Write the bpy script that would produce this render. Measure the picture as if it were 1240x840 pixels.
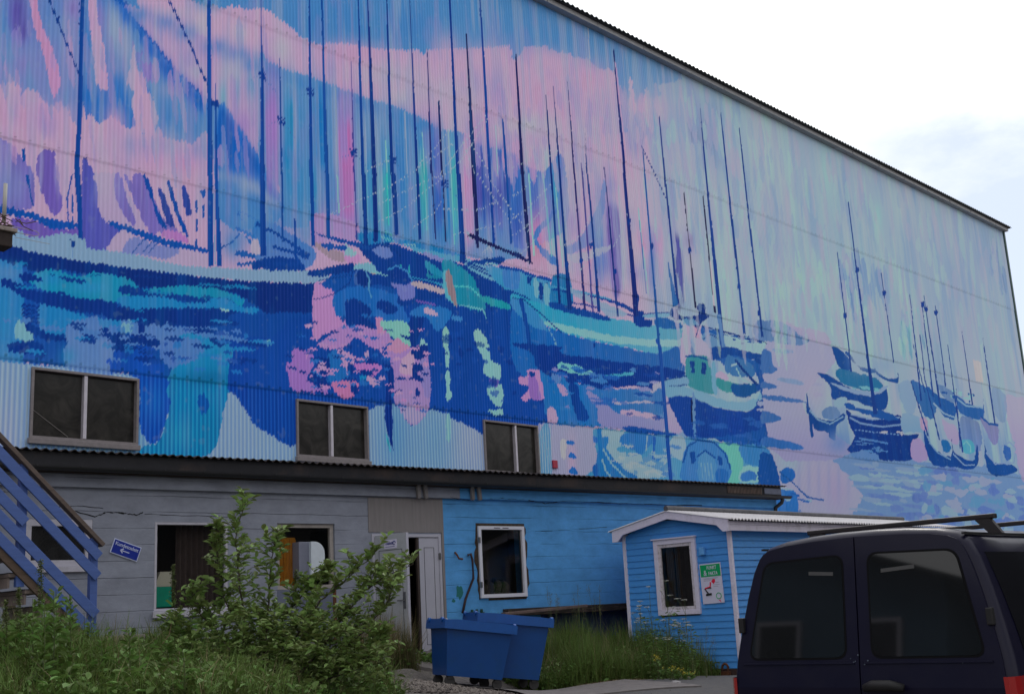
import bpy, bmesh, math, random
import numpy as np
from mathutils import Vector, Matrix
random.seed(7)
RNG = np.random.RandomState(11)
for o in list(bpy.data.objects): bpy.data.objects.remove(o)
SC = bpy.context.scene
COL = SC.collection
rad = math.radians

# ------------------------------------------------------------------ camera
F, PT, RL, YAW = 1432.0, 0.22184, -0.05344, math.pi/2-0.75035
EYE = np.array([0.0, 0.0, 1.5])
_h = np.array([math.sin(YAW), math.cos(YAW), 0]); _r = np.array([math.cos(YAW), -math.sin(YAW), 0]); _z = np.array([0, 0, 1.0])
FW = _h*math.cos(PT)+_z*math.sin(PT); _u = -_h*math.sin(PT)+_z*math.cos(PT)
RT = _r*math.cos(RL)+_u*math.sin(RL); UP = -_r*math.sin(RL)+_u*math.cos(RL)
cd = bpy.data.cameras.new('camera'); cam = bpy.data.objects.new('camera', cd); COL.objects.link(cam)
cam.matrix_world = Matrix(((RT[0], UP[0], -FW[0], EYE[0]), (RT[1], UP[1], -FW[1], EYE[1]), (RT[2], UP[2], -FW[2], EYE[2]), (0, 0, 0, 1)))
cd.sensor_width = 36.0; cd.lens = 36.0*F/1240.0; cd.clip_end = 3000; cd.clip_start = 0.05
SC.camera = cam

def ray(x, y): return FW+RT*((x-620)/F)-UP*((y-420)/F)
def onplane(x, y, p0, n):
    r = ray(x, y); n = np.array(n, float); return EYE+r*(((np.array(p0)-EYE)@n)/(r@n))
def onY(x, y, Y): return onplane(x, y, (0, Y, 0), (0, 1, 0))
def onX(x, y, X): return onplane(x, y, (X, 0, 0), (1, 0, 0))
def onZ(x, y, Z): return onplane(x, y, (0, 0, Z), (0, 0, 1))

# ------------------------------------------------------------------ world, sun, exposure
SUN_EL, SUN_AZ = rad(46), rad(62)       # sun stands behind the warehouse, veiled by cloud
world = bpy.data.worlds.new('World'); SC.world = world; world.use_nodes = True
nt = world.node_tree; nt.nodes.clear()
def N(nt, t, **kw):
    n = nt.nodes.new(t)
    for k, v in kw.items():
        if k in n.inputs: n.inputs[k].default_value = v
        else: setattr(n, k, v)
    return n
sky = N(nt, 'ShaderNodeTexSky', sky_type='NISHITA'); sky.sun_disc = False; sky.sun_elevation = SUN_EL; sky.sun_rotation = SUN_AZ
tc = N(nt, 'ShaderNodeTexCoord')
mp = N(nt, 'ShaderNodeMapping'); mp.inputs['Scale'].default_value = (1, 1, 2.2)
no = N(nt, 'ShaderNodeTexNoise', Scale=4.2, Detail=8.0, Roughness=0.58)
cr = N(nt, 'ShaderNodeValToRGB'); cr.color_ramp.elements[0].position = .34; cr.color_ramp.elements[1].position = .62
no2 = N(nt, 'ShaderNodeTexNoise', Scale=2.6, Detail=7.0)
cr2 = N(nt, 'ShaderNodeValToRGB'); cr2.color_ramp.elements[0].color = (7.4, 7.8, 8.7, 1); cr2.color_ramp.elements[1].color = (13, 13, 13.2, 1)
cr2.color_ramp.elements[0].position = .34; cr2.color_ramp.elements[1].position = .56
pale = N(nt, 'ShaderNodeMixRGB', blend_type='MIX'); pale.inputs[0].default_value = .72; pale.inputs[2].default_value = (6.3, 7.0, 8.5, 1)
mx = N(nt, 'ShaderNodeMixRGB', blend_type='MIX')
bg = N(nt, 'ShaderNodeBackground', Strength=0.1); out = N(nt, 'ShaderNodeOutputWorld')
L = nt.links.new
L(tc.outputs['Generated'], mp.inputs[0]); L(mp.outputs[0], no.inputs['Vector']); L(mp.outputs[0], no2.inputs['Vector'])
# clearer air low in the east (to the right of the gable), closed bright cloud elsewhere
dotn = N(nt, 'ShaderNodeVectorMath', operation='DOT_PRODUCT')
_d = ray(1260, 300); _d = _d/np.linalg.norm(_d); dotn.inputs[1].default_value = tuple(_d)
L(tc.outputs['Generated'], dotn.inputs[0])
mr = N(nt, 'ShaderNodeMapRange'); mr.inputs[1].default_value = .955; mr.inputs[2].default_value = .998; mr.inputs[3].default_value = .20; mr.inputs[4].default_value = -.13
L(dotn.outputs['Value'], mr.inputs[0])
ad = N(nt, 'ShaderNodeMath', operation='ADD'); L(no.outputs['Fac'], ad.inputs[0]); L(mr.outputs[0], ad.inputs[1]); L(ad.outputs[0], cr.inputs[0])
L(no2.outputs['Fac'], cr2.inputs[0]); L(sky.outputs[0], pale.inputs[1])
L(cr.outputs[0], mx.inputs[0]); L(pale.outputs[0], mx.inputs[1]); L(cr2.outputs[0], mx.inputs[2])
# the cloud deck is bright around the hidden sun and dull on the opposite side
dots = N(nt, 'ShaderNodeVectorMath', operation='DOT_PRODUCT'); dots.inputs[1].default_value = (math.sin(SUN_AZ)*math.cos(SUN_EL), math.cos(SUN_AZ)*math.cos(SUN_EL), math.sin(SUN_EL))
L(tc.outputs['Generated'], dots.inputs[0])
fall = N(nt, 'ShaderNodeMapRange'); fall.interpolation_type = 'SMOOTHSTEP'; fall.inputs[1].default_value = .1; fall.inputs[2].default_value = .8; fall.inputs[3].default_value = .54; fall.inputs[4].default_value = 1.0
L(dots.outputs['Value'], fall.inputs[0])
dim = N(nt, 'ShaderNodeVectorMath', operation='SCALE'); L(mx.outputs[0], dim.inputs[0]); L(fall.outputs[0], dim.inputs['Scale'])
L(dim.outputs[0], bg.inputs[0]); L(bg.outputs[0], out.inputs[0])
sl = bpy.data.lights.new('sun', 'SUN'); sl.energy = .6; sl.angle = rad(14); sl.color = (1, .95, .88)
so = bpy.data.objects.new('sun', sl); COL.objects.link(so)
# sky texture: rotation measured from +Y towards +X ; light travels from there
_sd = Vector((math.sin(SUN_AZ)*math.cos(SUN_EL), math.cos(SUN_AZ)*math.cos(SUN_EL), math.sin(SUN_EL)))
so.rotation_euler = _sd.to_track_quat('Z', 'Y').to_euler()
SC.view_settings.view_transform = 'Standard'; SC.view_settings.look = 'None'; SC.view_settings.gamma = 1; SC.view_settings.exposure = 0.32
SC.render.engine = 'CYCLES'
K = 0.46 ; KM = 0.56    # what a white wall facing the yard shows under this sky

def lin(c): c = np.asarray(c, float)/255.0; return np.where(c <= .04045, c/12.92, ((c+.055)/1.055)**2.4)
def alb(c, k=None):
    a = lin(c)/(k or K); a = a*min(1, .85/max(a)); return tuple(float(v) for v in a)

# ------------------------------------------------------------------ tagging
def tag(o, label=None, cat=None, group=None, kind=None):
    if label: o['label'] = label
    if cat: o['category'] = cat
    if group: o['group'] = group
    if kind: o['kind'] = kind
    return o
def link(o, parent=None):
    COL.objects.link(o)
    if parent is not None: o.parent = parent
    return o
def empty(name, loc=(0, 0, 0), rz=0, label=None, cat=None, group=None, kind=None):
    o = bpy.data.objects.new(name, None); o.empty_display_size = .2; o.location = loc; o.rotation_euler = (0, 0, rz); link(o)
    return tag(o, label, cat, group, kind)
def copy_tree(o, parent=None):
    c = o.copy(); link(c, parent)
    for ch in list(o.children):
        copy_tree(ch, c)
    return c

# ------------------------------------------------------------------ materials
MATS = {}
def mat(name, color=(.5, .5, .5), rough=.7, metal=0.0, spec=.4, noise=0.0, nscale=8.0, nstretch=(1, 1, 1), bump=0.0, bscale=40.0,
        stain=None, stain_amt=0.0, stain_scale=2.0, sss=0, coat=0.0, trans=0.0, tint=None, ptrand=0.0):
    if name in MATS: return MATS[name]
    m = bpy.data.materials.new(name); m.use_nodes = True; nt = m.node_tree; b = nt.nodes['Principled BSDF']; L = nt.links.new
    b.inputs['Roughness'].default_value = rough; b.inputs['Metallic'].default_value = metal
    b.inputs['Specular IOR Level'].default_value = spec; b.inputs['Coat Weight'].default_value = coat
    tc = N(nt, 'ShaderNodeTexCoord'); mp = N(nt, 'ShaderNodeMapping'); mp.inputs['Scale'].default_value = nstretch; L(tc.outputs['Object'], mp.inputs[0])
    src = None
    rgb = N(nt, 'ShaderNodeRGB'); rgb.outputs[0].default_value = (*color[:3], 1); src = rgb.outputs[0]
    if ptrand:
        oi = N(nt, 'ShaderNodeNewGeometry'); hs = N(nt, 'ShaderNodeHueSaturation')
        a = N(nt, 'ShaderNodeMapRange'); a.inputs[3].default_value = 1-ptrand; a.inputs[4].default_value = 1+ptrand
        h = N(nt, 'ShaderNodeMapRange'); h.inputs[3].default_value = .47; h.inputs[4].default_value = .515
        L(oi.outputs['Random Per Island'], a.inputs[0]); L(a.outputs[0], hs.inputs['Value']); L(oi.outputs['Random Per Island'], h.inputs[0]); L(h.outputs[0], hs.inputs['Hue'])
        L(src, hs.inputs['Color']); src = hs.outputs[0]
    if noise:
        n = N(nt, 'ShaderNodeTexNoise', Scale=nscale, Detail=6.0, Roughness=.65); L(mp.outputs[0], n.inputs['Vector'])
        a = N(nt, 'ShaderNodeMapRange'); a.inputs[1].default_value = .25; a.inputs[2].default_value = .75; a.inputs[3].default_value = 1-noise; a.inputs[4].default_value = 1+noise
        L(n.outputs['Fac'], a.inputs[0]); mm = N(nt, 'ShaderNodeMixRGB', blend_type='MULTIPLY'); mm.inputs[0].default_value = 1
        L(src, mm.inputs[1]); L(a.outputs[0], mm.inputs[2]); src = mm.outputs[0]
    if stain:
        n = N(nt, 'ShaderNodeTexNoise', Scale=stain_scale, Detail=8.0, Roughness=.7); L(mp.outputs[0], n.inputs['Vector'])
        a = N(nt, 'ShaderNodeMapRange'); a.inputs[1].default_value = .52; a.inputs[2].default_value = .68; a.inputs[3].default_value = 0; a.inputs[4].default_value = stain_amt
        L(n.outputs['Fac'], a.inputs[0]); mm = N(nt, 'ShaderNodeMixRGB', blend_type='MIX'); mm.inputs[2].default_value = (*stain[:3], 1)
        L(a.outputs[0], mm.inputs[0]); L(src, mm.inputs[1]); src = mm.outputs[0]
    L(src, b.inputs['Base Color'])
    if bump:
        n = N(nt, 'ShaderNodeTexNoise', Scale=bscale, Detail=5.0, Roughness=.6); L(mp.outputs[0], n.inputs['Vector'])
        bp = N(nt, 'ShaderNodeBump', Strength=bump, Distance=.01); L(n.outputs['Fac'], bp.inputs['Height']); L(bp.outputs[0], b.inputs['Normal'])
    if trans:
        tr = N(nt, 'ShaderNodeBsdfTranslucent'); L(src, tr.inputs[0]); ms = N(nt, 'ShaderNodeMixShader'); ms.inputs[0].default_value = trans
        om = nt.nodes['Material Output']; L(b.outputs[0], ms.inputs[1]); L(tr.outputs[0], ms.inputs[2]); L(ms.outputs[0], om.inputs[0])
    MATS[name] = m; return m

def board_mat(name, color, line=.16, dark=.72, streak=.12, peel=None):
    """painted board-formed concrete / planks: horizontal joints, blotches, small pits"""
    m = bpy.data.materials.new(name); m.use_nodes = True; nt = m.node_tree; b = nt.nodes['Principled BSDF']; L = nt.links.new
    b.inputs['Roughness'].default_value = .8; b.inputs['Specular IOR Level'].default_value = .25
    tc = N(nt, 'ShaderNodeTexCoord'); sp = N(nt, 'ShaderNodeSeparateXYZ'); L(tc.outputs['Object'], sp.inputs[0])
    nz = N(nt, 'ShaderNodeTexNoise', Scale=1.3, Detail=4.0); L(tc.outputs['Object'], nz.inputs['Vector'])
    w = N(nt, 'ShaderNodeMath', operation='MULTIPLY_ADD'); L(nz.outputs['Fac'], w.inputs[0]); w.inputs[1].default_value = .05; L(sp.outputs[2], w.inputs[2])
    md = N(nt, 'ShaderNodeMath', operation='PINGPONG'); L(w.outputs[0], md.inputs[0]); md.inputs[1].default_value = line/2*1.0
    gr = N(nt, 'ShaderNodeMapRange'); gr.inputs[1].default_value = 0; gr.inputs[2].default_value = .007; gr.inputs[3].default_value = 1; gr.inputs[4].default_value = 0; L(md.outputs[0], gr.inputs[0])
    # joints fade in and out
    n3 = N(nt, 'ShaderNodeTexNoise', Scale=.9, Detail=3.0); mp = N(nt, 'ShaderNodeMapping'); mp.inputs['Scale'].default_value = (1, 1, 5); L(tc.outputs['Object'], mp.inputs[0]); L(mp.outputs[0], n3.inputs['Vector'])
    f3 = N(nt, 'ShaderNodeMapRange'); f3.inputs[1].default_value = .38; f3.inputs[2].default_value = .6; L(n3.outputs['Fac'], f3.inputs[0])
    gm = N(nt, 'ShaderNodeMath', operation='MULTIPLY'); L(gr.outputs[0], gm.inputs[0]); L(f3.outputs[0], gm.inputs[1])
    rgb = N(nt, 'ShaderNodeRGB'); rgb.outputs[0].default_value = (*color, 1)
    n4 = N(nt, 'ShaderNodeTexNoise', Scale=2.2, Detail=8.0, Roughness=.7); mp4 = N(nt, 'ShaderNodeMapping'); mp4.inputs['Scale'].default_value = (1, 1, 1.8); L(tc.outputs['Object'], mp4.inputs[0]); L(mp4.outputs[0], n4.inputs['Vector'])
    a4 = N(nt, 'ShaderNodeMapRange'); a4.inputs[1].default_value = .3; a4.inputs[2].default_value = .7; a4.inputs[3].default_value = 1-streak*1.6; a4.inputs[4].default_value = 1+streak; L(n4.outputs['Fac'], a4.inputs[0])
    m1 = N(nt, 'ShaderNodeMixRGB', blend_type='MULTIPLY'); m1.inputs[0].default_value = 1; L(rgb.outputs[0], m1.inputs[1]); L(a4.outputs[0], m1.inputs[2])
    dk = N(nt, 'ShaderNodeMixRGB', blend_type='MIX'); dk.inputs[2].default_value = (color[0]*dark*.5, color[1]*dark*.5, color[2]*dark*.5, 1)
    gf = N(nt, 'ShaderNodeMath', operation='MULTIPLY'); gf.inputs[1].default_value = .6; L(gm.outputs[0], gf.inputs[0]); L(gf.outputs[0], dk.inputs[0]); L(m1.outputs[0], dk.inputs[1])
    src = dk.outputs[0]
    if peel:
        n5 = N(nt, 'ShaderNodeTexNoise', Scale=9.0, Detail=8.0, Roughness=.75); L(tc.outputs['Object'], n5.inputs['Vector'])
        a5 = N(nt, 'ShaderNodeMapRange'); a5.inputs[1].default_value = .68; a5.inputs[2].default_value = .72; L(n5.outputs['Fac'], a5.inputs[0])
        m5 = N(nt, 'ShaderNodeMixRGB', blend_type='MIX'); m5.inputs[2].default_value = (*peel, 1); L(a5.outputs[0], m5.inputs[0]); L(src, m5.inputs[1]); src = m5.outputs[0]
    L(src, b.inputs['Base Color'])
    hh = N(nt, 'ShaderNodeMath', operation='MULTIPLY_ADD'); L(gm.outputs[0], hh.inputs[0]); hh.inputs[1].default_value = -1.2; L(n4.outputs['Fac'], hh.inputs[2])
    bp = N(nt, 'ShaderNodeBump', Strength=.8, Distance=.012); L(hh.outputs[0], bp.inputs['Height']); L(bp.outputs[0], b.inputs['Normal'])
    MATS[name] = m; return m

# ------------------------------------------------------------------ mesh building
class MB:
    def __init__(s): s.v = []; s.f = []; s.smooth = False
    def quad(s, a, b, c, d): i = len(s.v); s.v += [tuple(a), tuple(b), tuple(c), tuple(d)]; s.f.append((i, i+1, i+2, i+3)); return s
    def face(s, pts): i = len(s.v); s.v += [tuple(p) for p in pts]; s.f.append(tuple(range(i, i+len(pts)))); return s
    def box(s, x0, y0, z0, x1, y1, z1):
        i = len(s.v)
        s.v += [(x0, y0, z0), (x1, y0, z0), (x1, y1, z0), (x0, y1, z0), (x0, y0, z1), (x1, y0, z1), (x1, y1, z1), (x0, y1, z1)]
        s.f += [tuple(i+k for k in q) for q in ((0, 3, 2, 1), (4, 5, 6, 7), (0, 1, 5, 4), (1, 2, 6, 5), (2, 3, 7, 6), (3, 0, 4, 7))]
        return s
    def bar(s, a, b, w, h=None, up=(0, 0, 1)):
        """rectangular bar from a to b"""
        h = h or w; a = Vector(a); b = Vector(b); d = (b-a).normalized(); up = Vector(up)
        sd = d.cross(up)
        if sd.length < 1e-4: sd = d.cross(Vector((1, 0, 0)))
        sd.normalize(); u2 = sd.cross(d).normalized(); i = len(s.v)
        for p in (a, b):
            for sx, sz in ((-1, -1), (1, -1), (1, 1), (-1, 1)): s.v.append(tuple(p+sd*(sx*w/2)+u2*(sz*h/2)))
        s.f += [tuple(i+k for k in q) for q in ((0, 1, 2, 3), (7, 6, 5, 4), (0, 4, 5, 1), (1, 5, 6, 2), (2, 6, 7, 3), (3, 7, 4, 0))]
        return s
    def tube(s, pts, r, n=8, cap=True):
        P = [Vector(p) for p in pts]; R = r if isinstance(r, (list, tuple)) else [r]*len(P); base = len(s.v)
        up = Vector((0.13, 0.2, 1)).normalized()
        for k, p in enumerate(P):
            d = (P[min(k+1, len(P)-1)]-P[max(k-1, 0)]).normalized(); sd = d.cross(up)
            if sd.length < .05: sd = d.cross(Vector((1, 0, 0)))
            sd.normalize(); u2 = sd.cross(d)
            for j in range(n):
                t = 2*math.pi*j/n; s.v.append(tuple(p+sd*(math.cos(t)*R[k])+u2*(math.sin(t)*R[k])))
        for k in range(len(P)-1):
            for j in range(n):
                a = base+k*n+j; b = base+k*n+(j+1) % n; s.f.append((a, b, b+n, a+n))
        if cap: s.f.append(tuple(base+j for j in range(n))); s.f.append(tuple(base+(len(P)-1)*n+j for j in reversed(range(n))))
        return s
    def build(s, name, m, parent=None, bevel=0, smooth=False, seg=2):
        me = bpy.data.meshes.new(name); me.from_pydata(s.v, [], s.f); me.update()
        bm = bmesh.new(); bm.from_mesh(me); bmesh.ops.recalc_face_normals(bm, faces=bm.faces)
        bm.to_mesh(me); bm.free()
        me.materials.append(m)
        if smooth: me.polygons.foreach_set('use_smooth', [True]*len(me.polygons))
        o = bpy.data.objects.new(name, me); link(o, parent)
        if bevel:
            md = o.modifiers.new('bevel', 'BEVEL'); md.width = bevel; md.segments = seg; md.limit_method = 'ANGLE'; md.angle_limit = rad(35)
            if smooth is None: pass
        return o
def fastmesh(name, V, Fq, m, parent=None, smooth=False, nrm=4):
    """V (n,3) array, Fq (m,k) array"""
    me = bpy.data.meshes.new(name); V = np.ascontiguousarray(V, dtype=np.float32); Fq = np.ascontiguousarray(Fq, dtype=np.int32); k = Fq.shape[1]
    me.vertices.add(len(V)); me.vertices.foreach_set('co', V.ravel())
    me.loops.add(Fq.size); me.loops.foreach_set('vertex_index', Fq.ravel())
    me.polygons.add(len(Fq)); me.polygons.foreach_set('loop_start', np.arange(0, Fq.size, k, dtype=np.int32))
    try: me.polygons.foreach_set('loop_total', np.full(len(Fq), k, dtype=np.int32))
    except Exception: pass
    me.polygons.foreach_set('use_smooth', np.full(len(Fq), smooth, dtype=bool))
    me.update(calc_edges=True); me.materials.append(m)
    o = bpy.data.objects.new(name, me); link(o, parent); return o
def wall_holes(mb, s0, s1, z0, z1, holes, y=0.0, reveal=.14):
    """sheet in the x-z plane at y with rectangular holes (a0,b0,a1,b1); reveals go to +y"""
    xs = sorted(set([s0, s1]+[h[0] for h in holes]+[h[2] for h in holes])); zs = sorted(set([z0, z1]+[h[1] for h in holes]+[h[3] for h in holes]))
    for i in range(len(xs)-1):
        for j in range(len(zs)-1):
            cx, cz = (xs[i]+xs[i+1])/2, (zs[j]+zs[j+1])/2
            if any(h[0] < cx < h[2] and h[1] < cz < h[3] for h in holes): continue
            mb.quad((xs[i], y, zs[j]), (xs[i+1], y, zs[j]), (xs[i+1], y, zs[j+1]), (xs[i], y, zs[j+1]))
    for a0, b0, a1, b1 in holes:
        Y = y+reveal
        mb.quad((a0, y, b0), (a1, y, b0), (a1, Y, b0), (a0, Y, b0)); mb.quad((a0, y, b1), (a0, Y, b1), (a1, Y, b1), (a1, y, b1))
        mb.quad((a0, y, b0), (a0, Y, b0), (a0, Y, b1), (a0, y, b1)); mb.quad((a1, y, b0), (a1, y, b1), (a1, Y, b1), (a1, Y, b0))
    return mb
def rect_frame(mb, x0, z0, x1, z1, w, y0, y1, wb=None, wt=None):
    wb = wb or w; wt = wt or w
    mb.box(x0, y0, z0, x1, y1, z0+wb); mb.box(x0, y0, z1-wt, x1, y1, z1); mb.box(x0, y0, z0+wb, x0+w, y1, z1-wt); mb.box(x1-w, y0, z0+wb, x1, y1, z1-wt); return mb
def glass_mat(name, color=(.012, .012, .013), rough=.06, dirt=.25, scale=3.0, spec=.5, dcol=(.09, .085, .08)):
    m = bpy.data.materials.new(name); m.use_nodes = True; nt = m.node_tree; b = nt.nodes['Principled BSDF']; L = nt.links.new
    tc = N(nt, 'ShaderNodeTexCoord'); n = N(nt, 'ShaderNodeTexNoise', Scale=scale, Detail=8.0, Roughness=.7, Distortion=1.4); L(tc.outputs['Object'], n.inputs['Vector'])
    a = N(nt, 'ShaderNodeMapRange'); a.inputs[1].default_value = .4; a.inputs[2].default_value = .75; a.inputs[3].default_value = 0; a.inputs[4].default_value = dirt; L(n.outputs['Fac'], a.inputs[0])
    mm = N(nt, 'ShaderNodeMixRGB'); mm.inputs[1].default_value = (*color, 1); mm.inputs[2].default_value = (*dcol, 1); L(a.outputs[0], mm.inputs[0]); L(mm.outputs[0], b.inputs['Base Color'])
    r = N(nt, 'ShaderNodeMapRange'); r.inputs[3].default_value = rough; r.inputs[4].default_value = rough+.25*dirt; L(n.outputs['Fac'], r.inputs[0]); L(r.outputs[0], b.inputs['Roughness'])
    b.inputs['Specular IOR Level'].default_value = spec; MATS[name] = m; return m
def text_obj(name, body, size, m, parent, loc, rot=(rad(90), 0, 0), ext=.0015, align='CENTER', bold=0.0, sx=1.0):
    cu = bpy.data.curves.new(name, 'FONT'); cu.body = body; cu.size = size; cu.extrude = ext; cu.align_x = align; cu.align_y = 'CENTER'; cu.offset = bold
    o = bpy.data.objects.new(name, cu); me = bpy.data.meshes.new_from_object(o); bpy.data.objects.remove(o); bpy.data.curves.remove(cu)
    me.materials.append(m); o = bpy.data.objects.new(name, me); o.location = loc; o.rotation_euler = rot; o.scale = (sx, 1, 1); link(o, parent); return o
# ================================================================== MURAL: painted on the corrugated cladding, one colour per vertex
YW = 17.6
PITCH = .08
def _cols():
    xs = list(np.arange(-3, 6.8, PITCH/4)); xs += list(np.arange(6.8, 24.0, PITCH/6)); xs += list(np.arange(24.0, 50.08, PITCH/4)); xs.append(50.08)
    return np.array(xs)
XS = _cols()
ZS = np.concatenate([np.arange(0.2, 4.0, .10), np.arange(4.0, 10.0, .022), np.arange(10.0, 16.38, .036), [16.38]])
NX, NZ = len(XS), len(ZS)
GX, GZ = np.meshgrid(XS, ZS)
_dx = GX-EYE[0]; _dy = YW-EYE[1]; _dz = GZ-EYE[2]
_w = _dx*FW[0]+_dy*FW[1]+_dz*FW[2]
PX = 620+F*(_dx*RT[0]+_dy*RT[1]+_dz*RT[2])/_w; PY = 420-F*(_dx*UP[0]+_dy*UP[1]+_dz*UP[2])/_w
CV = np.zeros((NZ, NX, 3), np.float32)
def vnoise(fx, fz, seed, oct=3):
    rs = np.random.RandomState(seed); out = np.zeros((NZ, NX), np.float32); amp = 1; tot = 0
    for o in range(oct):
        u = (XS+5)*fx*2**o; v = ZS*fz*2**o
        T = rs.rand(int(v.max())+3, int(u.max())+3).astype(np.float32)
        iu = u.astype(int); iv = v.astype(int); fu = u-iu; fv = v-iv; fu = fu*fu*(3-2*fu); fv = fv*fv*(3-2*fv)
        A = T[iv][:, iu]; B = T[iv][:, iu+1]; Cc = T[iv+1][:, iu]; D = T[iv+1][:, iu+1]
        out += amp*((A*(1-fu)+B*fu)*(1-fv)[:, None]+(Cc*(1-fu)+D*fu)*fv[:, None]); tot += amp; amp *= .5
    return out/tot
def lc(c):
    c = np.array(PAL[c] if isinstance(c, str) else c, float); m = c.mean(); lift = np.array([np.interp(m, [60, 100, 130, 165], [0, 2, 3, 9]), np.interp(m, [60, 100, 130, 165], [9, 20, 19, 18]), np.interp(m, [60, 100, 130, 165], [12, 18, 18, 18])]); return lin(c*.95+lift).astype(np.float32)
PAL = dict(D=(6, 38, 122), B=(10, 66, 152), M=(38, 103, 178), L=(92, 138, 198), S=(84, 130, 188), T=(8, 110, 160), G=(45, 150, 150), N=(140, 192, 184),
           W=(172, 186, 220), P=(202, 158, 190), Q=(204, 184, 208), R=(196, 114, 162), U=(100, 62, 150), V=(128, 122, 184), K=(34, 18, 74), C=(192, 186, 196),
           X=(62, 76, 152), O=(176, 140, 130))
PRS = np.random.RandomState(5)
def smooth_pts(P, n=3):
    P = np.array(P, float); m = len(P); out = []
    for i in range(m):
        p0, p1, p2, p3 = P[i-1], P[i], P[(i+1) % m], P[(i+2) % m]
        for k in range(n):
            t = k/n; out.append(.5*((2*p1)+(-p0+p2)*t+(2*p0-5*p1+4*p2-p3)*t*t+(-p0+3*p1-3*p2+p3)*t**3))
    return np.array(out)
def roughen(P, amp, step=3.0):
    if amp <= 0: return P
    out = []
    for i in range(len(P)):
        a, b = P[i], P[(i+1) % len(P)]; d = np.hypot(*(b-a)); n = max(1, int(d/step))
        for k in range(n):
            q = a+(b-a)*k/n; out.append(q+PRS.normal(0, amp*.6, 2)*np.array([1.0, 1.3]))
    return np.array(out)
HX = np.linalg.inv(np.array([[0, 0, 0]]*3)+np.eye(3))
def px2wall(P):
    P = np.asarray(P, float); d = FW[None]+RT[None]*((P[:, :1]-620)/F)-UP[None]*((P[:, 1:2]-420)/F)
    t = YW/d[:, 1]; return np.stack([d[:, 0]*t, 1.5+d[:, 2]*t], 1)
def fill(Pw):
    """scanline fill of wall-space polygon; returns (j0,i0,mask) or None"""
    x0, x1 = Pw[:, 0].min(), Pw[:, 0].max(); z0, z1 = Pw[:, 1].min(), Pw[:, 1].max()
    i0, i1 = np.searchsorted(XS, [x0, x1]); j0, j1 = np.searchsorted(ZS, [z0, z1]); pad = 10
    i0 = max(0, i0-pad); i1 = min(NX, i1+pad); j0 = max(0, j0-pad); j1 = min(NZ, j1+pad)
    if i1 <= i0 or j1 <= j0: return None
    M = np.zeros((j1-j0, i1-i0), np.float32); A = Pw; B = np.roll(Pw, -1, 0); xs = XS[i0:i1]
    za, zb = A[:, 1], B[:, 1]; dz = np.where(zb == za, 1e-9, zb-za)
    for j in range(j0, j1):
        z = ZS[j]; c = (za > z) != (zb > z)
        if not c.any(): continue
        xc = np.sort(A[c, 0]+(z-za[c])/dz[c]*(B[c, 0]-A[c, 0])); M[j-j0] = np.searchsorted(xc, xs) & 1
    return j0, i0, M
def blur(M, rj, ri):
    for ax, r in ((0, rj), (1, ri)):
        r = int(r)
        if r < 1: continue
        for _ in range(2):
            pad = [(0, 0), (0, 0)]; pad[ax] = (r+1, r); c = np.cumsum(np.pad(M, pad, mode='edge'), ax); n = M.shape[ax]
            M = (np.take(c, range(2*r+1, 2*r+1+n), ax)-np.take(c, range(0, n), ax))/(2*r+1)
    return M
def put(j0, i0, M, col, col2=None, a=1.0):
    s = (slice(j0, j0+M.shape[0]), slice(i0, i0+M.shape[1])); c1 = lc(col)
    if col2 is not None:
        c2 = lc(col2); rows = M.sum(1) > .5
        jj = np.where(rows)[0]
        if len(jj) == 0: return
        t = np.clip((jj[-1]-np.arange(M.shape[0]))/max(1, jj[-1]-jj[0]), 0, 1)[:, None, None]; c1 = (c1*(1-t)+c2*t).astype(np.float32)
    A = (M*a)[..., None]; CV[s] = CV[s]*(1-A)+c1*A
def poly(P, col, a=1.0, rough=1.0, soft=0, col2=None, sm=3):
    P = np.array(P, float)
    if sm: P = smooth_pts(P, sm)
    r = fill(px2wall(roughen(P, rough)))
    if r is None: return
    j0, i0, M = r
    if soft:
        jj0 = max(0, j0-soft*2); ii0 = max(0, i0-soft*2); MM = np.zeros((min(NZ, j0+M.shape[0]+soft*2)-jj0, min(NX, i0+M.shape[1]+soft*2)-ii0), np.float32)
        MM[j0-jj0:j0-jj0+M.shape[0], i0-ii0:i0-ii0+M.shape[1]] = M; M = blur(MM, soft, soft); j0, i0 = jj0, ii0
    put(j0, i0, M, col, col2, a)
def line(P, w, col, a=1.0, rough=0.0, dash=None):
    P = np.array(P, float); Wd = np.interp(np.linspace(0, 1, len(P)), [0, 1], w if isinstance(w, (tuple, list)) else (w, w))
    if dash:
        for i in range(len(P)-1):
            d = P[i+1]-P[i]; n = max(1, int(np.hypot(*d)/dash))
            for k in range(n): line([P[i]+d*(k/n), P[i]+d*((k+.62)/n)], w, col, a)
        return
    T = np.gradient(P, axis=0); T /= np.maximum(1e-6, np.hypot(T[:, 0], T[:, 1]))[:, None]; Nn = np.stack([-T[:, 1], T[:, 0]], 1)*Wd[:, None]/2
    poly(np.concatenate([P+Nn, (P-Nn)[::-1]]), col, a, rough, sm=0)
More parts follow.
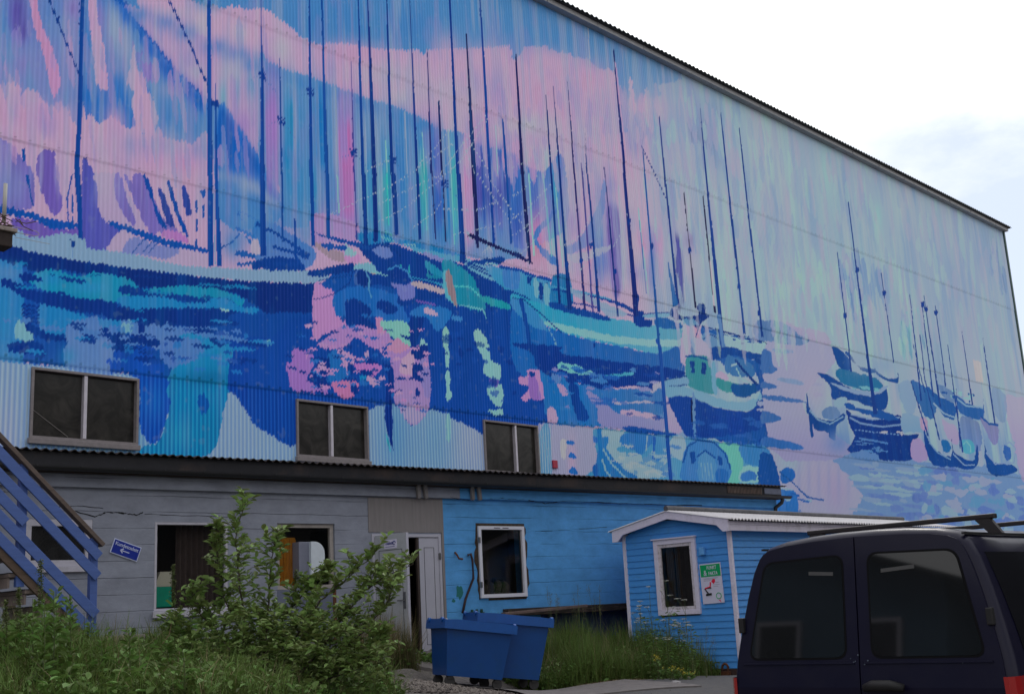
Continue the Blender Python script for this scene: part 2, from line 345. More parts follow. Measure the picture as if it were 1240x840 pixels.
def blob(cx, cy, rx, ry, col, a=.8):
    x0, z1 = px2wall([[cx-rx*2.4, cy]])[0]; 
    c = px2wall([[cx-rx*2.4, cy-ry*2.4], [cx+rx*2.4, cy-ry*2.4], [cx+rx*2.4, cy+ry*2.4], [cx-rx*2.4, cy+ry*2.4]])
    if (c[:, 0] > 60).any() or (c[:, 0] < -20).any():
        i0, i1, j0, j1 = 0, NX, 0, NZ
    else:
        i0, i1 = np.searchsorted(XS, [c[:, 0].min(), c[:, 0].max()]); j0, j1 = np.searchsorted(ZS, [c[:, 1].min(), c[:, 1].max()])
    if i1 <= i0 or j1 <= j0: return
    s = (slice(j0, j1), slice(i0, i1)); M = np.exp(-(((PX[s]-cx)/rx)**2+((PY[s]-cy)/ry)**2)); put(j0, i0, M, col, None, a)
def tile(ox, oy, P): return [(ox+x/4.0, oy+y/4.0) for x, y in P]
TO = dict(T1=(0, 0), T2=(310, 0), T3=(620, 0), T4=(930, 0), T5=(0, 210), T6=(310, 210), T7=(620, 210), T8=(930, 210), B1=(0, 420), B2=(310, 420), B3=(620, 420), B4=(930, 420))
def tp(t, P, col, a=1.0, rough=.9, soft=0, col2=None, sm=3): poly(tile(*TO[t], P), col, a, rough, soft, col2, sm)
def tl(t, P, w, col, a=1.0, rough=0.0, dash=None):
    w = tuple(q/4.0 for q in w) if isinstance(w, (tuple, list)) else w/4.0
    line(tile(*TO[t], P), w, col, a, rough, dash/4.0 if dash else None)
def tb(t, cx, cy, rx, ry, col, a=.8): blob(TO[t][0]+cx/4, TO[t][1]+cy/4, rx/4, ry/4, col, a)
def ripples(P, cols, n, wx, hy, seed=0, a=1.0, slope=.08):
    """small horizontal brush marks scattered inside polygon P (photo units)"""
    rs = np.random.RandomState(seed); P = np.array(P, float)
    def inside(x, y):
        c = False
        for i in range(len(P)):
            (xa, ya), (xb, yb) = P[i], P[i-1]
            if (ya > y) != (yb > y) and x < (xb-xa)*(y-ya)/(yb-ya)+xa: c = not c
        return c
    k = 0; t = 0
    while k < n and t < n*12:
        t += 1; x = rs.uniform(P[:, 0].min(), P[:, 0].max()); y = rs.uniform(P[:, 1].min(), P[:, 1].max())
        if not inside(x, y): continue
        k += 1; w = wx*rs.uniform(.4, 1.5); h = hy*rs.uniform(.5, 1.4); m = 9
        pts = [(x+w*math.cos(q)*rs.uniform(.6, 1.2), y+h*math.sin(q)*rs.uniform(.5, 1.3)+slope*w*math.cos(q)) for q in np.linspace(0, 2*math.pi, m, endpoint=False)]
        poly(pts, cols[rs.randint(len(cols))], a, .4)

def paint():
    # ---- ground tones
    CV[:] = lc('P')
    A = vnoise(.9, .16, 1); Bn = vnoise(1.4, .2, 2); Cn = vnoise(2.2, .25, 3)
    def mixin(col, m): m = np.clip(m, 0, 1)[..., None]; CV[:] = CV*(1-m)+lc(col)*m
    # right-hand pastel sheets
    rgt = np.clip((PX-770)/60, 0, 1)
    CV[:] = CV*(1-rgt[..., None])+lc((150, 168, 196))*rgt[..., None]
    mixin((142, 178, 184), rgt*np.clip((A-.5)*5, 0, 1)*.5)
    mixin((182, 172, 200), rgt*np.clip((Bn-.5)*6, 0, 1)*.6)
    mixin((150, 188, 176), rgt*np.clip((Cn-.58)*8, 0, 1)*.45)
    mixin((112, 138, 188), rgt*np.clip((vnoise(2.0, .3, 4)-.58)*9, 0, 1)*.8)
    blob(1030, 330, 60, 60, (146, 186, 180), .5); blob(1150, 330, 60, 120, (134, 150, 190), .6); blob(1190, 300, 16, 40, (100, 122, 178), .6)
    blob(960, 300, 60, 30, (140, 150, 195), .5); blob(970, 350, 60, 30, (135, 185, 175), .5); blob(1050, 420, 90, 30, (150, 180, 190), .6)
    blob(875, 130, 40, 40, (150, 185, 180), .5); blob(810, 130, 30, 60, (115, 148, 192), .6); blob(840, 150, 10, 35, (105, 98, 172), .95); blob(862, 165, 16, 45, (100, 96, 172), .9)
    blob(848, 195, 18, 12, (105, 98, 172), .7); blob(1000, 210, 10, 40, (120, 190, 165), .5); blob(1062, 265, 6, 20, (105, 185, 165), .6); blob(1090, 250, 8, 30, (170, 190, 175), .5)
    blob(830, 280, 50, 60, (190, 165, 196), .6); blob(880, 330, 12, 60, (140, 190, 170), .6); blob(905, 320, 16, 70, (150, 165, 195), .6)
    # upper sky, blue
    tp('T1', [(900, -300), (940, 5), (1130, 10), (1240, 35), (1320, 60), (1400, 120), (1700, 215), (2000, 240), (2600, 200), (2660, 60), (2900, -400)], 'S', rough=0)
    top = [(0, 35), (50, 45), (120, 90), (190, 160), (250, 190), (340, 215), (430, 195), (500, 225), (535, 145), (555, 195), (600, 200), (740, 240), (760, 220), (800, 265), (830, 240), (850, 95),
           (885, 150), (920, 80), (1000, 110), (1050, 130), (1100, 120), (1112, 160), (1190, 145), (1225, 200), (1240, 290), (1280, 260), (1300, 235), (1360, 228), (1440, 235), (1465, 265), (1495, 240), (1510, 265),
           (1570, 275), (1640, 310), (1670, 340), (1735, 350)]
    tp('T2', [(-320, -400)]+[(-320, -10)]+top+[(1752, 470), (1775, 640), (1800, 628), (1808, 400), (1822, 385), (1840, 560), (1856, 640), (1868, 600), (1880, 440), (1900, 430), (1915, 560), (1924, 640), (1940, 600), (1960, 420), (1985, 400), (2060, 380), (2040, 250), (2240, 300), (2700, -400)], 'S', rough=2.2, col2=(78, 124, 188), sm=2)
    blob(400, 20, 40, 30, (60, 112, 182), .6); blob(560, 40, 60, 20, (88, 135, 196), .6); blob(690, 30, 40, 30, (110, 142, 194), .5); blob(675, 45, 16, 18, (78, 122, 182), .8); blob(720, 70, 22, 20, (100, 142, 195), .6); blob(500, 30, 20, 25, (56, 100, 172), .5)
    blob(640, 20, 25, 40, (84, 128, 190), .6); blob(250, 3, 18, 12, 'S', .8)
    # pink cloud modelling
    for cx, cy, rx, ry, c, a in ((660, 75, 26, 14, 'P', .7), (715, 90, 22, 18, (205, 140, 175), .5), (640, 110, 40, 12, 'P', .7), (590, 70, 26, 20, (206, 160, 188), .6), (420, 65, 40, 14, (206, 152, 190), .8), (470, 90, 40, 14, 'Q', .8),
                             (340, 60, 12, 18, 'C', .7), (485, 118, 16, 12, (192, 176, 180), .8), (530, 110, 50, 18, 'Q', .7), (600, 110, 12, 26, (150, 125, 190), .5), (574, 100, 8, 20, 'V', .45), (402, 86, 5, 24, 'V', .4), (750, 140, 50, 30, (190, 158, 198), .7), (690, 160, 40, 16, 'Q', .8),
                             (780, 160, 20, 18, 'V', .55), (770, 175, 12, 20, (118, 96, 170), .5), (785, 130, 22, 12, (206, 150, 178), .7), (640, 150, 30, 12, 'C', .8), (655, 190, 34, 16, 'C', .8), (700, 200, 30, 20, 'Q', .8), (565, 150, 30, 30, (196, 178, 198), .7), (245, 30, 12, 20, 'C', .6), (290, 40, 10, 14, 'C', .6),
                             (210, 15, 20, 8, 'Q', .6), (610, 140, 22, 14, 'P', .7), (540, 60, 14, 20, 'P', .7)): blob(cx, cy, rx, ry, c, a)
    # ---- left: cliffs and valley
    tp('T1', [(-400, -200), (400, -200), (400, 560), (330, 540), (290, 490), (240, 515), (190, 450), (130, 425), (105, 450), (60, 400), (-400, 340)], (128, 122, 184), rough=1.2, col2=(120, 130, 190))
    tb('T1', 10, 120, 60, 160, (84, 138, 194), .9); tb('T1', 90, 40, 60, 140, (94, 56, 148), 1); tb('T1', 110, 140, 60, 80, 'U', .9); tb('T1', 60, 270, 60, 60, (110, 155, 200), .7); tb('T1', 110, 300, 90, 70, (140, 112, 178), .7)
    tb('T1', 250, 60, 70, 150, (90, 122, 190), .8); tb('T1', 330, 240, 60, 160, (112, 130, 192), .8); tb('T1', 350, 40, 40, 50, (105, 78, 160), .8); tb('T1', 330, 440, 50, 90, (104, 132, 196), .7); tb('T1', 300, 130, 50, 60, (126, 140, 196), .7)
    tp('T1', [(140, -60), (178, -60), (195, 100), (245, 210), (285, 340), (290, 420), (255, 470), (235, 370), (205, 240), (165, 130)], (206, 140, 184), rough=1.0)
    tp('T1', [(400, -80), (620, -80), (700, 140), (700, 360), (745, 480), (770, 600), (700, 650), (665, 600), (620, 625), (545, 560), (480, 600), (440, 545), (405, 535)], (70, 124, 196), rough=1.2, col2=(28, 88, 172))
    tb('T1', 560, 130, 45, 130, (168, 178, 208), 1); tb('T1', 600, 220, 40, 120, (160, 160, 200), .9); tb('T1', 480, 80, 30, 100, (150, 112, 178), .7); tb('T1', 420, 300, 24, 120, (98, 134, 194), .6); tb('T1', 440, 470, 60, 50, (34, 92, 176), .7); tb('T1', 560, 320, 40, 40, (136, 142, 196), .7)
    tp('T1', [(428, -40), (460, -40), (475, 90), (495, 170), (510, 300), (522, 432), (480, 420), (458, 380), (455, 300), (435, 130)], (208, 158, 192), rough=.8)
    # mountain flank running down to the right
    tp('T1', [(520, -80), (580, -60), (700, 140), (860, 340), (1000, 470), (1100, 540), (1240, 740), (1340, 900), (1330, 1000), (1070, 950), (1010, 640), (930, 700), (890, 680), (790, 655), (745, 480), (690, 360), (650, 200)], (112, 142, 200), rough=.8, col2=(84, 132, 200))
    for x, y, r in ((700, 250, 60), (720, 330, 50), (820, 430, 60)): tb('T1', x, y, r, 40, (150, 158, 206), .7)
    for x, y in ((700, 130), (640, 60), (760, 220), (830, 310), (910, 400), (980, 470)): tb('T1', x-12, y+22, 46, 44, (16, 74, 160), .85)
    tb('T1', 860, 580, 90, 70, (70, 118, 190), .8); tb('T1', 1150, 700, 90, 130, (14, 82, 170), .9); tb('T1', 1220, 800, 60, 60, 'B', .9); tb('T1', 900, 500, 60, 40, (90, 140, 205), .7)
    tl('T1', [(560, -20), (620, 30), (700, 140), (860, 340), (1000, 472), (1060, 515), (1150, 600), (1240, 740)], (26, 14), (12, 62, 150), rough=.5)
    for P in ([(670, 310), (700, 300), (735, 320), (745, 350), (760, 380), (750, 400), (700, 380), (690, 340)], [(640, 190), (660, 240), (690, 250), (680, 290), (650, 290)], [(720, 310), (755, 320), (762, 395), (745, 400)]): tp('T1', P, (122, 92, 168), rough=.8)
    tp('T1', [(650, 220), (668, 330), (700, 370), (712, 430), (740, 480), (765, 590), (745, 620), (790, 660), (700, 655), (640, 540), (645, 440), (613, 400), (625, 330)], (206, 162, 196), rough=1.0)
    # slope right of it
    tp('T1', [(600, 20), (760, 70), (850, 100), (1000, 180), (1120, 225), (1200, 255), (1330, 300), (1360, 900), (1320, 840), (1240, 735), (1150, 600), (1060, 510), (1000, 468), (860, 338), (700, 138)], (198, 158, 198), rough=.8)
    for x, y, r in ((680, 60, 60), (800, 100, 60), (900, 150, 60), (1040, 220, 70), (1150, 260, 70), (1230, 300, 60)): tb('T1', x, y+6, r, 44, (96, 120, 186), .9)
    tb('T1', 1080, 470, 22, 90, (120, 180, 205), .8); tb('T1', 1150, 400, 14, 110, (112, 160, 204), .8); tb('T1', 1220, 400, 30, 90, (50, 130, 180), .9); tb('T1', 1130, 340, 60, 60, (196, 190, 210), .8); tb('T1', 900, 300, 60, 60, (170, 150, 196), .7); tb('T1', 950, 350, 40, 40, (190, 186, 214), .7)
    tb('T1', 1180, 600, 60, 60, (160, 110, 176), .7)
    # pink shelf below the cliffs
    tb('T1', 120, 560, 200, 60, (206, 150, 188), .8); tb('T1', 60, 520, 30, 90, (150, 140, 196), .5); tb('T1', 230, 600, 50, 60, (166, 134, 190), .6); tb('T1', 700, 740, 200, 70, (200, 158, 196), .8); tb('T1', 860, 780, 140, 60, (196, 130, 176), .7); tb('T1', 800, 700, 60, 60, (150, 140, 196), .6)
    tb('T1', 560, 590, 40, 60, (206, 150, 188), .8); tb('T1', 640, 700, 60, 50, (140, 140, 200), .5); tb('T1', 500, 720, 100, 60, (200, 160, 198), .8); tb('T1', 950, 720, 40, 60, (110, 130, 196), .5)
    # ---- middle: blue mountain behind the masts
    tp('T2', [(20, 262), (60, 292), (80, 300), (120, 325), (210, 348), (260, 370), (400, 420), (560, 480), (640, 500), (760, 550), (830, 585), (890, 625), (1000, 642), (1060, 690), (1240, 740), (1300, 830), (1300, 1250), (700, 1180), (300, 1100), (130, 1090), (110, 900), (20, 800), (10, 500)], (104, 138, 194), rough=.6, col2=(104, 140, 196))
    for x0 in range(0, 860, 60): tb('T2', x0, 318+x0*.36, 55, 26, (78, 116, 184), .8)
    for x, y, rx, ry, c, a in ((160, 480, 30, 140, (120, 152, 200), .9), (190, 560, 40, 160, 'T', .95), (300, 560, 34, 200, (10, 96, 160), .9), (80, 600, 36, 260, (158, 104, 176), 1), (10, 560, 14, 120, (170, 160, 205), .8), (430, 650, 44, 180, (190, 84, 150), 1), (430, 520, 40, 60, (150, 130, 190), .8),
                             (490, 600, 18, 140, 'L', .8), (540, 700, 20, 120, 'W', .6), (610, 640, 40, 140, (140, 162, 208), .8), (700, 620, 40, 120, (60, 122, 190), .8), (730, 720, 30, 120, 'L', .8), (800, 760, 30, 160, 'M', .8), (370, 620, 24, 160, 'L', .8), (420, 900, 40, 160, (140, 110, 180), .7),
                             (640, 860, 40, 200, (10, 130, 160), .8), (560, 950, 60, 160, 'G', .6), (700, 940, 40, 180, (20, 110, 170), .8), (200, 900, 70, 200, (60, 128, 188), .9), (290, 900, 30, 140, 'T', .9), (800, 900, 30, 180, 'G', .7), (150, 760, 40, 60, (30, 100, 170), .7),
                             (0, 850, 30, 120, 'M', .9), (60, 900, 40, 160, (96, 142, 200), .9), (330, 1080, 30, 80, (170, 120, 185), .7), (440, 1080, 60, 90, (150, 120, 188), .9), (900, 1000, 60, 180, (16, 80, 168), .9), (950, 900, 24, 240, 'G', .7), (1010, 900, 30, 200, (196, 130, 176), .9),
                             (870, 700, 30, 120, (70, 84, 170), .9), (1080, 760, 60, 100, (76, 70, 156), .95), (1180, 760, 50, 60, (26, 74, 158), .9), (1100, 920, 70, 150, (46, 36, 140), .9), (1030, 760, 30, 60, (206, 178, 200), .7), (1200, 900, 40, 140, (70, 54, 148), .9), (1150, 850, 30, 60, (190, 182, 210), .7),
                             (1060, 600, 50, 70, (176, 140, 196), .7), (1180, 620, 40, 50, (206, 186, 206), .7), (1260, 900, 50, 140, (30, 60, 150), .9), (1310, 1080, 50, 80, (206, 160, 196), .7), (760, 1060, 60, 120, (70, 130, 196), .8), (930, 1120, 40, 60, (60, 130, 190), .8), (1030, 1100, 30, 120, (200, 130, 170), .8)): tb('T2', x, y, rx, ry, c, a)
    tp('T1', [(1060, 515), (1150, 602), (1240, 742), (1290, 850), (1350, 960), (1380, 1010), (1300, 1090), (1060, 1060)], (70, 122, 196), rough=.4)
    tp('T1', [(1060, 515), (1150, 602), (1240, 742), (1300, 870), (1350, 960), (1240, 900), (1060, 830)], (14, 76, 166), rough=.4, col2=(20, 84, 172), soft=2)
    tp('T1', [(1060, 838), (1200, 872), (1340, 985), (1330, 1000), (1180, 900), (1060, 862)], (176, 178, 214), a=.8, soft=3); tb('T1', 1130, 960, 90, 60, (92, 132, 200), .8)
    def vbar(t, x0, x1, y0, y1, c, a=.8, lean_=.02, fade=.25):
        ox, oy = TO[t]; P = tile(ox, oy, [(x0, y0), (x1, y0), (x1, y1), (x0, y1)]); w = px2wall(P); i0, i1 = np.searchsorted(XS, [w[:, 0].min()-.2, w[:, 0].max()+.4]); j0, j1 = np.searchsorted(ZS, [w[:, 1].min(), w[:, 1].max()]); s = (slice(j0, j1), slice(i0, i1))
        X = (PX[s]-ox)*4; Y = (PY[s]-oy)*4; X = X-lean_*(Y-y0); e = 5.0; v = (Y-y0)/(y1-y0); M = np.clip((X-x0)/e, 0, 1)*np.clip((x1-X)/e, 0, 1)*np.clip(v/fade, 0, 1)*np.clip((1-v)/fade, 0, 1)
        put(j0, i0, M.astype(np.float32), c, None, a)
    for q in ((130, 175, 380, 980, 'T', .6), (280, 330, 400, 900, (10, 96, 166), .8), (345, 378, 520, 1120, 'L', .6), (395, 470, 600, 1150, (186, 92, 158), .75), (400, 440, 470, 800, (150, 124, 190), .7), (480, 512, 500, 1100, 'W', .5), (530, 560, 560, 1180, (60, 130, 195), .7), (596, 628, 560, 1120, 'L', .7), (600, 640, 780, 1140, 'G', .6),
              (660, 715, 600, 1100, (52, 112, 188), .7), (735, 770, 640, 1150, (120, 150, 205), .6), (790, 830, 660, 1180, 'G', .55), (800, 845, 600, 820, 'V', .6), (855, 895, 620, 1150, (60, 80, 168), .75), (905, 935, 700, 1180, (20, 100, 176), .7), (945, 975, 700, 1200, 'G', .6), (1000, 1050, 760, 1200, (204, 140, 184), .8), (1060, 1090, 700, 1080, (90, 70, 160), .7),
              (1090, 1130, 760, 1180, (30, 60, 152), .7), (1140, 1190, 740, 1180, (74, 60, 155), .6), (40, 100, 420, 1000, (166, 112, 184), .7), (180, 240, 430, 700, 'L', .6)): vbar('T2', *q)
    for q in ((60, 90, -60, 400, (60, 84, 170), .6), (105, 140, 40, 380, (206, 128, 168), .6), (150, 175, -160, 420, (100, 180, 190), .5), (255, 300, -120, 420, 'Q', .6), (300, 330, 60, 500, (150, 104, 178), .5), (395, 440, 180, 560, (70, 108, 186), .6), (520, 545, 100, 560, (196, 190, 205), .6), (620, 650, 120, 420, (206, 120, 166), .5), (655, 690, 240, 620, (96, 120, 196), .7), (700, 730, 200, 560, (190, 120, 178), .5), (845, 880, 260, 600, (150, 110, 182), .5), (960, 990, 300, 660, (150, 190, 196), .5)): vbar('T7', *q)
    tp('T1', [(520, -40), (575, -40), (700, 138), (860, 338), (1000, 468), (1008, 560), (890, 480), (770, 340), (670, 200), (600, 90)], (18, 78, 168), a=.85, rough=.4, soft=3)
    # valley behind T7
    tp('T3', [(0, 760), (50, 790), (150, 830), (230, 740), (262, 840), (262, 1100), (60, 1200), (0, 1150)], (48, 92, 172), a=.9, rough=1)
    for x, y, rx, ry, c, a in ((120, 300, 60, 120, (206, 120, 158), .8), (60, 120, 60, 80, (60, 80, 165), .7), (20, 250, 30, 80, (40, 66, 160), .8), (160, 120, 30, 80, (140, 130, 190), .6), (300, 100, 40, 120, 'Q', .9), (270, 240, 40, 80, (150, 110, 180), .7), (430, 150, 50, 130, 'V', .6), (410, 280, 40, 70, (110, 150, 200), .7),
                             (210, 60, 20, 120, (60, 140, 180), .8), (200, 320, 14, 120, (110, 190, 190), .7), (250, 320, 12, 120, (140, 200, 185), .7), (620, 200, 60, 140, 'P', .9), (640, 330, 50, 60, (204, 112, 160), .7), (570, 240, 30, 60, (150, 120, 184), .7), (700, 340, 28, 60, (196, 110, 170), .8), (680, 380, 20, 100, (92, 110, 190), .7),
                             (530, 400, 30, 120, (190, 190, 196), .6), (560, 120, 30, 60, 'P', .8), (840, 200, 60, 90, 'Q', .7), (870, 330, 50, 70, (140, 100, 175), .8), (860, 450, 40, 80, 'Q', .7), (1010, 400, 60, 120, (160, 190, 196), .6), (1000, 560, 60, 80, (140, 190, 172), .6), (960, 250, 40, 100, (122, 136, 190), .6),
                             (440, 420, 60, 100, (60, 100, 180), .8), (370, 380, 16, 90, (210, 126, 150), .8), (620, 480, 60, 50, (110, 84, 168), .6), (280, 440, 50, 60, (206, 190, 206), .6), (480, 60, 30, 60, (110, 90, 170), .5)): tb('T7', x, y, rx, ry, c, a)
    tp('T7', [(455, 170), (520, 180), (530, 560), (482, 560)], 'U', rough=.5, a=.9, soft=3); tp('T7', [(752, 40), (790, 60), (790, 320), (752, 300)], 'V', a=.7, soft=3); tp('T7', [(775, 310), (820, 320), (832, 630), (800, 640)], (76, 52, 148), a=.95, soft=3)
    # painted ropes of nets / far hills in V shapes
    tp('T7', [(100, 300), (180, 200), (200, 170), (215, 190), (120, 320), (215, 410), (215, 450), (150, 400)], (76, 110, 184), rough=.8); tp('T7', [(265, 350), (330, 310), (420, 140), (440, 30), (455, 60), (440, 200), (380, 330), (300, 385), (262, 385)], (116, 130, 192), rough=.8, a=.85)
    tp('T7', [(270, 400), (460, 350), (465, 370), (330, 430)], (200, 196, 214), a=.7)
    # row of fishing gear/landscape strip low left (T1/T5)
    tp('T1', [(0, 670), (60, 700), (120, 780), (160, 840), (165, 1000), (60, 1010), (-60, 1000), (-60, 680)], (122, 92, 170), rough=1)
    tb('T5', 30, 60, 40, 110, (130, 130, 190), .8); tb('T5', 90, 60, 30, 90, 'V', .7)
    tp('T1', [(195, 735), (230, 725), (270, 740), (262, 770), (282, 815), (290, 900), (300, 1000), (260, 1040), (215, 960), (190, 880), (172, 820)], (112, 72, 160), rough=1)
    tp('T1', [(400, 765), (430, 790), (470, 870), (500, 1000), (580, 1090), (560, 1180), (520, 1230), (410, 1210), (395, 1000)], (84, 66, 160), rough=1)
    tp('T5', [(450, 0), (560, 0), (600, 60), (700, 240), (690, 275), (540, 250), (480, 180), (470, 60)], (200, 166, 204), rough=.8)
    for P in ([(555, 0), (590, 20), (610, 110), (650, 200), (655, 245), (620, 230), (560, 110)], [(600, 0), (650, 60), (690, 160), (740, 220), (760, 290), (720, 280), (650, 130)], [(640, 20), (700, 10), (780, 200), (850, 260), (900, 330), (780, 290), (700, 190)]): tp('T5', P, (122, 88, 166), rough=.8)
    for P in ([(690, 15), (715, 12), (740, 90), (760, 160), (805, 250), (800, 268), (765, 230), (735, 130)], [(810, 45), (830, 50), (862, 170), (905, 270), (912, 310), (890, 290), (850, 190), (822, 100)]): tp('T5', P, (8, 60, 150), rough=.8)
    for P in ([(765, 75), (790, 90), (842, 230), (840, 262), (805, 230)], [(880, 60), (905, 80), (928, 180), (925, 200), (900, 190)]): tp('T5', P, (52, 52, 142), rough=.8)
    tp('T5', [(780, 300), (800, 270), (880, 290), (915, 335), (850, 320)], (176, 104, 172), rough=.8)
    for x, y, h in ((952, 130, 60), (952, 220, 60), (985, 150, 60), (950, 320, 30), (330, 180, 60), (350, 100, 90), (352, 200, 60)): tl('T5', [(x, y), (x, y+h)], 9, 'B', rough=.3)
    tp('T5', [(970, 85), (985, 75), (997, 90), (990, 115), (975, 105)], 'B')
    tl('T5', [(130, 0), (145, 80), (160, 160)], (12, 5), 'B', rough=.4); tl('T1', [(112, 715), (118, 780)], (12, 12), 'B', rough=.3); tl('T5', [(350, 0), (325, 120), (328, 230)], 8, (30, 60, 150), rough=.3)
    # spars
    tp('T5', [(-60, 140), (60, 165), (160, 190), (240, 215), (375, 240), (380, 265), (250, 265), (150, 215), (80, 205), (-60, 180)], (8, 66, 156), rough=.8)
    tp('T5', [(60, 215), (150, 220), (250, 268), (380, 268), (385, 310), (320, 290), (240, 308), (130, 300), (60, 250)], (110, 68, 160), rough=.8)
    tp('T5', [(520, 232), (560, 232), (640, 258), (760, 300), (840, 325), (1000, 365), (1000, 382), (860, 358), (770, 340), (640, 290), (580, 275)], (8, 66, 156), rough=.8)
    tp('T5', [(580, 275), (640, 292), (770, 345), (1000, 385), (1000, 445), (800, 425), (640, 385), (515, 375)], (198, 166, 200), rough=.8)
    tp('T5', [(590, 380), (650, 300), (720, 330), (870, 368), (800, 412), (700, 395)], 'V', rough=.8)
    for x in (640, 690, 720): tl('T5', [(x, 380), (x+60, 315)], 6, 'X')
    tb('T5', 1130, 140, 90, 120, (76, 128, 200), .95); tb('T5', 1200, 240, 60, 60, (96, 140, 200), .9); tb('T5', 1130, 340, 60, 80, (90, 134, 198), .95); tb('T5', 1200, 60, 60, 40, 'W', .5)
    tp('T5', [(1140, 260), (1240, 310), (1240, 350), (1190, 300)], 'P', rough=1)
    for P, w in (([(1140, 262), (1180, 280), (1240, 310)], 14), ([(1150, 190), (1190, 240), (1160, 180), (1240, 220)], 10), ([(1070, 362), (1120, 335), (1160, 290)], 8), ([(1140, 380), (1240, 400)], 26), ([(1150, 440), (1240, 430)], 16), ([(1190, 300), (1240, 370)], 12)): tl('T5', P, w, (20, 72, 152), rough=.6)
    # ---- boat at the left: gunwale and hull
    seaP = [(-400, 900), (-400, 1240), (-400, 1700), (2480, 1900), (2480, 1300), (2200, 1270)]
    poly([(-120, 300), (0, 296), (310, 345), (345, 340), (380, 345), (430, 320), (520, 330), (640, 352), (660, 420), (670, 512), (500, 490), (212, 459), (0, 436), (-120, 425)], (14, 66, 152), rough=1)
    tp('T5', [(-200, 340), (50, 340), (130, 370), (330, 410), (520, 440), (760, 470), (1000, 500), (1240, 520), (1520, 528), (1535, 560), (1515, 820), (1240, 640), (1170, 600), (1110, 570), (850, 555), (680, 550), (600, 500), (450, 475), (430, 490), (260, 465), (150, 475), (110, 445), (-200, 430)], (6, 36, 118), rough=1, sm=2)
    tp('T5', [(-200, 255), (50, 255), (130, 300), (180, 305), (240, 300), (320, 285), (410, 315), (420, 360), (520, 375), (640, 385), (800, 430), (960, 450), (1240, 462), (1500, 468), (1520, 495), (1600, 490), (1520, 528), (1240, 520), (1000, 500), (760, 470), (520, 440), (330, 410), (130, 370), (50, 345), (-200, 340)], (150, 176, 210), rough=.6, sm=2)
    tp('T5', [(340, 315), (360, 318), (362, 350), (342, 348)], (10, 50, 130), sm=0); tl('T5', [(350, 350), (352, 400)], 4, (100, 120, 170))
    # water under it
    tp('T5', [(-100, 440), (60, 440), (110, 460), (110, 840), (90, 980), (-100, 960)], (34, 112, 178), rough=1); tb('T5', 40, 480, 60, 40, (100, 140, 200), .7); tb('T5', 20, 700, 40, 140, (20, 120, 180), .6)
    tp('T5', [(120, 520), (180, 480), (260, 465), (330, 485), (420, 492), (450, 478), (620, 505), (670, 550), (700, 560), (890, 540), (1080, 565), (1175, 605), (1170, 640), (1080, 600), (900, 620), (840, 580), (700, 575), (600, 600), (560, 620), (420, 605), (330, 590), (240, 570), (180, 545)], (16, 122, 164), rough=1)
    tb('T5', 420, 550, 80, 30, (50, 130, 190), .6); tb('T5', 250, 510, 60, 30, (40, 110, 180), .5)
    tp('T5', [(570, 600), (700, 580), (830, 590), (900, 625), (1080, 600), (1170, 645), (1240, 645), (1240, 672), (1100, 690), (1000, 650), (700, 655), (600, 640)], (26, 116, 180), rough=1)
    tp('T5', [(190, 630), (300, 650), (420, 690), (560, 710), (700, 700), (680, 760), (500, 750), (380, 750), (320, 730), (310, 790), (210, 770), (190, 740)], (30, 116, 184), rough=1)
    tp('T5', [(320, 735), (420, 700), (470, 690), (500, 750), (640, 720), (700, 730), (820, 710), (850, 740), (1010, 740), (1030, 790), (1000, 840), (600, 860), (540, 960), (330, 960), (330, 860)], (84, 118, 190), rough=1, col2=(120, 142, 200))
    tp('T5', [(880, 780), (1010, 770), (1110, 800), (1100, 900), (960, 960), (840, 900), (860, 820)], (28, 122, 180), rough=1)
    tp('T5', [(10, 505), (100, 530), (190, 570), (300, 570), (370, 600), (500, 610), (570, 630), (600, 650), (980, 650), (1150, 665), (1160, 720), (1000, 740), (900, 740), (820, 715), (780, 740), (690, 700), (560, 710), (480, 680), (360, 665), (250, 640), (180, 625), (110, 600), (60, 560), (10, 545)], (8, 42, 128), rough=1)
    for P in ([(90, 490), (130, 478), (200, 500), (190, 520), (110, 518)], [(100, 725), (150, 725), (230, 770), (320, 795), (300, 810), (240, 812), (140, 770)], [(390, 775), (470, 770), (500, 745), (560, 750), (600, 770), (740, 790), (775, 830), (600, 835), (440, 800)], [(50, 812), (200, 820), (205, 900), (150, 870), (40, 850)], [(670, 700), (690, 705), (700, 760), (670, 765)],
              [(1150, 700), (1240, 700), (1240, 840), (1120, 810), (1160, 780)], [(1010, 780), (1060, 790), (1120, 830), (1100, 860), (1020, 810)]): tp('T5', P, (8, 40, 126), rough=1)
    for k in range(5): tl('T5', [(105, 636+k*19), (150, 640+k*19), (192, 646+k*19)], 11, (8, 40, 126), rough=.6)
    for P in ([(580, 545), (640, 545), (700, 565), (760, 580), (830, 585), (830, 600), (740, 592), (590, 580)], [(830, 580), (1020, 612), (960, 625), (860, 615)], [(240, 490), (330, 500), (410, 515), (400, 530), (300, 508)]): tp('T5', P, (10, 50, 135), rough=.8)
    tp('T5', [(70, 740), (105, 705), (130, 760), (155, 780), (150, 812), (80, 805)], (130, 180, 196), rough=.8); tp('T5', [(580, 745), (600, 715), (640, 710), (640, 760), (590, 770)], (126, 176, 200), rough=.8); tl('T5', [(1065, 655), (1110, 665)], 10, (150, 200, 205), rough=.6)
    poly([(275, 385), (310, 380), (380, 380), (380, 420), (348, 445), (340, 500), (300, 500), (275, 455)], (12, 60, 148), rough=1.2)
    # ---- band below the lowest seam, left
    poly([(-100, 425), (0, 435.5), (212, 459), (310, 470), (470, 487), (620, 502), (665, 512), (668, 620), (-100, 580)], (166, 190, 222), rough=0, sm=0)
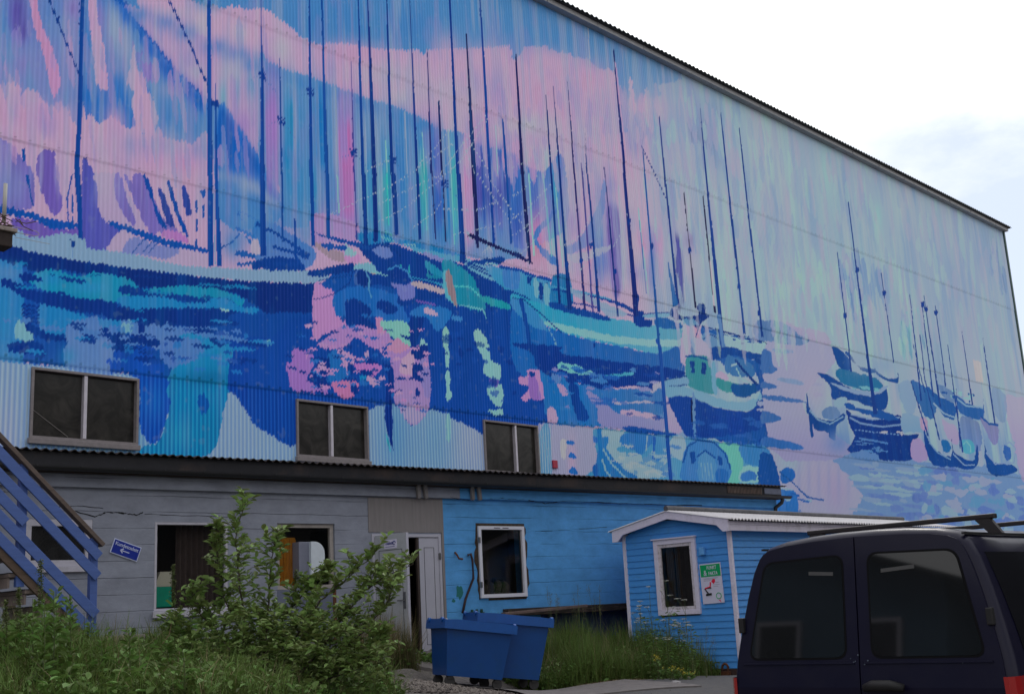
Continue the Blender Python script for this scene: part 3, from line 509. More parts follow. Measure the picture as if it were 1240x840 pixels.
    for x, c, a in ((10, (176, 178, 206), .8), (60, (120, 160, 206), .6), (120, (150, 186, 212), .7), (290, (160, 180, 212), .8), (160, (80, 150, 200), .6), (400, (90, 150, 204), .7), (480, (80, 148, 200), .7), (560, (182, 184, 208), .9), (600, (186, 184, 206), .9), (530, (120, 168, 206), .7)): blob(x, 530, 26, 60, c, a)
    tp('B1', [(330, -30), (540, -30), (560, 130), (330, 105)], (104, 132, 196), a=.85)
    tp('B1', [(780, -30), (960, -40), (955, 50), (870, 90), (790, 70)], (92, 120, 194), a=.85)
    tp('B1', [(835, 100), (960, 60), (1130, -20), (1130, 180), (1110, 215), (1075, 330), (1010, 525), (700, 535), (690, 480), (760, 460), (800, 370), (820, 270), (800, 230)], (18, 116, 172), rough=1.1, col2=(12, 112, 166))
    tb('B1', 1000, 150, 140, 40, (6, 84, 140), .7); tb('B1', 880, 420, 60, 60, (40, 140, 180), .5)
    tp('B1', [(510, 65), (540, 50), (560, 10), (620, -20), (740, 0), (742, 60), (790, 80), (795, 140), (825, 165), (805, 215), (825, 270), (800, 350), (780, 430), (735, 470), (700, 440), (675, 370), (665, 150), (540, 128), (530, 90)], (14, 66, 166), rough=1)
    tb('B1', 740, 260, 60, 90, (24, 92, 184), .8)
    tp('B1', [(1120, -40), (1320, -40), (1400, 60), (1420, 200), (1430, 470), (1330, 430), (1240, 370), (1190, 310), (1150, 240), (1105, 205), (1105, 110), (1130, 40)], (10, 56, 150), rough=1)
    tp('B1', [(962, 230), (985, 225), (1012, 270), (1008, 305), (975, 322), (963, 280)], (10, 76, 160)); tp('B1', [(1210, 290), (1240, 270), (1270, 290), (1270, 320), (1220, 320)], (16, 130, 160))
    tp('B1', [(50, 0), (180, -10), (220, 30), (180, 34), (60, 20)], (8, 40, 128)); tb('B1', 330, 40, 40, 40, (20, 120, 170), .6)
    # centre-left deep water and its reflections
    poly([(300, 470), (310, 430), (345, 395), (378, 380), (640, 352), (652, 400), (664, 512), (650, 560), (600, 540), (575, 520), (520, 495), (500, 515), (485, 495), (470, 488), (445, 498), (440, 535), (355, 538), (330, 527), (305, 510)], (10, 54, 142), rough=1.2, col2=(12, 62, 156))
    tp('T6', [(280, 530), (330, 545), (380, 580), (385, 680), (430, 700), (430, 760), (340, 770), (300, 800), (275, 780)], (186, 124, 180), rough=1)
    tp('T6', [(380, 580), (500, 540), (600, 560), (700, 600), (720, 660), (740, 720), (640, 720), (560, 690), (520, 720), (430, 700), (385, 680)], (24, 86, 168), rough=1)
    tp('T6', [(430, 615), (480, 605), (560, 660), (540, 700), (580, 740), (520, 760), (440, 730), (430, 680)], (10, 46, 132)); tp('T6', [(590, 615), (640, 620), (690, 660), (640, 680), (590, 650)], (10, 46, 132))
    tp('T6', [(420, 740), (480, 730), (560, 750), (640, 760), (650, 830), (560, 840), (480, 790), (440, 830), (360, 840), (300, 830), (380, 760)], (176, 122, 184), rough=1); tp('T6', [(580, 700), (610, 695), (640, 760), (590, 770)], (200, 128, 176))
    tp('T6', [(620, 710), (740, 730), (748, 840), (690, 850), (660, 790), (600, 740)], (134, 196, 184), rough=1); tp('T6', [(650, 800), (740, 830), (730, 900), (640, 880)], (196, 132, 170))
    tp('T6', [(905, 750), (930, 750), (932, 840), (908, 840)], (146, 196, 186), rough=.8); tp('T6', [(1055, 765), (1090, 762), (1130, 840), (1070, 840)], (150, 196, 190), rough=.8)
    tp('T6', [(800, 800), (830, 830), (820, 860), (795, 850)], (140, 190, 190)); tp('T6', [(50, 805), (75, 810), (70, 830), (55, 830)], (110, 180, 190))
    tp('T6', [(745, 700), (800, 680), (810, 720), (790, 780), (760, 860), (745, 800)], (8, 44, 130)); tp('T6', [(740, 680), (800, 640), (930, 650), (940, 700), (880, 760), (830, 700)], (30, 96, 172)); tp('T6', [(815, 650), (860, 655), (885, 690), (830, 680)], (196, 160, 190))
    tp('T6', [(950, 690), (990, 690), (1000, 710), (950, 710)], (60, 120, 190))
    tp('B2', [(170, 10), (270, 20), (275, 100), (250, 130), (260, 170), (330, 190), (350, 220), (300, 222), (180, 205), (160, 150), (140, 90), (175, 70)], (160, 100, 178), rough=1)
    tp('B2', [(370, 165), (480, 165), (495, 200), (460, 240), (400, 235), (370, 195)], (202, 116, 170), rough=1); tp('B2', [(350, 30), (440, 20), (450, 130), (420, 150), (350, 150)], (28, 90, 168), rough=1)
    tp('B2', [(390, 20), (430, 15), (480, 50), (470, 90), (440, 130), (420, 70)], (190, 140, 186)); tp('B2', [(480, 80), (600, 85), (605, 110), (560, 140), (500, 120)], (180, 104, 176)); tp('B2', [(540, 140), (595, 165), (580, 188), (540, 170)], (196, 150, 192))
    tp('B2', [(525, 30), (545, 20), (545, 75), (525, 75)], (190, 150, 190)); tp('B2', [(500, 140), (530, 140), (530, 165), (505, 160)], (16, 120, 180))
    tp('B2', [(640, 20), (700, 30), (750, 0), (830, 0), (830, 80), (845, 150), (845, 220), (830, 310), (800, 350), (755, 378), (710, 330), (690, 290), (665, 240), (670, 160), (650, 80)], (170, 116, 182), rough=1.1, col2=(176, 140, 196))
    tp('B2', [(700, 70), (760, 20), (765, 130), (705, 130)], (200, 156, 188)); tp('B2', [(700, 290), (830, 300), (795, 350), (755, 376)], (186, 160, 200)); tp('B2', [(790, 60), (835, 80), (845, 230), (810, 220)], (150, 124, 190))
    for P in ([(615, 85), (650, 85), (665, 130), (660, 300), (665, 380), (660, 440), (668, 500), (655, 480), (635, 400), (622, 330), (630, 200), (640, 150)], [(760, 80), (800, 90), (810, 110), (780, 120), (815, 160), (790, 170), (760, 140)], [(770, 205), (790, 205), (790, 235), (772, 230)], [(640, 205), (700, 205), (700, 220), (650, 225)], [(750, 0), (830, -10), (830, 40), (790, 60), (760, 40)],
              [(290, 60), (350, 50), (352, 130), (300, 120)], [(255, 120), (300, 110), (360, 190), (330, 200), (260, 165)], [(445, 80), (470, 80), (470, 120), (450, 130)], [(470, 55), (560, 60), (600, 80), (520, 80)], [(490, 110), (560, 118), (560, 140), (500, 130)], [(460, 185), (490, 185), (495, 225), (465, 220)]): tp('B2', P, (6, 42, 130), rough=.9)
    for P in ([(915, 5), (932, 5), (935, 90), (918, 92)], [(918, 120), (935, 118), (940, 180), (945, 240), (922, 250), (920, 190)], [(1075, 0), (1120, 10), (1140, 60), (1180, 90), (1178, 160), (1150, 150), (1100, 120), (1105, 60)], [(1120, 190), (1190, 180), (1196, 270), (1180, 290), (1130, 250)], [(1120, 305), (1190, 300), (1188, 330), (1150, 325)]): tp('B2', P, (140, 190, 190), rough=.9)
    tp('B2', [(1130, 150), (1170, 155), (1168, 185), (1135, 182)], (96, 70, 160)); tp('B2', [(920, 330), (940, 330), (942, 440), (925, 450)], (150, 196, 200), rough=.8); tl('B2', [(630, 420), (650, 500)], 8, (30, 150, 170))
    ripples([(385, 400), (470, 400), (470, 470), (390, 470)], [(8, 44, 132), (24, 80, 165), (186, 130, 184)], 26, 6, 1.8, 3); ripples([(395, 425), (400, 480), (360, 480), (350, 430)], [(8, 44, 132)], 14, 6, 1.6, 4); ripples([(480, 395), (530, 400), (520, 480), (480, 470)], [(8, 44, 132), (196, 140, 190)], 18, 5, 1.8, 8)
    ripples([(0, 380), (340, 390), (300, 440), (0, 425)], [(8, 42, 128), (30, 116, 184), (84, 120, 190), (8, 42, 128)], 60, 12, 2.6, 5, .9)
    ripples([(20, 300), (300, 345), (290, 380), (0, 370)], [(10, 50, 136), (18, 112, 170)], 16, 14, 1.6, 6, .8)
    ripples([(110, 395), (300, 400), (290, 450), (130, 440)], [(84, 120, 194), (30, 100, 176), (20, 60, 150)], 40, 7, 3, 31, .8, .1)
    ripples([(350, 385), (470, 380), (520, 500), (470, 500), (440, 470), (380, 470)], [(8, 44, 132), (30, 90, 172), (190, 128, 184), (200, 150, 192), (16, 60, 146)], 80, 5, 2.2, 32, .9, .1)
    ripples([(520, 390), (640, 400), (660, 500), (560, 490)], [(14, 62, 154), (8, 44, 132)], 40, 5, 4, 33, .8, .1)
    # ---- boats in the middle
    tb('T6', 60, 250, 120, 90, (80, 130, 198), .9); tb('T6', 240, 280, 50, 90, (88, 134, 198), .8); tp('T6', [(280, 190), (480, 240), (490, 330), (400, 320), (280, 350)], (176, 132, 186), rough=.8, a=.9)
    tp('T6', [(0, 225), (120, 260), (260, 350), (290, 400), (230, 460), (0, 420)], (44, 98, 172), rough=1, a=.9); tp('T6', [(0, 420), (120, 400), (210, 420), (230, 465), (0, 462)], (10, 52, 138)); tp('T6', [(-20, 320), (10, 320), (22, 385), (-20, 380)], 'Q')
    for P, w in (([(0, 240), (100, 290), (250, 390)], 14), ([(180, 375), (260, 400)], 26), ([(80, 350), (180, 380), (230, 460)], 14), ([(80, 435), (200, 440)], 16)): tl('T6', P, w, (12, 56, 142), rough=.7)
    tp('T6', [(270, 340), (320, 335), (340, 360), (425, 380), (425, 430), (360, 410), (310, 370)], (160, 124, 140), rough=.8); tp('T6', [(430, 340), (500, 400), (495, 430), (430, 420)], (190, 130, 180)); tp('T6', [(430, 345), (450, 350), (490, 395), (430, 390)], (150, 190, 200))
    tp('T6', [(260, 470), (440, 435), (460, 425), (480, 440), (540, 450), (620, 470), (620, 500), (520, 470), (470, 470), (280, 500)], (8, 44, 128), rough=.8)
    tp('T6', [(480, 445), (560, 430), (640, 450), (640, 480), (560, 490), (540, 470), (480, 460)], (130, 180, 200), rough=.6); tp('T6', [(560, 480), (640, 495), (640, 520), (560, 500)], 'O')
    tp('T6', [(490, 350), (620, 330), (780, 380), (900, 400), (1000, 440), (1240, 520), (1400, 560), (1400, 620), (1240, 640), (1120, 660), (1100, 600), (900, 600), (700, 640), (680, 560), (560, 540), (480, 540), (490, 470), (600, 480)], (10, 50, 136), rough=1)
    tp('T6', [(320, 335), (430, 350), (430, 370), (340, 362)], (20, 66, 152)); tp('T6', [(310, 290), (480, 330), (600, 370), (600, 385), (470, 350), (310, 300)], (14, 60, 146), rough=.6)
    tp('T6', [(490, 290), (620, 280), (660, 310), (780, 330), (900, 360), (1000, 400), (900, 400), (780, 365), (660, 335), (560, 340), (490, 325)], (22, 104, 168), rough=.8)
    tp('T6', [(560, 365), (600, 350), (640, 355), (660, 400), (610, 410)], (110, 120, 190)); tp('T6', [(770, 355), (900, 385), (1000, 400), (1000, 430), (900, 410), (770, 375)], (90, 160, 200), rough=.6); tp('T6', [(820, 380), (900, 405), (910, 430), (820, 400)], (130, 120, 180))
    for x in (700, 740, 830, 860, 880): tl('T6', [(x, 440+(x-700)*.1), (x+4, 480+(x-700)*.1)], 5, (40, 150, 160))
    tp('T6', [(820, 420), (900, 470), (905, 500), (840, 480)], (26, 120, 160)); tp('T6', [(830, 485), (890, 495), (890, 510), (830, 500)], (20, 110, 150))
    tp('T6', [(635, 455), (680, 445), (730, 465), (760, 520), (755, 540), (700, 515), (640, 500)], (10, 46, 132)); tl('T6', [(635, 465), (680, 448), (730, 470), (758, 520)], 9, (60, 130, 196)); tp('T6', [(645, 520), (700, 540), (765, 530), (765, 600), (720, 610), (700, 610), (680, 560)], (120, 110, 184), rough=.8); tp('T6', [(480, 470), (550, 500), (545, 540), (480, 540)], (70, 90, 160), a=.7); tp('T6', [(495, 470), (545, 490), (545, 550), (490, 530)], (10, 42, 124))
    tp('T6', [(765, 520), (900, 555), (905, 580), (765, 545)], (176, 150, 160), rough=.6); tl('T6', [(755, 500), (905, 535)], 8, (50, 150, 200)); tl('T6', [(775, 615), (870, 635)], 12, (110, 70, 160)); tl('T6', [(560, 475), (640, 495)], 8, (130, 190, 200))
    tp('T6', [(905, 420), (960, 430), (1040, 490), (1080, 570), (1110, 660), (980, 635), (920, 570), (905, 480)], (20, 118, 152), rough=.7); tp('T6', [(905, 480), (925, 475), (975, 635), (930, 610), (910, 560)], (90, 170, 190)); tp('T6', [(920, 478), (940, 475), (975, 632), (960, 632), (925, 560)], (150, 112, 120), rough=.5)
    tl('T6', [(960, 545), (1040, 550), (1090, 600)], 7, (80, 190, 190)); tl('T6', [(980, 635), (1100, 658), (1115, 700)], 7, (110, 190, 200)); tp('T6', [(1090, 590), (1220, 625), (1220, 660), (1100, 620)], (24, 132, 150), rough=.6)
    tp('T6', [(1000, 400), (1240, 500), (1240, 540), (1100, 500), (1010, 440)], (110, 170, 204), rough=.7); tl('T6', [(1000, 420), (1100, 460), (1240, 510)], 10, (12, 50, 136)); tl('T6', [(1020, 440), (1240, 540)], 8, (12, 50, 136)); tp('T6', [(1020, 430), (1120, 410), (1200, 405), (1180, 440), (1100, 440)], (14, 56, 140)); tl('T6', [(1110, 430), (1170, 440)], 8, (120, 180, 190))
    tl('T6', [(470, 470), (450, 530), (380, 580), (280, 610)], 5, (8, 44, 128)); tl('T6', [(300, 515), (460, 490)], 5, (8, 44, 128)); tl('T6', [(530, 470), (548, 510), (545, 560), (560, 600)], 7, (90, 150, 200)); tl('T6', [(550, 370), (600, 345), (660, 360), (700, 400)], 6, (10, 44, 124))
    for x in range(600, 660, 12): tl('T6', [(x, 280), (x+20, 330)], 3, (100, 190, 190))
    for x in range(720, 770, 14): tl('T6', [(x, 335), (x+14, 360)], 3, (150, 200, 200))
    tp('T6', [(1030, 295), (1050, 295), (1240, 380), (1240, 392), (1040, 312)], 'K', rough=.3); 
    for k in range(5): tl('T6', [(1130, 345), (1095+k*12, 385)], 3, (190, 200, 215)); tl('T6', [(1030, 300), (1010+k*9, 270+k*4 if k < 3 else 320)], 3, (180, 190, 215))
    # white fishing boat, centre right
    tp('T7', [(-130, 440), (0, 470), (40, 460), (120, 500), (185, 520), (190, 640), (150, 640), (60, 590), (-60, 540)], (60, 140, 190), rough=.7)
    tp('T7', [(-40, 470), (30, 465), (30, 560), (-40, 540)], (60, 110, 180)); tl('T7', [(-60, 450), (40, 468), (120, 500), (190, 515)], 14, (14, 60, 146), rough=.5)
    tp('T7', [(70, 495), (95, 500), (90, 540), (72, 530)], (8, 50, 134), sm=0); tp('T7', [(128, 525), (148, 530), (152, 615), (132, 605)], (8, 50, 134), sm=0); tp('T7', [(160, 530), (175, 532), (178, 570), (162, 562)], (8, 50, 134), sm=0); tp('T7', [(105, 510), (125, 512), (128, 600), (110, 590)], (130, 184, 206)); tp('T7', [(155, 540), (180, 545), (182, 640), (158, 620)], (120, 176, 200))
    tp('T7', [(190, 520), (205, 490), (270, 490), (290, 560), (290, 640), (190, 640)], (16, 100, 160), rough=.6)
    tp('T7', [(0, 580), (60, 600), (180, 640), (300, 660), (450, 690), (600, 720), (760, 745), (830, 755), (828, 830), (700, 870), (500, 830), (330, 795), (170, 740), (100, 690), (0, 640)], (46, 150, 186), rough=.6)
    tb('T7', 300, 700, 120, 24, (60, 150, 190), .7); tp('T7', [(170, 715), (330, 750), (500, 785), (650, 800), (820, 805), (820, 835), (650, 835), (480, 815), (330, 785), (170, 735)], (136, 192, 196), rough=.6)
    tp('T7', [(185, 620), (290, 640), (460, 690), (460, 712), (300, 680), (190, 650)], (10, 56, 140), rough=.6); tl('T7', [(190, 560), (350, 580), (500, 620), (600, 670)], (8, 20), (10, 50, 138), rough=.5); tl('T7', [(280, 620), (600, 690)], 8, (10, 50, 138)); tl('T7', [(190, 545), (330, 570), (480, 605)], 8, (70, 150, 196))
    tp('T7', [(280, 560), (300, 560), (420, 610), (560, 680), (460, 690), (430, 650), (300, 590)], (150, 176, 206), rough=.6, a=.8); tp('T7', [(590, 670), (635, 665), (640, 700), (680, 710), (670, 740), (600, 735)], (8, 46, 132)); tp('T7', [(640, 680), (760, 670), (760, 690), (650, 700)], (110, 170, 206)); tp('T7', [(690, 700), (750, 700), (830, 740), (760, 750), (700, 740)], (20, 80, 156)); tl('T7', [(640, 678), (765, 672)], 5, (10, 50, 138))
    tp('T7', [(590, 570), (610, 575), (612, 640), (600, 690), (588, 650), (582, 600)], (10, 46, 132)); tp('T7', [(585, 525), (600, 540), (603, 580), (588, 580)], (10, 46, 132))
    tp('T7', [(0, 640), (60, 650), (130, 700), (180, 745), (330, 795), (500, 830), (700, 870), (828, 830), (835, 960), (830, 1010), (780, 1000), (560, 940), (300, 920), (100, 1000), (0, 900)], (16, 84, 164), rough=.6)
    tp('T7', [(0, 600), (40, 610), (110, 660), (160, 730), (170, 760), (100, 740), (0, 650)], (60, 130, 194), rough=.6); tl('T7', [(40, 600), (70, 730), (90, 850)], 18, (10, 56, 142), rough=.5); tl('T7', [(0, 600), (60, 610), (130, 670), (240, 770)], 6, (8, 46, 130)); tl('T7', [(175, 750), (200, 790), (225, 860), (230, 960)], 7, (130, 180, 206), dash=20)
    tp('B3', [(0, -20), (240, 0), (240, 30), (560, 75), (820, 110), (820, 140), (740, 155), (720, 170), (680, 170), (680, 205), (620, 205), (610, 190), (470, 195), (440, 210), (380, 185), (230, 165), (120, 100), (100, 30)], (6, 46, 134), rough=.9)
    tp('B3', [(130, 125), (230, 160), (380, 185), (440, 205), (600, 200), (680, 215), (725, 200), (735, 330), (720, 420), (560, 395), (410, 385), (180, 365), (150, 200)], (22, 96, 172), rough=1)
    tp('B3', [(220, 100), (240, 75), (340, 95), (400, 125), (400, 140), (300, 125)], (116, 190, 190)); tp('B3', [(440, 135), (500, 125), (580, 125), (580, 135), (500, 140)], (40, 150, 180)); tp('B3', [(300, 115), (420, 100), (430, 108), (330, 125)], (20, 60, 140))
    tp('B3', [(30, 145), (75, 140), (75, 110), (130, 110), (140, 160), (155, 250), (90, 245), (70, 265), (40, 250), (80, 210), (75, 185), (40, 180)], (192, 130, 184), rough=.9); tp('B3', [(75, 140), (110, 140), (140, 245), (90, 240)], (150, 92, 172), rough=.6); tp('B3', [(80, 120), (105, 118), (110, 140), (85, 140)], (10, 50, 138))
    tp('B3', [(220, 180), (260, 195), (270, 235), (240, 230)], (190, 150, 196)); tp('B3', [(170, 300), (205, 295), (220, 365), (175, 365)], (196, 156, 190)); tp('B3', [(190, 130), (230, 140), (230, 170), (200, 170)], (90, 120, 186))
    tp('B3', [(275, 170), (320, 190), (325, 240), (350, 290), (375, 345), (320, 355), (290, 270)], (8, 54, 140)); tp('B3', [(360, 210), (420, 240), (520, 320), (700, 330), (740, 340), (720, 415), (560, 395), (430, 385), (410, 300), (380, 260)], (150, 136, 196), rough=.9); tp('B3', [(485, 255), (500, 250), (540, 265), (670, 258), (680, 270), (600, 272), (500, 275)], (196, 176, 206)); tp('B3', [(525, 300), (600, 305), (690, 325), (695, 345), (640, 340), (530, 325)], (206, 160, 196)); tp('B3', [(740, 190), (760, 240), (800, 340), (820, 410), (760, 400), (735, 300)], (186, 150, 196), rough=.8)
    tp('T7', [(830, 700), (890, 710), (915, 740), (918, 830), (915, 880), (950, 890), (950, 940), (830, 930), (815, 860), (825, 760)], (196, 150, 194), rough=.8); tp('T7', [(870, 740), (905, 745), (910, 820), (880, 830)], (206, 120, 170))
    # figure in the bow
    tp('T7', [(775, 650), (800, 655), (810, 685), (900, 690), (895, 650), (900, 632), (925, 628), (938, 650), (935, 672), (955, 685), (945, 700), (920, 715), (905, 745), (880, 735), (890, 710), (820, 708), (780, 700), (765, 680)], (8, 40, 120), rough=.6)
    tp('T7', [(830, 705), (890, 710), (900, 735), (860, 735), (830, 720)], (40, 120, 180)); tl('T7', [(905, 740), (890, 790), (830, 830)], 5, (8, 40, 120))
    # dark-blue boat behind
    tp('T7', [(920, 740), (1010, 770), (1100, 790), (1160, 800), (1160, 900), (1240, 880), (1240, 960), (1100, 960), (1020, 920), (950, 880), (925, 800)], (16, 76, 156), rough=.8); tp('T7', [(930, 770), (985, 780), (1005, 820), (1005, 870), (930, 850)], (50, 120, 186)); tl('T7', [(925, 800), (960, 775), (1000, 800)], 6, (8, 50, 130)); tp('T7', [(1030, 780), (1150, 815), (1240, 830), (1240, 870), (1150, 860), (1030, 830)], (150, 190, 200), rough=.7); tl('T7', [(920, 735), (1040, 770), (1240, 820)], 8, (8, 40, 120), rough=.7)
    ripples([(885, 408), (935, 404), (935, 418), (895, 418)], [(10, 60, 140), (150, 200, 200)], 26, 3, 1.2, 9)
    tp('B3', [(950, 0), (1100, 0), (1250, 40), (1250, 100), (1190, 80), (1170, 60), (1080, 40), (960, 60)], (10, 58, 140), rough=.9); tp('B3', [(1030, -10), (1180, -10), (1250, 20), (1250, 40), (1100, 10)], (150, 196, 204), rough=.6); tp('B3', [(1040, 40), (1080, 50), (1160, 80), (1165, 140), (1040, 130)], (26, 96, 166))
    # small boat in front: wheelhouse, hull
    tp('B3', [(822, -40), (850, -60), (945, -20), (952, 50), (840, 40), (820, 120), (830, 60)], (192, 160, 200), rough=.6); tp('B3', [(865, -30), (880, -30), (885, 40), (870, 40)], (90, 110, 180)); tp('B3', [(845, 45), (900, 40), (960, 60), (985, 215), (920, 215), (860, 190), (840, 140)], (18, 128, 146), rough=.5); tp('B3', [(862, 65), (882, 68), (882, 125), (864, 120)], (8, 50, 130), sm=0); tp('B3', [(915, 75), (940, 78), (940, 135), (918, 130)], (8, 50, 130), sm=0); tl('B3', [(838, 42), (900, 45), (955, 62)], 10, (10, 70, 140)); tp('B3', [(960, 75), (985, 80), (995, 215), (975, 215)], (70, 150, 190))
    tp('B3', [(990, 120), (1040, 130), (1045, 155), (995, 158)], (190, 140, 186)); tp('B3', [(990, 150), (1060, 170), (1110, 190), (1060, 220), (1000, 200)], (16, 130, 140), rough=.6); tp('B3', [(1060, 180), (1110, 180), (1190, 170), (1200, 200), (1150, 240), (1080, 235)], (12, 70, 140)); tl('B3', [(1080, 60), (1120, 110), (1195, 190)], 12, (8, 46, 124)); tl('B3', [(1085, 100), (1110, 150), (1160, 180)], 6, (130, 190, 200)); tl('B3', [(1060, 90), (1090, 80)], 10, (150, 190, 206))
    tp('B3', [(740, 160), (840, 140), (850, 185), (750, 200)], (90, 150, 196), rough=.6); tl('B3', [(735, 160), (845, 138)], 6, (10, 50, 130)); tl('B3', [(760, 190), (850, 180)], 8, (10, 50, 130), dash=10)
    tp('B3', [(745, 195), (865, 195), (870, 235), (755, 245)], (100, 170, 210), rough=.5); tp('B3', [(885, 205), (950, 225), (1040, 260), (1140, 260), (1210, 205), (1212, 250), (1150, 305), (1050, 300), (960, 280), (885, 250)], (96, 168, 206), rough=.5)
    tp('B3', [(755, 245), (870, 238), (885, 250), (960, 280), (1050, 302), (1150, 308), (1212, 250), (1200, 400), (1100, 470), (980, 440), (860, 440), (820, 400), (790, 330)], (10, 54, 144), rough=.7); tp('B3', [(870, 240), (885, 240), (890, 440), (875, 400)], (60, 120, 190)); tl('B3', [(868, 250), (870, 370)], 8, (24, 20, 70)); tp('B3', [(1160, 225), (1200, 215), (1190, 245), (1160, 250)], (150, 190, 206))
    tp('B3', [(860, 440), (1000, 440), (1110, 470), (1240, 490), (1250, 100), (1190, 110), (1195, 180), (1212, 260), (1200, 400)], (14, 70, 152), rough=1)
    ripples([(925, 420), (1000, 430), (985, 545), (925, 530)], [(150, 150, 200), (90, 130, 190), (186, 158, 200)], 20, 9, 3, 12); ripples([(915, 425), (935, 425), (938, 540), (915, 530)], [(150, 150, 200), (12, 66, 150)], 18, 6, 3, 13)
    # lower band right of the windows
    poly([(652, 512), (660, 512), (820, 527), (930, 542), (1245, 580), (1250, 720), (652, 620)], (182, 172, 204), rough=0, sm=0)
    tp('B3', [(130, 420), (175, 368), (190, 500), (190, 620), (125, 615)], (120, 170, 206), rough=.6); 
    for k in range(5): tl('B3', [(135+k*13, 400-k*5), (137+k*13, 620)], 4, (180, 196, 214))
    tp('B3', [(235, 450), (262, 452), (262, 530), (240, 530)], (190, 182, 180), a=.8); tb('B3', 290, 540, 22, 110, (200, 160, 190), .8)
    for P in ([(262, 462), (275, 452), (300, 452), (300, 468), (270, 470)], [(278, 515), (295, 510), (312, 530), (300, 538), (275, 535)], [(275, 600), (300, 578), (318, 608), (285, 614)]): tp('B3', P, (20, 90, 176), rough=.4)
    tp('B3', [(410, 392), (560, 405), (720, 425), (830, 430), (1000, 455), (1100, 470), (1240, 490), (1260, 700), (1000, 690), (400, 640), (385, 600), (415, 540), (395, 440)], (70, 146, 196), rough=.8)
    tp('B3', [(440, 400), (540, 405), (530, 460), (510, 500), (620, 520), (640, 560), (700, 580), (800, 590), (800, 620), (620, 640), (600, 635), (520, 570), (460, 500), (430, 440)], (164, 190, 204), rough=1); tp('B3', [(410, 400), (430, 400), (450, 480), (520, 570), (610, 640), (420, 640), (415, 500)], (20, 100, 172), rough=.8); tp('B3', [(425, 440), (465, 435), (465, 465), (445, 500), (430, 480)], (26, 110, 186)); tl('B3', [(440, 490), (480, 560), (560, 640)], 8, (150, 190, 206)); tl('B3', [(436, 540), (455, 600), (490, 640)], 8, (150, 190, 206))
    tp('B3', [(390, 430), (412, 440), (412, 460), (398, 460)], (20, 90, 176)); tp('B3', [(390, 575), (415, 570), (415, 640), (395, 620)], (16, 80, 160))
    tp('B3', [(540, 415), (670, 420), (690, 450), (640, 500), (620, 520), (570, 490), (520, 470)], (26, 102, 180), rough=.9); tp('B3', [(690, 430), (740, 430), (740, 560), (690, 550), (680, 500)], (60, 130, 190), rough=.8); tp('B3', [(640, 530), (740, 520), (740, 590), (650, 570)], (100, 150, 200)); tl('B3', [(655, 430), (650, 500)], 6, (160, 190, 206)); tl('B3', [(690, 430), (685, 540)], 10, (20, 80, 170), rough=.5)
    tp('B3', [(770, 440), (840, 440), (830, 540), (770, 530)], (160, 184, 200), rough=.9); tp('B3', [(760, 540), (830, 560), (830, 650), (770, 650)], (80, 160, 206), rough=.6)
    tp('B3', [(540, 385), (600, 385), (720, 405), (800, 425), (720, 425), (560, 405)], (10, 66, 154), rough=.8)
    tp('B3', [(830, 650), (825, 560), (835, 500), (870, 455), (930, 445), (1000, 465), (1040, 520), (1060, 600), (1050, 660)], (40, 110, 184), rough=.6); tl('B3', [(828, 560), (850, 480), (900, 448), (980, 460), (1030, 510), (1060, 590)], 9, (16, 70, 150)); tp('B3', [(905, 515), (940, 505), (985, 540), (985, 650), (905, 650)], (70, 136, 196), rough=.6); tl('B3', [(895, 530), (935, 500), (985, 535)], 10, (14, 66, 150)); tp('B3', [(862, 510), (885, 508), (888, 555), (868, 560)], (16, 64, 146)); tp('B3', [(995, 525), (1018, 530), (1020, 565), (1000, 570)], (16, 64, 146)); tp('B3', [(990, 590), (1045, 600), (1040, 650), (990, 650)], (14, 90, 170))
    for k in range(4): tl('B3', [(915+k*16, 560), (925+k*16, 640)], 3, (130, 180, 210))
    tp('B3', [(1000, 465), (1100, 470), (1120, 560), (1100, 660), (1045, 655), (1065, 600), (1035, 510)], (100, 196, 176), rough=.7); tp('B3', [(1105, 470), (1240, 490), (1240, 570), (1130, 560)], (26, 112, 184), rough=.9); tp('B3', [(1120, 575), (1200, 580), (1225, 610), (1200, 650), (1100, 655)], (140, 196, 192), rough=.8); tp('B3', [(1110, 610), (1170, 600), (1180, 640), (1110, 645)], (30, 100, 180))
    ripples([(660, 440), (800, 450), (805, 515), (680, 500)], [(20, 80, 168), (150, 136, 200), (40, 110, 184), (10, 56, 146)], 46, 8, 2.4, 34, .85, .1)
    ripples([(740, 535), (820, 540), (820, 575), (740, 572)], [(26, 102, 180), (160, 190, 206), (90, 150, 204), (196, 206, 212)], 46, 6, 2.6, 35, .85, .1)
    ripples([(830, 500), (925, 500), (925, 545), (840, 535)], [(10, 50, 142), (20, 78, 164)], 26, 9, 3, 36, .8, .1)
    # the lower right painted figure and pink shore
    tb('B4', 250, 640, 140, 120, (190, 168, 204), .9); tb('B4', 330, 700, 60, 100, (180, 150, 196), .7); tb('B4', 100, 560, 60, 60, (160, 190, 204), .6)
    for k in range(6): tb('B4', 150+k*48, 640, 9, 110, (146, 138, 190), .5)
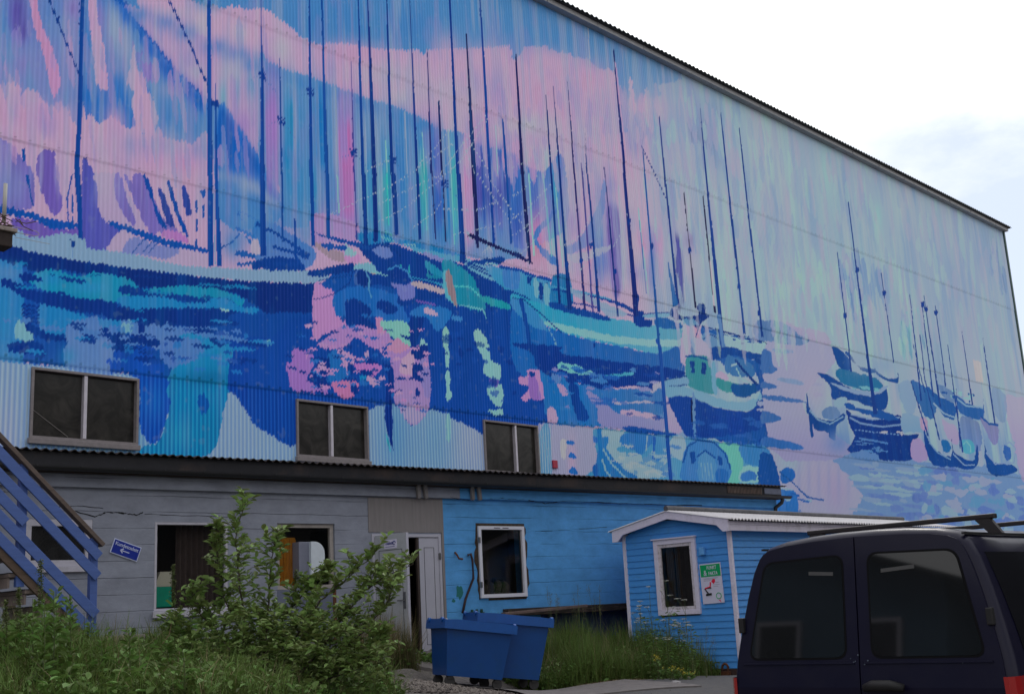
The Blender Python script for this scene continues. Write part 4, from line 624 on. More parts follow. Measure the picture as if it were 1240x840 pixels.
    tp('B4', [(-40, 520), (15, 520), (35, 560), (50, 620), (60, 700), (-40, 700)], (14, 66, 146), rough=1); tp('B4', [(60, 600), (90, 580), (125, 595), (128, 630), (100, 655), (65, 650)], (14, 84, 168), rough=.5); tp('B4', [(20, 690), (120, 690), (145, 740), (140, 800), (60, 840), (20, 820)], (18, 96, 180), rough=.8); tl('B4', [(55, 600), (120, 655), (190, 725), (270, 742)], (6, 9), (16, 72, 150), rough=.4); tp('B4', [(110, 790), (160, 790), (170, 805), (120, 805)], (16, 90, 176), rough=.5); tl('B4', [(60, 680), (120, 690)], 9, (170, 190, 206)); ripples([(948, 595), (985, 598), (985, 607), (955, 606)], [(16, 80, 166), (150, 184, 204)], 10, 4, 1.6, 15)
    # ---- water and far boats at the right
    poly([(1005, 540), (1125, 560), (1245, 580), (1255, 700), (1040, 640), (1045, 600)], (112, 140, 196), rough=1.5)
    ripples([(1040, 558), (1130, 565), (1130, 640), (1050, 640)], [(96, 112, 186), (140, 160, 200), (150, 178, 200), (88, 104, 182)], 60, 13, 3, 16, .9, .1)
    ripples([(1110, 560), (1240, 585), (1245, 650), (1110, 640)], [(96, 110, 186), (150, 178, 204), (84, 100, 180), (86, 140, 190), (166, 168, 206)], 110, 7, 5, 17, .9, .1)
    poly([(932, 395), (1005, 418), (1010, 440), (980, 470), (975, 500), (1030, 540), (1005, 556), (932, 542)], (168, 150, 198), rough=1); blob(985, 470, 20, 30, (186, 156, 200), .8)
    for P in ([(20, 8), (110, 12), (120, 28), (40, 26)], [(45, 150), (120, 152), (175, 175), (150, 182), (60, 165)]): tp('B4', P, (112, 132, 188), rough=.5)
    for P in ([(-20, 230), (60, 235), (175, 262), (170, 272), (60, 262), (-20, 250)], [(-30, 310), (30, 318), (60, 340), (50, 355), (-30, 368)], [(-30, 440), (40, 440), (160, 475), (160, 495), (60, 490), (-30, 475)], [(-30, 20), (15, 20), (20, 80), (45, 110), (-30, 130)], [(-30, 165), (20, 175), (40, 195), (-30, 200)]): tp('B4', P, (36, 88, 168), rough=.8)
    tp('T8', [(-60, 715), (40, 712), (110, 740), (190, 780), (190, 820), (130, 830), (0, 810), (-60, 800)], (64, 104, 174), rough=.9); tp('T8', [(60, 710), (140, 740), (270, 770), (300, 830), (190, 800), (130, 760)], (176, 138, 184), a=.8)
    # blue streaks above the far boats
    def drips(x0, x1, y0, y1, cols, n, w, hmin, hmax, seed, al=.75):
        r_ = np.random.RandomState(seed)
        for _ in range(n):
            x = r_.uniform(x0, x1); y = r_.uniform(y0, y1); h = r_.uniform(hmin, hmax); ww = w*r_.uniform(.5, 1.4); poly([(x-ww*.6, y), (x+ww*.4, y-ww), (x+ww+h*.05, y+h*.5), (x+h*.11, y+h), (x-ww+h*.05, y+h*.6)], cols[r_.randint(len(cols))], al, .5)
    drips(1016, 1046, 302, 340, [(84, 118, 188), (100, 132, 192)], 22, 2.6, 18, 60, 60); drips(1046, 1076, 318, 350, [(96, 130, 190), (112, 146, 196)], 18, 2.2, 12, 44, 61); drips(1090, 1122, 372, 404, [(66, 136, 182), (96, 170, 180), (90, 140, 196)], 20, 2.2, 12, 40, 62); drips(1196, 1216, 290, 330, [(100, 126, 186)], 10, 2, 12, 40, 63)
    drips(800, 1210, 140, 400, [(150, 190, 182), (176, 162, 206), (132, 150, 200), (168, 188, 200), (188, 166, 204)], 420, 2.4, 14, 60, 64, .38); drips(930, 1100, 300, 420, [(150, 196, 176), (186, 164, 204)], 70, 2.2, 12, 46, 65, .45)
    drips(780, 930, 90, 300, [(116, 146, 196), (186, 158, 200), (150, 190, 186)], 110, 3, 16, 60, 66, .45); drips(560, 800, 90, 200, [(206, 146, 186), (176, 150, 204), (210, 178, 208)], 110, 3, 14, 50, 67, .4); drips(0, 320, 20, 190, [(206, 150, 190), (120, 146, 200), (160, 136, 196)], 90, 3.2, 18, 60, 68, .35)
    for P in ([(310, 0), (345, 10), (395, 60), (395, 110), (375, 110), (340, 90)], [(372, 30), (395, 30), (450, 110), (520, 125), (520, 110), (440, 90)], [(515, 100), (560, 145), (625, 150), (628, 120), (632, 170), (600, 170), (540, 145)]): tp('B4', P, (14, 62, 140), rough=.5)
    tp('B4', [(335, 105), (380, 110), (450, 130), (520, 150), (560, 190), (520, 210), (420, 200), (350, 170), (330, 130)], (18, 96, 150), rough=.8); tb('B4', 560, 90, 60, 40, (120, 150, 196), .7); tb('B4', 440, 60, 40, 50, (140, 160, 200), .6)
    tp('B4', [(235, 125), (300, 140), (400, 200), (500, 220), (570, 190), (575, 290), (520, 300), (400, 260), (310, 250), (300, 185)], (12, 58, 138), rough=.6); tp('B4', [(300, 170), (380, 215), (500, 235), (570, 205), (575, 185), (500, 215), (390, 198)], (120, 150, 204), rough=.4); ripples([(1032, 466), (1070, 470), (1070, 474), (1034, 471)], [(60, 170, 190)], 12, 4, 1, 18)
    tp('B4', [(188, 215), (200, 290), (240, 340), (310, 355), (365, 320), (370, 350), (330, 380), (325, 450), (300, 440), (285, 410), (230, 400), (215, 370), (220, 430), (205, 430), (195, 330), (185, 310)], (12, 58, 138), rough=.5); tl('B4', [(200, 305), (240, 350), (300, 372), (365, 335)], 7, (110, 160, 206)); tp('B4', [(260, 330), (290, 290), (330, 290), (350, 330), (310, 350)], (70, 110, 180)); tp('B4', [(320, 260), (370, 240), (380, 270), (340, 300)], (130, 170, 200))
    tb('B4', 340, 460, 60, 60, (90, 120, 188), .8)
    tp('B4', [(375, 300), (420, 330), (520, 350), (645, 330), (650, 420), (730, 420), (700, 470), (685, 550), (400, 520), (420, 430), (395, 380)], (8, 44, 128), rough=.8); tl('B4', [(395, 340), (450, 370), (550, 385), (645, 375)], 9, (96, 130, 192)); tl('B4', [(400, 325), (500, 350), (640, 340)], 7, (110, 140, 196)); tl('B4', [(420, 400), (520, 412), (640, 425)], 6, (90, 130, 190), dash=16); tl('B4', [(440, 440), (580, 465)], 9, (60, 110, 186)); ripples([(1035, 530), (1080, 535), (1075, 548), (1040, 545)], [(70, 120, 190)], 8, 7, 1, 19); ripples([(1063, 520), (1095, 523), (1095, 526), (1065, 524)], [(190, 180, 196)], 6, 3, 1.2, 20)
    tp('B4', [(375, 265), (440, 290), (520, 300), (645, 350), (560, 350), (430, 310), (380, 300)], (20, 70, 150)); tp('B4', [(400, 250), (470, 280), (520, 300), (460, 300), (410, 280)], (150, 180, 206)); tp('B4', [(650, 320), (740, 345), (770, 410), (690, 410), (650, 410)], (116, 156, 200), rough=.7); tp('B4', [(400, 520), (440, 500), (520, 515), (530, 550), (440, 545)], (86, 120, 186)); tp('B4', [(690, 470), (730, 440), (760, 480), (770, 545), (700, 550)], (166, 130, 184), rough=.7); tp('B4', [(735, 345), (765, 345), (770, 400), (745, 400)], (180, 124, 170), rough=.5)
    tp('B4', [(630, 180), (700, 170), (720, 260), (700, 330), (660, 300)], (106, 140, 190), rough=.9, a=.8)
    tp('B4', [(695, 160), (740, 180), (820, 240), (800, 340), (760, 330), (720, 250)], (28, 84, 156), rough=.8); tp('B4', [(770, 190), (830, 240), (900, 270), (905, 350), (850, 330), (800, 260)], (24, 74, 150), rough=.8); tl('B4', [(800, 270), (850, 320), (915, 345)], 8, (120, 160, 204)); tp('B4', [(905, 230), (960, 270), (1040, 290), (1040, 250), (1045, 340), (990, 350), (930, 320)], (26, 80, 158), rough=.7); tl('B4', [(915, 250), (960, 285), (1040, 292)], 8, (110, 160, 206)); tl('B4', [(925, 320), (980, 350), (1030, 355)], 7, (120, 160, 206)); tp('B4', [(820, 180), (900, 220), (900, 270), (850, 240)], (70, 110, 180)); ripples([(1140, 468), (1180, 478), (1180, 488), (1145, 478)], [(120, 190, 196), (20, 70, 150)], 14, 3, 1.4, 21)
    tp('B4', [(1030, 340), (1080, 370), (1115, 375), (1110, 460), (1090, 470), (1050, 400)], (120, 90, 170), rough=.8, a=.8); tl('B4', [(1030, 335), (1070, 370), (1115, 378)], 9, (26, 70, 150))
    tp('B4', [(840, 350), (880, 370), (920, 400), (920, 470), (870, 440)], (176, 134, 186), a=.8); tp('B4', [(930, 340), (1020, 370), (1030, 500), (950, 480)], (76, 96, 172), a=.8)
    tp('B4', [(755, 400), (770, 430), (800, 490), (885, 530), (890, 440), (895, 500), (960, 545), (1000, 540), (1010, 470), (1020, 540), (990, 590), (900, 580), (800, 570), (760, 480)], (12, 56, 136), rough=.6); tl('B4', [(780, 460), (820, 510), (885, 545)], 6, (120, 160, 206)); tl('B4', [(895, 515), (950, 572), (1000, 570)], 6, (130, 160, 206)); tp('B4', [(840, 455), (870, 450), (885, 500), (850, 500)], (16, 90, 160)); tp('B4', [(940, 450), (985, 450), (1000, 500), (960, 515), (940, 490)], (60, 150, 180)); tl('B4', [(945, 470), (960, 455), (980, 480), (980, 510)], 6, (120, 190, 196))
    tp('B4', [(1045, 440), (1055, 500), (1100, 560), (1180, 570), (1205, 600), (1130, 625), (1065, 600), (1050, 520)], (16, 62, 140), rough=.6); tl('B4', [(1055, 510), (1100, 565), (1190, 560), (1200, 490), (1170, 460), (1130, 480), (1130, 530)], 7, (130, 150, 196)); tp('B4', [(1140, 480), (1170, 485), (1175, 540), (1145, 540)], (40, 80, 160))
    tp('B4', [(1145, 240), (1200, 240), (1245, 280), (1250, 640), (1215, 600), (1190, 460), (1160, 360)], (182, 150, 194), rough=1, a=.85); tp('B4', [(1085, 200), (1150, 230), (1150, 360), (1100, 330)], (96, 124, 184), a=.7)
    tp('B4', [(990, 60), (1030, 68), (1042, 172), (1005, 165)], (196, 160, 150), rough=.1, sm=0, a=.7)
    # ---- masts
    dk = (10, 46, 132); vk = (30, 18, 78)
    def mast(segs, col, cross=None):
        for t, P, w in segs: tl(t, P, w, col, rough=.12)
        if cross:
            t, x, y = cross
            for k in range(3): tl(t, [(x-18+k*3, y+k*13-12), (x+20, y+k*13-6)], 9, dk, rough=.3)
            tl(t, [(x-16, y+8), (x-60, y+20)], 2, (60, 90, 160)); tl(t, [(x+18, y+20), (x+70, y+80)], 2, (60, 90, 160))
    mast([('T1', [(404, -60), (400, 0), (384, 600)], (15, 22)), ('T1', [(384, 590), (374, 760), (374, 850)], (22, 28)), ('T5', [(376, 0), (386, 200), (392, 315)], (28, 20))], (12, 56, 142))
    mast([('T1', [(1011, -60), (1017, 840)], (18, 24)), ('T5', [(1017, 0), (1020, 450)], (24, 26))], (12, 60, 146)); mast([('T1', [(1043, 400), (1048, 840)], (3, 11)), ('T5', [(1047, 0), (1062, 450)], (12, 26))], (12, 60, 146))
    tl('T5', [(1035, 100), (1042, 440)], 5, (140, 170, 210))
    tl('T1', [(235, -10), (275, 90), (330, 230), (390, 370)], (9, 7), (14, 50, 132)); tl('T1', [(812, -10), (850, 60), (920, 210), (960, 310), (1008, 415)], (10, 8), (12, 44, 128), rough=.4)
    for x, y in ((285, 83), (380, 105), (385, 10), (385, 47)): tp('T1', [(x-10, y), (x, y-6), (x+10, y), (x, y+6)], dk)
    tl('T1', [(290, 85), (380, 105)], 2, (90, 110, 170)); tl('T1', [(285, 0), (385, 40)], 2, (90, 110, 170))
    tp('T1', [(1020, 490), (1040, 478), (1060, 490), (1058, 520), (1030, 515)], dk)
    mast([('T2', [(22, -10), (28, 330), (30, 840)], (4, 22)), ('T6', [(30, 0), (36, 400)], (20, 28))], (14, 52, 138), ('T2', 28, 362))
    mast([('T2', [(115, 270), (122, 840)], (3, 8)), ('T6', [(125, 0), (130, 330)], 8)], (18, 60, 140), ('T2', 120, 582)); mast([('T6', [(187, 210), (192, 380)], (8, 14))], (14, 58, 142))
    mast([('T2', [(257, -10), (262, 400), (264, 840)], (5, 18)), ('T6', [(266, 0), (278, 350)], 19)], (12, 54, 138), ('T2', 260, 440)); mast([('T2', [(318, -10), (342, 840)], (7, 18)), ('T6', [(343, 0), (350, 310)], 19)], (14, 60, 142))
    mast([('T2', [(460, 300), (474, 840)], (3, 8)), ('T6', [(476, 0), (487, 320)], 8)], (66, 44, 130), ('T2', 470, 735)); mast([('T2', [(494, -10), (518, 840)], (5, 17)), ('T6', [(520, 0), (532, 340)], 19)], (12, 50, 134)); mast([('T2', [(540, -10), (572, 840)], (8, 23)), ('T6', [(573, 0), (580, 330)], 24)], (14, 36, 118))
    mast([('T2', [(632, -10), (645, 420), (658, 840)], (3, 20)), ('T6', [(664, 0), (680, 300)], 21)], (16, 44, 128), ('T2', 660, 772)); mast([('T2', [(743, -10), (778, 840)], (5, 14)), ('T6', [(781, 0), (793, 320)], 15)], (16, 44, 128)); mast([('T2', [(828, 240), (850, 840)], (4, 11)), ('T6', [(852, 0), (868, 315)], 8)], (44, 28, 100))
    mast([('T2', [(885, 487), (900, 840)], (7, 9)), ('T6', [(905, 0), (918, 330)], 8)], vk, ('T6', 912, 45)); mast([('T2', [(937, -10), (978, 840)], (7, 17)), ('T6', [(980, 0), (1004, 420)], (18, 26))], (12, 44, 128)); mast([('T2', [(1018, 165), (1056, 840)], (5, 22)), ('T6', [(1055, 0), (1072, 360)], (19, 14))], vk)
    mast([('T2', [(1083, -10), (1132, 840)], (8, 17)), ('T6', [(1134, 0), (1152, 340)], 13)], (14, 50, 136)); mast([('T2', [(1193, 570), (1212, 840)], (8, 14)), ('T6', [(1215, 0), (1235, 340)], 11)], (14, 60, 142)); mast([('T3', [(17, 265), (50, 840)], (5, 20)), ('T7', [(50, 0), (86, 435)], (17, 16))], (34, 20, 84))
    tp('T7', [(-10, 372), (80, 415), (90, 437), (-10, 392)], (34, 20, 84)); tp('T6', [(990, 380), (1008, 380), (1010, 430), (985, 430)], (12, 44, 128))
    for a, b, c in (((('T3', [(163, 462), (188, 840)], (4, 9))), ('T7', [(190, 0), (232, 630)], (8, 12)), (16, 34, 110)), (('T3', [(198, 410), (230, 840)], (4, 10)), ('T7', [(230, 0), (262, 440), (282, 660)], (10, 22)), (14, 36, 112)), (('T3', [(267, 392), (300, 840)], (4, 8)), ('T7', [(303, 0), (352, 660)], (7, 11)), (56, 30, 100)), (('T3', [(333, 780), (340, 840)], (3, 6)), ('T7', [(340, 0), (392, 670)], (6, 9)), (84, 50, 130)),
                    (('T3', [(352, 640), (363, 840)], (2, 8)), ('T7', [(365, 0), (422, 670)], (8, 14)), (16, 40, 120)), (('T3', [(445, 810), (450, 840)], (3, 5)), ('T7', [(450, 0), (512, 690)], (5, 10)), (28, 34, 112)), (('T3', [(492, 240), (545, 840)], (5, 13)), ('T7', [(543, 0), (602, 690)], (13, 24)), (26, 28, 108)), (('T3', [(633, 730), (642, 840)], (4, 6)), ('T7', [(642, 0), (714, 850)], (6, 14)), (20, 70, 150)),
                    (('T3', [(712, 560), (738, 840)], (5, 9)), ('T7', [(738, 0), (802, 630)], (8, 12)), (14, 44, 126)), (('T3', [(910, 500), (938, 840)], (3, 9)), ('T7', [(938, 0), (1022, 850)], (9, 22)), (14, 46, 130)), (('T3', [(1010, 548), (1040, 840)], (4, 8)), ('T7', [(1040, 0), (1125, 775)], (8, 12)), (16, 50, 130)), (('T3', [(1100, 620), (1123, 840)], (3, 8)), ('T7', [(1123, 0), (1212, 790)], (6, 11)), (16, 50, 130)),
                    (('T7', [(833, 90), (887, 650)], (4, 9)), ('T7', [(925, 108), (982, 675)], (4, 9)), (40, 20, 66)), (('T7', [(755, 430), (790, 640)], (4, 28)), ('T7', [(610, 160), (650, 580)], (2, 5)), (20, 84, 158))):
        mast([a, b], c)
    tl('B3', [(700, -40), (715, 0), (770, 650)], (13, 18), (12, 66, 156), rough=.2)
    tl('T7', [(1000, 680), (1025, 840)], (18, 16), (30, 100, 180)); tl('B3', [(395, -20), (400, 0)], 10, dk)
    for t, x, y in (('T7', 262, 440), ('T7', 333, 420), ('T7', 382, 345), ('T7', 498, 470), ('T7', 675, 350), ('T7', 565, 230), ('T7', 860, 370), ('T7', 983, 440), ('T7', 1098, 545), ('T7', 1195, 675), ('T8', 430, 465), ('T8', 372, 686), ('T8', 562, 578), ('T8', 748, 633), ('T8', 763, 655), ('T8', 812, 672)): tp(t, [(x-8, y-8), (x+6, y-12), (x+9, y+8), (x-5, y+14)], dk, rough=.5)
    for P, w in (([(387, 135), (475, 840), (520, 1165)], (4, 20)), ([(335, 380), (390, 840), (402, 960)], (3, 8)), ([(548, 480), (597, 840), (608, 915)], (3, 7)), ([(685, 580), (705, 760), (742, 1100)], (2, 8)), ([(755, 590), (790, 840), (835, 1130)], (3, 8)), ([(745, 630), (765, 800), (800, 1080)], (3, 8)), ([(810, 640), (860, 1030)], (2, 6)), ([(938, 765), (990, 1120)], (2, 7)), ([(735, 780), (760, 1000), (830, 1290)], (3, 7)), ([(870, 830), (942, 1350)], (3, 7)), ([(1040, 800), (1098, 1210)], (3, 7)), ([(690, 1000), (775, 1270)], (3, 8)), ([(910, 1040), (930, 1330)], (3, 5)), ([(700, 820), (760, 1060)], (2, 5))): tl('T8', P, w, (22, 50, 132), rough=.15)
    tl('T3', [(625, 705), (690, 840)], 6, dk, dash=18); tl('T7', [(690, 0), (748, 122)], 6, dk, dash=18)
    # light verticals and rigging
    for t, P, w, c in (('T2', [(385, 420), (392, 840)], 6, 'W'), ('T6', [(392, 0), (400, 195)], 5, 'N'), ('T2', [(720, 540), (732, 840)], 8, 'W'), ('T2', [(626, 680), (634, 840)], 6, 'N'), ('T6', [(632, 0), (642, 250)], 6, (60, 190, 180)), ('T2', [(805, 640), (815, 840)], 6, 'N'), ('T6', [(815, 0), (826, 270)], 6, (70, 190, 180)), ('T2', [(930, 625), (942, 840)], 8, (160, 196, 210)), ('T6', [(945, 0), (960, 345)], 6, (110, 200, 190)), ('T2', [(1160, 600), (1170, 840)], 6, 'N'), ('T7', [(150, 0), (190, 400)], 8, (130, 190, 200)), ('T7', [(80, 0), (105, 400)], 8, 'N'), ('T7', [(210, 60), (245, 450)], 6, 'N'),
                       ('T3', [(365, 90), (400, 700)], 3, (196, 196, 210)), ('T3', [(500, 300), (560, 840)], 7, (206, 150, 188)), ('T7', [(515, 60), (540, 560)], 5, (190, 190, 210)), ('T7', [(790, 30), (840, 620)], 5, (190, 180, 205)), ('T7', [(960, 420), (978, 640)], 7, (206, 160, 180)), ('T7', [(610, 160), (660, 590)], 4, (110, 190, 180))): tl(t, P, w, c, a=.85)
    rg = (196, 204, 220)
    for t, P in (('T2', [(530, 825), (650, 768)]), ('T2', [(790, 795), (930, 640)]), ('T2', [(890, 840), (1120, 545)]), ('T2', [(985, 790), (1125, 570)]), ('T2', [(1000, 680), (1060, 840)]), ('T2', [(1040, 700), (1130, 830)]), ('T2', [(740, 840), (960, 690)]), ('T6', [(360, 195), (480, 140), (650, 60), (750, 0)]), ('T6', [(590, 150), (770, 60), (900, 0)]), ('T6', [(590, 235), (700, 180), (850, 60), (990, -60)]), ('T6', [(760, 260), (860, 190), (900, 130)]), ('T6', [(905, 172), (1060, 178), (1180, 130)]), ('T6', [(1000, 290), (1190, 240)]), ('T6', [(1070, 0), (1240, 240)]), ('T6', [(1110, 0), (1240, 180)]), ('T6', [(950, 300), (1000, 285)]),
                 ('T7', [(0, 110), (60, 70), (130, 0)]), ('T7', [(0, 215), (60, 180), (190, 50)]), ('T7', [(0, 300), (100, 230), (170, 140)]), ('T7', [(0, 190), (100, 300)]), ('T7', [(40, 390), (120, 310)]), ('T7', [(250, 350), (330, 300), (380, 200)]), ('T7', [(330, 470), (390, 380), (450, 350)]), ('T7', [(490, 350), (540, 270), (560, 180)]), ('T3', [(0, 810), (100, 760)]), ('T3', [(180, 760), (230, 715)])): tl(t, P, 3.6, rg, dash=20)
    # edges step from rib to rib, as paint does on corrugated sheet
    rib = np.floor((XS+10)/PITCH).astype(int); jit = np.random.RandomState(77).normal(0, 1, rib.max()+2); dz = (.012*np.sin(2*math.pi*XS/PITCH+.6)+.004*jit[rib]+.005*jit[(rib//3)])*np.interp(XS, [18, 34], [1, .35])
    zz = ZS[:, None]+dz[None, :]; idx = np.clip(np.searchsorted(ZS, zz.ravel()).reshape(zz.shape), 0, NZ-1); CV[:] = CV[idx, np.arange(NX)[None, :]]
    # ---- brushwork: long dry strokes of paler and warmer paint over the light areas
    lum = CV.mean(-1); up_ = np.clip((235+.165*PX-PY)/25, 0, 1); light = np.clip((lum-.12)/.12, 0, 1)*(.12+.72*up_)
    b1 = np.clip((vnoise(7.0, .45, 50, 3)-.56)*7, 0, 1)*light*.28; mixin((212, 208, 226), b1)
    b2 = np.clip((vnoise(6.0, .30, 51, 3)-.57)*7, 0, 1)*light*.20*(PX < 860); mixin((208, 156, 190), b2)
    b3 = np.clip((vnoise(8.0, .5, 52, 3)-.57)*7, 0, 1)*light*.22; mixin((120, 158, 206), b3)
    b4 = np.clip((vnoise(3.0, 1.2, 53, 4)-.57)*7, 0, 1)*light*.20*(PX < 860); mixin((160, 130, 196), b4)
    b5 = np.clip((vnoise(5.0, .5, 54, 4)-.55)*6, 0, 1)*np.clip((.16-lum)/.1, 0, 1)*.16; mixin((30, 92, 176), b5)
    # ---- surface: corrugation-wise brush streaks, washed dirt, sheet laps
    st = vnoise(12.5, .35, 40, 2)-.5; st2 = vnoise(4.0, .22, 41, 3)-.5; g = vnoise(.8, .9, 42, 4)-.5
    f = 1+st*.16+st2*.14+g*.16; CV[:] = CV*f[..., None]
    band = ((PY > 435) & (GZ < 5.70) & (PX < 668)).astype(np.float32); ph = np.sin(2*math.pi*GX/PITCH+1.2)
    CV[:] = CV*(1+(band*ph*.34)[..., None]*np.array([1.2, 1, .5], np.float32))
    m = np.clip(vnoise(9, 9, 43, 2)*1.0-.78, 0, 1)*5; m = np.clip(m, 0, .12)[..., None]; CV[:] = CV*(1-m)+lc((150, 150, 165))*m*.8
    for zs in (2.13, 5.70, 9.25, 12.86):
        d = GZ-zs; CV[:] = CV*(1-.28*np.exp(-(d/.018)**2)[..., None])
        # screw heads just above the lap
        sc = (np.abs(((GX/(PITCH*3)) % 1)-.5) < .07) & (np.abs(d-.05) < .013); CV[sc] *= .6
    # pigment balance: the blues lean to cobalt, the right end is greyer and duller
    mxc = CV.max(-1); sat = np.clip((mxc-CV[..., 0])/np.maximum(mxc, 1e-4), 0, 1)*np.clip((CV[..., 2]-CV[..., 1])/np.maximum(CV[..., 2], 1e-4)*3, 0, 1)*np.clip((.42-mxc)/.22, .12, 1)
    CV[..., 0] *= 1-.55*sat; CV[..., 1] *= 1+.14*sat
    rg_ = np.clip((PX-700)/140, 0, 1)[..., None]*np.clip((560-PY)/60, .35, 1)[..., None]
    lum = CV.mean(-1, keepdims=True); rg_ = rg_*np.clip((lum-.14)/.12, .1, 1); CV[:] = CV*(1-rg_*.42)+(lum*np.array([.90, 1.03, 1.06], np.float32)*.42)*rg_
    CV[:] = np.clip(CV, .002, 1.0)
paint()
# ================================================================== WAREHOUSE
E_BLD = empty('painted_warehouse', (0, YW, 0), label='huge corrugated metal warehouse covered by a blue and pink harbour mural of boats and masts', cat='warehouse')
def mural_mat():
    m = bpy.data.materials.new('mural_paint'); m.use_nodes = True; nt = m.node_tree; b = nt.nodes['Principled BSDF']; L = nt.links.new
    at = N(nt, 'ShaderNodeAttribute', attribute_name='paint'); L(at.outputs['Color'], b.inputs['Base Color'])
    b.inputs['Roughness'].default_value = .7; b.inputs['Specular IOR Level'].default_value = .12
    return m
WIN = [(7.99, 4.53, 9.74, 5.59), (12.97, 4.54, 14.61, 5.56), (17.85, 4.50, 19.52, 5.57)]   # X0,z0,X1,z1
def mural_wall():
    amp = .009
    yy = np.sin(2*math.pi*GX/PITCH)*amp
    lap = np.zeros_like(GZ)
    for zs in (2.13, 5.70, 9.25, 12.86): lap = np.where(GZ > zs, lap-.004, lap)
    # upper sheets lap over lower ones, each course leaning back again
    course = np.zeros_like(GZ); edges = [0, 2.13, 5.70, 9.25, 12.86, 16.6]
    for a, b in zip(edges[:-1], edges[1:]):
        sel = (GZ >= a) & (GZ < b); course[sel] = -.010*(1-(GZ[sel]-a)/(b-a))
    V = np.stack([GX, yy+course, GZ], -1).reshape(-1, 3)
    i = np.arange(NX-1)[None, :]; j = np.arange(NZ-1)[:, None]; a = (j*NX+i)
    ok = np.ones((NZ-1, NX-1), bool); cx = (XS[:-1]+XS[1:])/2; cz = (ZS[:-1]+ZS[1:])/2
    for x0, z0, x1, z1 in WIN: ok &= ~(((cx > x0) & (cx < x1))[None, :] & ((cz > z0) & (cz < z1))[:, None])
    a = a[ok]; Fq = np.stack([a, a+1, a+NX+1, a+NX], 1)
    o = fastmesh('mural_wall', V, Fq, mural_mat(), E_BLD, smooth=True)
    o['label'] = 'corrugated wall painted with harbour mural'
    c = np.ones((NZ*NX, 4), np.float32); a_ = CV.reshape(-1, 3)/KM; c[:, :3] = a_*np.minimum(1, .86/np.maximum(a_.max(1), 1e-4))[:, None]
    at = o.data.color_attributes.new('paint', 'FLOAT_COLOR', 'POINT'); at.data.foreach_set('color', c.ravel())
mural_wall()
M_STEEL = mat('dark_steel', (.035, .036, .04), .5, .3, noise=.25, nscale=6); M_TRIM = mat('grey_trim', (.32, .32, .33), .55, .2, noise=.15, nscale=5)
M_GTRIM = mat('green_trim', (.05, .10, .09), .5, .2, noise=.2)
M_WHITEWALL = mat('pale_cladding', (.45, .5, .55), .6, noise=.15, nscale=3)
# body behind the cladding
b = MB(); b.box(-3, .08, 0, 50.0, .12, 16.3) if False else None
b = MB(); b.quad((50.1, -.02, 0), (50.1, 30, 0), (50.1, 30, 16.4), (50.1, -.02, 16.4)); b.quad((50.1, 30, 0), (-3, 30, 0), (-3, 30, 16.4), (50.1, 30, 16.4)); b.quad((-3, 0, 0), (-3, 30, 0), (-3, 30, 16.4), (-3, 0, 16.4)); b.build('side_wall', M_WHITEWALL, E_BLD)
b = MB(); b.box(50.04, -.06, 0.1, 50.16, .02, 16.42); b.build('corner_trim', M_GTRIM, E_BLD)
b = MB(); b.box(-3, -.20, 16.36, 50.2, .0, 16.50)
for k in range(27): b.box(-3+k*1.97, -.215, 16.36, -3+k*1.97+.02, -.20, 16.50)
b.build('eave_gutter', M_TRIM, E_BLD)
# corrugated roof sheet with wavy lip
n = 2100; xs = np.linspace(-3, 50.35, n); wv = np.sin(2*math.pi*xs/.19)*.022
V = []; 
for yy, zz in ((-.30, 16.535), (-.30, 16.505), (15, 18.6)): pass
V = np.concatenate([np.stack([xs, np.full(n, y), z+wv], 1) for y, z in ((-.30, 16.51), (-.30, 16.54), (15, 18.4))])
ii = np.arange(n-1); Fq = np.concatenate([np.stack([ii+k*n, ii+1+k*n, ii+1+(k+1)*n, ii+(k+1)*n], 1) for k in (0, 1)])
fastmesh('roof_sheet', V, Fq, mat('dark_green_roof', (.02, .035, .032), .6, .2), E_BLD, smooth=False)
b = MB(); b.quad((-3, -.29, 16.49), (50.3, -.29, 16.49), (50.3, 0.05, 16.49), (-3, .05, 16.49)); b.quad((50.3, 15, 18.35), (50.3, 30, 16.4), (-3, 30, 16.4), (-3, 15, 18.35)); b.build('soffit', M_STEEL, E_BLD)
# three windows
M_WFR = mat('worn_window_wood', alb((92, 87, 88)), .75, noise=.18, nscale=14, bump=.3, stain=(.2, .19, .19), stain_amt=.4); M_MUL = mat('pale_aluminium', alb((142, 138, 145)), .45, .3, noise=.12)
M_GL1 = glass_mat('dusty_glass', (.018, .017, .015), .12, .7, 2.2, .4, (.075, .066, .058))
for k, (x0, z0, x1, z1) in enumerate(WIN):
    w = MB(); rect_frame(w, x0-.03, z0-.03, x1+.03, z1+.02, .042, -.05, .09); 
    fr = w.build('window', M_WFR, E_BLD, bevel=.004); fr['label'] = ['dusty twin-pane window at the left end of the mural', 'dusty twin-pane window in the middle of the three in the mural', 'greenish-dark twin-pane window beside the pale painted patch'][k]
    w = MB(); xm = x0+(x1-x0)*(.49, .48, .58)[k]; w.box(xm-.028, -.035, z0+.02, xm+.028, .05, z1-.03); w.build('mullion', M_MUL, fr, bevel=.003)
    w = MB(); w.box(x0-.06, -.09, z0-.115, x1+.05, -.02, z0-.03); w.build('sill', M_WFR, fr, bevel=.006)
    w = MB(); w.quad((x0, .045, z0), (x1, .045, z0), (x1, .045, z1), (x0, .045, z1)); w.build('pane', M_GL1, fr)
    if k == 0:
        w = MB(); w.bar((x0+.05, .04, z0+.42), (x0+.62, .04, z0+.04), .006); w.build('crack', mat('crack_glint', (.25, .23, .22), .4), fr)
